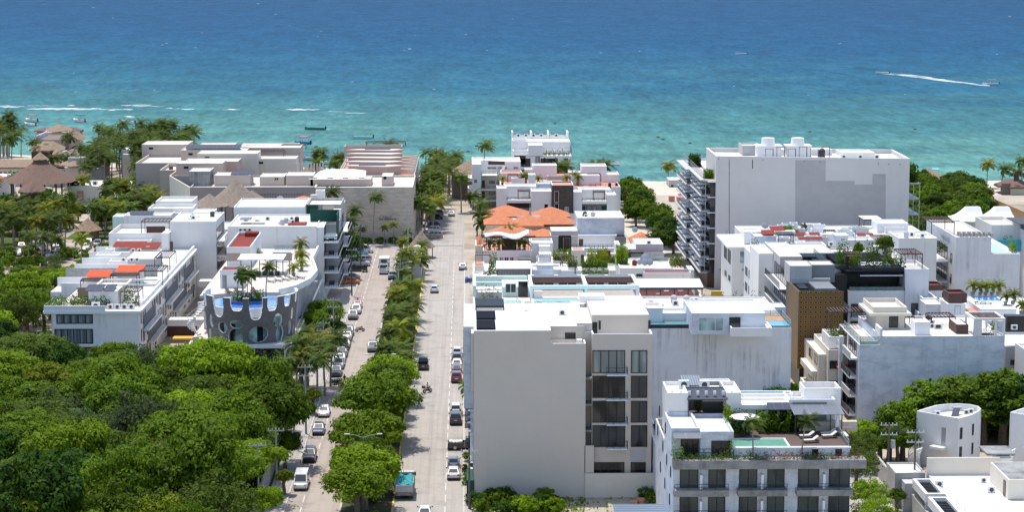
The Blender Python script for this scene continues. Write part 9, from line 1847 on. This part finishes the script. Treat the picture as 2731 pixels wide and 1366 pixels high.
def street_green():
 rr=random.Random(21)
 # median: dense round trees near, palms farther on
 near=[(256,'round','bright',1.0),(262,'round','bright',1.12),(270,'round','mid',.95),(279,'round','bright',1.2),(287,'small','mid',1.6),(297,'round','mid',1.42),(303,'round','mid',1.1),(317,'round','mid',1.05),(325,'round','bright',1.05),(333,'round','mid',.85),(341,'round','mid',.7),(352,'small','bright',1.7),(366,'small','olive',1.5),(399,'small','bright',1.3)]
 for i,(y,k,m,s) in enumerate(near): tree('street_tree','leafy round tree in the dense row of the median strip',-13.4+(1.0 if y>310 else 0)+rr.uniform(-.7,.6),y,k,m,s*.95,s*.82,'leafy trees in the median row')
 for i in range(33):
  y=rr.choice([rr.uniform(348,405),rr.uniform(350,405),rr.uniform(425,447),rr.uniform(310,345)]); palm('coconut palm among the planting of the median strip',-12.4+rr.uniform(-1.5,1.5),y,rr.uniform(5,8.2),rr.uniform(.7,.95),rr.choice(['palm','palm','palmy']),'palms in the median strip')
 for i in range(9): palm('coconut palm beside the utility building at the far end of the median',rr.choice([-14.4,-9.9])+rr.uniform(-.4,.4),rr.uniform(446,484),rr.uniform(3.8,6),rr.uniform(.55,.8),rr.choice(['palm','palmy']),'palms around the median utility building')
 for i in range(46): shrub('low clipped shrub under the median trees',-12.5+rr.uniform(-2.2,2.2),rr.uniform(240,445),rr.choice(['mid','bright','dark']),rr.uniform(.55,.9),.1,'median shrubs')
 # left pavement trees
 for (px,py,z,k,m,s,l) in ((745,1130,3.4,'round','mid',.62,'leafy pavement tree beside the black parked SUV'),(760,1190,3.4,'round','mid',.58,'leafy pavement tree above the white van'),(790,1060,3,'small','bright',1.15,'small bright pavement tree by the white sedan'),(835,1055,3,'small','yellow',.95,'small pale pavement tree by the yellow kerb'),(700,1345,3,'round','bright',.55,'round bright pavement tree at the bottom of the photo'),(757,1275,2.4,'small','yellow',.8,'thin young pavement tree behind the white van'),
  (868,838,4,'round','mid',.72,'wide dark tree over the pavement beyond the palms'),(838,862,4,'round','mid',.7,'wide green tree beside the round hotel street wall'),(890,880,3.5,'small','dark',1.3,'dark pavement tree by the long parked row'),(905,680,5.5,'round','dark',.9,'dense dark tree over the nose in parked cars'),(930,640,6,'round','dark',.8,'dark tree before the balconied corner'),(805,995,2.5,'small','olive',1.0,'olive shrub like tree below the utility poles'),(720,1190,4,'airy','mid',.7,'loose tree leaning over the forest wall')):
  x,y=G(px,py,z); tree('street_tree',l,x,y,k,m,s)
 for (px,py,h) in ((790,935,8.5),(815,945,8),(845,925,8.5),(865,950,7.5),(880,920,8),(820,905,9),(795,965,7),(845,975,7),(765,985,6)):
  x,y=G(px,py,h-1); palm('coconut palm in the cluster on the left pavement below the round building',x,y,h,.95,rr.choice(['palm','palm','palmy']),'palms below the round building')
 for (px,py,h,mm,l) in ((995,540,12,'palm','tall slender palm standing before the stone wall'),(945,575,10,'palm','leaning palm left of the stone wall lettering'),(880,525,12,'palm','palm rising in front of the taupe and stone wall joint'),(1025,620,3.5,'palmy','short palm at the foot of the stone wall'),(1050,612,4.5,'palmy','short bushy palm right of the wall lettering'),(960,625,2.5,'palm','tiny palm at the left foot of the stone wall'),(1085,632,2.6,'palm','tiny palm at the right foot of the stone wall'),(925,605,7,'palm','palm beside the big parked white van'),(935,640,6,'palm','palm leaning over the white van and tree')):
  yb=508 if px>940 else 498; xx=pXZ(px,600,yb)[0]; palm(l,xx,yb,max(2.2,pXZ(px,py-14,yb)[1]),.8 if h>5 else .5,mm)
 for i,px in enumerate((965,980,1014,1048,1088)): shrub('low dark shrub in the bed at the foot of the stone wall',pXZ(px,640,509)[0],509.5,'dark',.8,group='shrubs at the stone wall')
 # avenue palms to the beach between stone hotel and street
 th=[]
 for i in range(64):
  y=rr.uniform(520,655); x=rr.uniform(-12.8,-6.2)+(0 if y<600 else rr.uniform(-1,5)); h=rr.uniform(6.5,12) if y<600 else rr.uniform(6,9.5)
  if y<575: x=min(x,-8.6)
  if y>562: th.append((x,y,h,rr.uniform(.85,1.1))); continue
  palm('coconut palm in the avenue along the right side of the beige hotel',x,y,h,rr.uniform(.85,1.1),rr.choice(['palm','palm','palm','palmy']),'avenue palms by the beige hotel')
 thicket('avenue_palms',th)
 for (px,yy,py,l) in ((1230,572,470,'stout tall palm standing in the sandy street end'),(1286,592,385,'palm top rising behind the white balconied block'),(1285,520,590,'dark palm left of the orange tiled house'),(1272,525,570,'dark palm beside the parked white sedan'),(1280,565,545,'shaggy palm below the balconied block'),(1262,575,520,'small palm on the sand right of the stout palm'),(1352,498,606,'small palm in front of the orange roofs'),(1663,470,700,'low palm by the red strip roof'),(1480,600,440,'palm behind the terracotta terrace pool'),(1508,602,440,'second palm behind the terracotta terrace pool')): xx=pXZ(px,py,yy)[0]; palm(l,xx,yy,max(3,pXZ(px,py+4,yy)[1]),1.0 if yy>500 else .7)
 for i in range(9): yy=rr.uniform(590,640); palm('coconut palm right of the white beach blocks',rr.uniform(33.0,38.5),yy,rr.uniform(5,12),rr.uniform(.9,1.1),'palm','palms right of the white beach blocks')
 for (px,yy,py,mm,l) in ((1782,645,432,'palmy','lone yellow palm on the beach beside the white kiosk'),(1690,590,590,'palm','palm at the corner of the beach street'),(1705,575,600,'palm','second palm at the corner of the beach street'),(2634,628,428,'palmy','leaning palm left of the right edge beach house'),(2672,622,440,'palm','wind bent dark palm before the sea at the right'),(2712,618,450,'palm','palm by the right edge beach house'),(2728,615,420,'palm','tallest palm at the right edge')): xx=pXZ(px,py,yy)[0]; palm(l,xx,yy,pXZ(px,py+10,yy)[1],1.0,mm)
 for i in range(10): shrub('rounded sea grape shrub on the sand behind the beach',rr.uniform(34,52),rr.uniform(604,632),'olive',rr.uniform(1,1.6),0,'beach shrubs')
 # trees left of the huge block, along the beach street
 for i in range(26): tree('street_tree','dense mid green tree lining the beach street left of the huge block',rr.uniform(46.4,49.6)-(2.5 if rr.random()<.4 else 0),rr.uniform(484,600),'far',rr.choice(['mid','olive','mid','dark']),rr.uniform(.62,.95),None,'trees along the beach street')
 for i in range(170):
  x=rr.uniform(94,150); y=rr.uniform(478,632)
  if x>136 and y<545: continue
  if x>.245*y+4: continue
  tree('grove_tree','bushy tree in the grove behind the white tents',x,y,'far',rr.choice(['mid','olive','dark','olive','mid']),rr.uniform(.65,1.05),.72,'trees in the grove behind the tents')
 for i in range(80): x=rr.uniform(94,142); y=rr.uniform(475,615); shrub('tall shrub filling the grove behind the white tents',x,y,rr.choice(['olive','mid','dark']),rr.uniform(1.6,2.8),0,'shrubs in the grove behind the tents') if x<.24*y else None
 # right foreground trees
 for (px,py,z,k,m,s,l) in ((2480,1045,7.5,'round','mid',1.0,'round tree at the left of the mass behind the round house'),(2530,1060,7,'round','mid',.95,'round tree directly above the round house roof'),(2570,1030,8,'round','bright',1.05,'bright tree in the middle of the mass below the weathered wall'),(2625,1040,8,'round','mid',1.1,'tree with a yellow tinge right of the round house'),(2680,1025,9,'round','mid',1.2,'big tree at the right edge below the weathered wall'),(2725,1030,9,'round','dark',1.15,'darker tree touching the right edge'),(2655,1040,6,'round','mid',.9,'tree between the two round ended houses'),(2690,1075,5,'round','mid',.8,'low tree just above the second round ended house'),(2500,1100,5,'round','dark',.8,'dark tree behind the round house wall'),
  (2375,1080,8,'tall','mid',.8,'slender bamboo like tree before the weathered wall'),(2410,1100,7,'tall','mid',.85,'second slender tree before the weathered wall'),(2352,1065,9,'tall','grey',.6,'thin grey green shoot left of the slender trees'),(2395,1150,5,'round','mid',.7,'tree left of the round house stair'),(2345,1165,4,'round','dark',.6,'tree beside the dark lot wall'),(2300,1120,6,'round','bright',.7,'bright tree right of the hotel bar canopy'),(2290,1165,5,'airy','olive',.7,'feathery tree beside the hotel deck'),(2285,1215,5,'airy','olive',.7,'feathery tree below the hotel deck edge'),
  (2075,1000,9.5,'round','bright',1.0,'bright tree behind the hotel roof by the streaked wall'),(2118,1010,9.0,'round','bright',.95,'bright tree below the gold screen'),(2150,1015,8.5,'round','mid',.9,'green tree at the foot of the gold screen'),(2200,1045,4,'small','mid',1.0,'small tree beside the beige stepped house'),(2320,1290,4.5,'airy','bright',.62,'feathery bright tree in the alley beside the hotel'),(2335,1345,4,'airy','bright',.6,'feathery tree at the bottom of the alley'),(2392,1325,2.2,'small','mid',.8,'small round street tree on the alley pavement')):
  x,y=G(px,py,z); k2=k=='round' and px>2450; tree('garden_tree',l,x,y,'tall' if k2 else k,m,s*(1.3 if k2 else 1),s*(.8 if k2 else .9))
 for i in range(40): x=rr.uniform(74,112); y=rr.uniform(294,308); shrub('leafy undergrowth shrub at the foot of the trees below the weathered wall',x,y,rr.choice(['mid','dark','mid']),rr.uniform(1.4,2.4),0,'undergrowth shrubs below the weathered wall')
 for i,(px,py,s) in enumerate(((1895,1350,.75),(1950,1345,.8),(2005,1340,.85),(2060,1350,.8),(2105,1362,.7))): x,y=G(px,py,5); tree('garden_tree',('leftmost','second','middle','fourth','rightmost')[i]+' bright yellow green tree along the hotel front at the bottom edge',x,y,'round','yellow',s*.7)
 for i in range(22): px=rr.uniform(1262,1500); x,y=G(px,rr.uniform(1336,1375)); shrub('bushy green shrub in the vacant lot below the blank tan wall',x,min(y,266.6),rr.choice(['bright','mid','bright','dark']),rr.uniform(.5,1.0),0,'shrubs below the tan wall')
 for (px,py) in ((1262,1240),(1265,1205),(1268,1265)): x,y=G(px,py,1.5); shrub('street shrub against the side of the tan block',.3,y,'mid',.7,.1,'shrubs beside the tan block')
 for i,(px,py) in enumerate(((1224,1040),(1226,1065))): x,y=G(px,py,4); palm(('palm on the right pavement beside the tan block','second palm on the right pavement beside the tan block')[i],-.1,y,4.6,.6)
 for (px,py) in ((1760,1265),(1765,1310),(1752,1250),(1725,1330),(1740,1345)): x,y=G(px,py); shrub('green shrub in the gap between the tan block and the hotel',x,y,'mid',.7,0,'shrubs in the gap by the hotel')
 palm('small palm in front of the annex between tan block and hotel',27.5,262,6.5,.6); palm('yellow palm on the annex beside the hotel penthouse',29.5,262,10,.5,'palmy')
 # left palm grove and resort
 for i in range(9): palm('coconut palm at the near edge of the sandy car lot',rr.uniform(-122,-86),rr.uniform(474,483),rr.uniform(4.5,6.5),.85,rr.choice(['palm','palmy']),'palms at the near edge of the car lot')
 n=0
 for i in range(1500):
  y=rr.uniform(485,615); x=rr.uniform(-150,-72)
  if x<-.25*y-4: continue
  if y<505 and x>-97: continue
  if 505<y<517 and rr.random()<.75: continue
  if abs(x+103)<4.5 and y>560: continue
  if y>556 and -160<x<-100 and rr.random()<.9: continue
  if x>-76 and y>505: continue
  if n>=140: break
  n+=1; palm('coconut palm in the grove around the sandy car lot',x,y,rr.uniform(4.5,6.5) if x<-105 and y>530 else rr.uniform(5.5,9),rr.uniform(.8,1.1),rr.choice(['palm','palm','palmy','palm']),'palms around the sandy car lot')
 n=0; th=[]
 for i in range(1400):
  y=rr.uniform(615,735); x=rr.uniform(-165,-92)
  if x<-.25*y-2 or (abs(x+103)<3.5 and y<640): continue
  if x<-118 and y<690 and rr.random()<.93: continue
  if x<-125 and y>690 and not -152<x<-128 and rr.random()<.6: continue
  if -150<x<-126 and 690<y: continue
  if n>=130: break
  n+=1; th.append((x,y,rr.uniform(7.5,13),rr.uniform(.9,1.15))) if n%3 else palm('dark coconut palm in the dense clump by the thatched resort',x,y,rr.uniform(7.5,13),rr.uniform(.95,1.2),'palm','dense palms by the thatched resort')
 thicket('dense_palm_clump',th,('palm','palm'))
 for i in range(12): palm('coconut palm around the grey flat roofed house by the beach palms',rr.uniform(-126,-112),rr.uniform(634,651),rr.uniform(6,10),1.0,'palm','palms around the grey beach house')
 for i in range(12): palm('tall slim palm standing against the sea at the far left',rr.uniform(-178,-158),rr.uniform(715,740),rr.uniform(10,15),1.1,'palm','tall palms at the far left shore')
 for i in range(14): x=rr.uniform(-70,-34); palm('coconut palm on the sand between the hotel wings',x,shore_y(x)-rr.uniform(22,60),rr.uniform(4,8),rr.uniform(.8,1.05),rr.choice(['palm','palm','palmy']),'palms on the sand behind the hotel')
 for (px,py,l) in ((843,405,'wind blown palm pair left stem on the beach'),(848,402,'wind blown palm pair right stem on the beach'),(895,412,'yellow palm on the beach before the white boat'),(942,398,'palm behind the left end of the zigzag roofs'),(990,390,'palm behind the middle of the zigzag roofs'),(1028,380,'tallest palm behind the zigzag roofs')): yy=665 if px<900 else 650; palm(l,pXZ(px,py,yy)[0],yy,pXZ(px,py+8,yy)[1],1.1,'palmy' if px==895 else 'palm')
 for i in range(12): shrub('scrubby shrub at the edge of the sandy car lot',rr.uniform(-118,-84),rr.uniform(470,492),rr.choice(['olive','mid']),rr.uniform(1,1.6),0,'scrub by the car lot')
 for i in range(20): x=rr.uniform(-132,-92); tree('grove_tree','dark broad tree amid the palms before the thatched hall',x,rr.uniform(524,575),'far',rr.choice(['dark','mid']),rr.uniform(.6,.9),None,'dark trees amid the left palms')
 for i in range(26): x=rr.uniform(-66,-30); shrub('low beach shrub between the hotel wings',x,shore_y(x)-rr.uniform(30,70),rr.choice(['olive','mid']),rr.uniform(.8,1.5),0,'beach shrubs between the wings')
 g=MB(); v=[];f=[]
 for i in range(2600): px=rr.uniform(1255,1740);x,y=G(px,rr.uniform(1328,1390)); leaf(v,f,(x,min(y,266.8),rr.random()*.35),(rr.uniform(-1,1),rr.uniform(-1,1),.6),rr.uniform(.25,.55),rr) if (px<1560 or rr.random()<.15) else None
 structure(g.add(v,f),'lot_weeds',LM['bright'],'stuff')
street_green()
# ================================================================ poles, lamps, wires
def pole(label,x,y,h,arms=1,wood=True,tx=False):
 t=thing('utility_pole',label,'utility pole',(x,y,0)); part(MB().tube([(x,y,-.2),(x,y,h)],[.17,.11],8),'mast',M['oldcon'] if not wood else M['bark'],t)
 for k in range(arms):
  z=h-.35-k*1.3; part(MB().box(x-1.15,x+1.15,y-.07,y+.07,z-.06,z+.06),'crossarm',M['greymetal'],t)
  b=MB(); [b.cyl(x+dx,y,z+.06,z+.32,.06,n=6) for dx in (-1.0,-.45,.45,1.0)]; part(b,'insulator_row',M['whitemetal'],t)
 if tx: part(MB().tube([(x+.5,y-.3,h-3.4),(x+.5,y-.3,h-2.3)],.32,12),'transformer',M['greymetal'],t)
 return (x,y,h)
P=[]
for px,py,h,a,l in ((690,1366,9,1,'nearest utility pole on the left pavement at the bottom edge'),(738,1310,8.5,1,'utility pole behind the white van'),(785,1200,8.5,1,'utility pole over the small pavement trees'),(817,1160,10.5,2,'tall leaning utility pole beside the navy sedan'),(893,1015,10,2,'utility pole beside the parked motorcycles'),(918,935,9.5,2,'utility pole halfway along the long parked row'),(963,790,10,2,'dark utility pole near the far grey SUV'),(988,718,10,1,'dark utility pole beside the box truck')):
 x,y=G(px,py); x=min(x,-23.9); P.append(pole(l,x if a<2 or py>1100 else -23.9,y,h,a,py<900))
for i,(a,b) in enumerate(zip(P,P[1:])):
 w=MB()
 for dx in (-1.0,-.4,.4,1.0):
  w.tube([(a[0]+dx+(b[0]-a[0])*s,a[1]+(b[1]-a[1])*s,a[2]-.1+(b[2]-a[2])*s-1.2*4*s*(1-s)*.6) for s in (0,.2,.4,.6,.8,1)],.016,4,cap=False)
 single(w,'power_line',M['darkmetal'],'sagging power wires of span %s along the left pavement'%('nearest the camera','behind the white van','over the small trees','past the navy sedan','over the parked motorcycles','along the long parked row','near the box truck')[i],'power line')
x,y=G(2392,1315); a=pole('utility pole with a transformer beside the alley wall on the right',55.6,y,9.5,2,True,True); x,y=G(2423,1366); b=pole('slim dark utility pole with two crossarms by the bright roofed house',57.9,y+4,9.8,2,True)
w=MB()
for dx in (-1,-.3,.4,1): w.tube([(a[0]+dx+(b[0]-a[0])*s,a[1]+(b[1]-a[1])*s,a[2]-.2+(b[2]-a[2])*s-.5*4*s*(1-s)) for s in (0,.25,.5,.75,1)],.03,4,cap=False)
single(w,'power_line',M['black'],'short black wires between the two poles beside the alley wall','power line'); pole('plain utility pole on the right pavement beside the tan block base',.25,262,8.0,1,True)
x,y=G(1096,655); pole('grey pole beside the thatched hut at the head of the median',-14.0,497,10,1,False); 
def lamp(label,y,x=-13.7,h=9.0,double=True):
 t=thing('street_lamp',label,'street lamp',(x,y,.1),'double armed lamps along the median'); part(MB().tube([(x,y,0),(x,y,h)],[.11,.07],8),'mast',M['greymetal'],t)
 for sd in ((-1,1) if double else (-1,)):
  part(MB().tube([(x,y,h-.05),(x+sd*1.0,y,h+.28),(x+sd*1.9,y,h+.42)],.05,6),'arm',M['greymetal'],t); part(MB().box(x+sd*2.15-.35,x+sd*2.15+.35,y-.12,y+.12,h+.38,h+.5),'lamp_head',M['whitemetal'],t)
for i,(px,py) in enumerate(((970,1260),(991,1160),(1015,1045),(1065,958),(1068,890))):
 d=ray(px,py); tt=-13.7/d[0] if abs(d[0])>1e-6 else 300; yy=d[1]*tt; zz=CAMH+d[2]*tt
 lamp(('double armed street lamp nearest the camera on the median','second double armed street lamp on the median','third double armed street lamp on the median','fourth street lamp on the median beyond the dense trees','fifth street lamp on the median among palms')[i],yy,h=max(7.5,min(12,zz)))
for i,y in enumerate((398,412,428,444)): lamp(('street lamp above the median palms nearest the gap','street lamp among the median palms left of the white hatchback','street lamp before the median utility building','street lamp at the corner of the median utility building')[i],y,-13.6,8,False)
t=bld('shed','blue grey ribbed roof corner of a shed at the bottom edge below the tan block',19,250); a=G(1634,1346,3.2);b=G(1900,1400,3.2); solar(t,a[0],a[0]+12,a[1]-12,a[1],2.6,.6,'corrug_blue','shed_roof'); part(MB().box(a[0]+.3,a[0]+11.7,a[1]-11.5,a[1]-.4,0,2.5),'wall',M['white'],t)
single(MB().box(28.6,29.0,238,262,0,3.2),'boundary_wall',M['oldcon'],'stained boundary wall along the lot left of the hotel','wall')
single(MB().box(-26.9,-26.6,200,300,0,2.6),'boundary_wall',M['oldcon'],'grey wall between the forest and the left pavement','wall')
single(MB().tube([(22.5,264.5,0),(22.5,264.5,.7)],[.5,.6],10).box(21.2,22.0,263.8,264.6,0,.5),'rubble_pile',M['redtile'],'small orange debris pile in the vacant lot by the tan wall','debris')
b=MB().box(-.1,.25,246,246.3,.13,2.2); single(b,'street_sign',CP['blue'],'small blue street sign on the right pavement at the bottom','sign')
single(MB().box(-25.4,-24.6,397,397.9,.13,1.3).box(-25.2,-24.4,398.2,399,.13,1.1),'waste_bins',M['trim'],'dark waste bins at the foot of the utility pole by the far grey SUV','bin')
clean_flags()
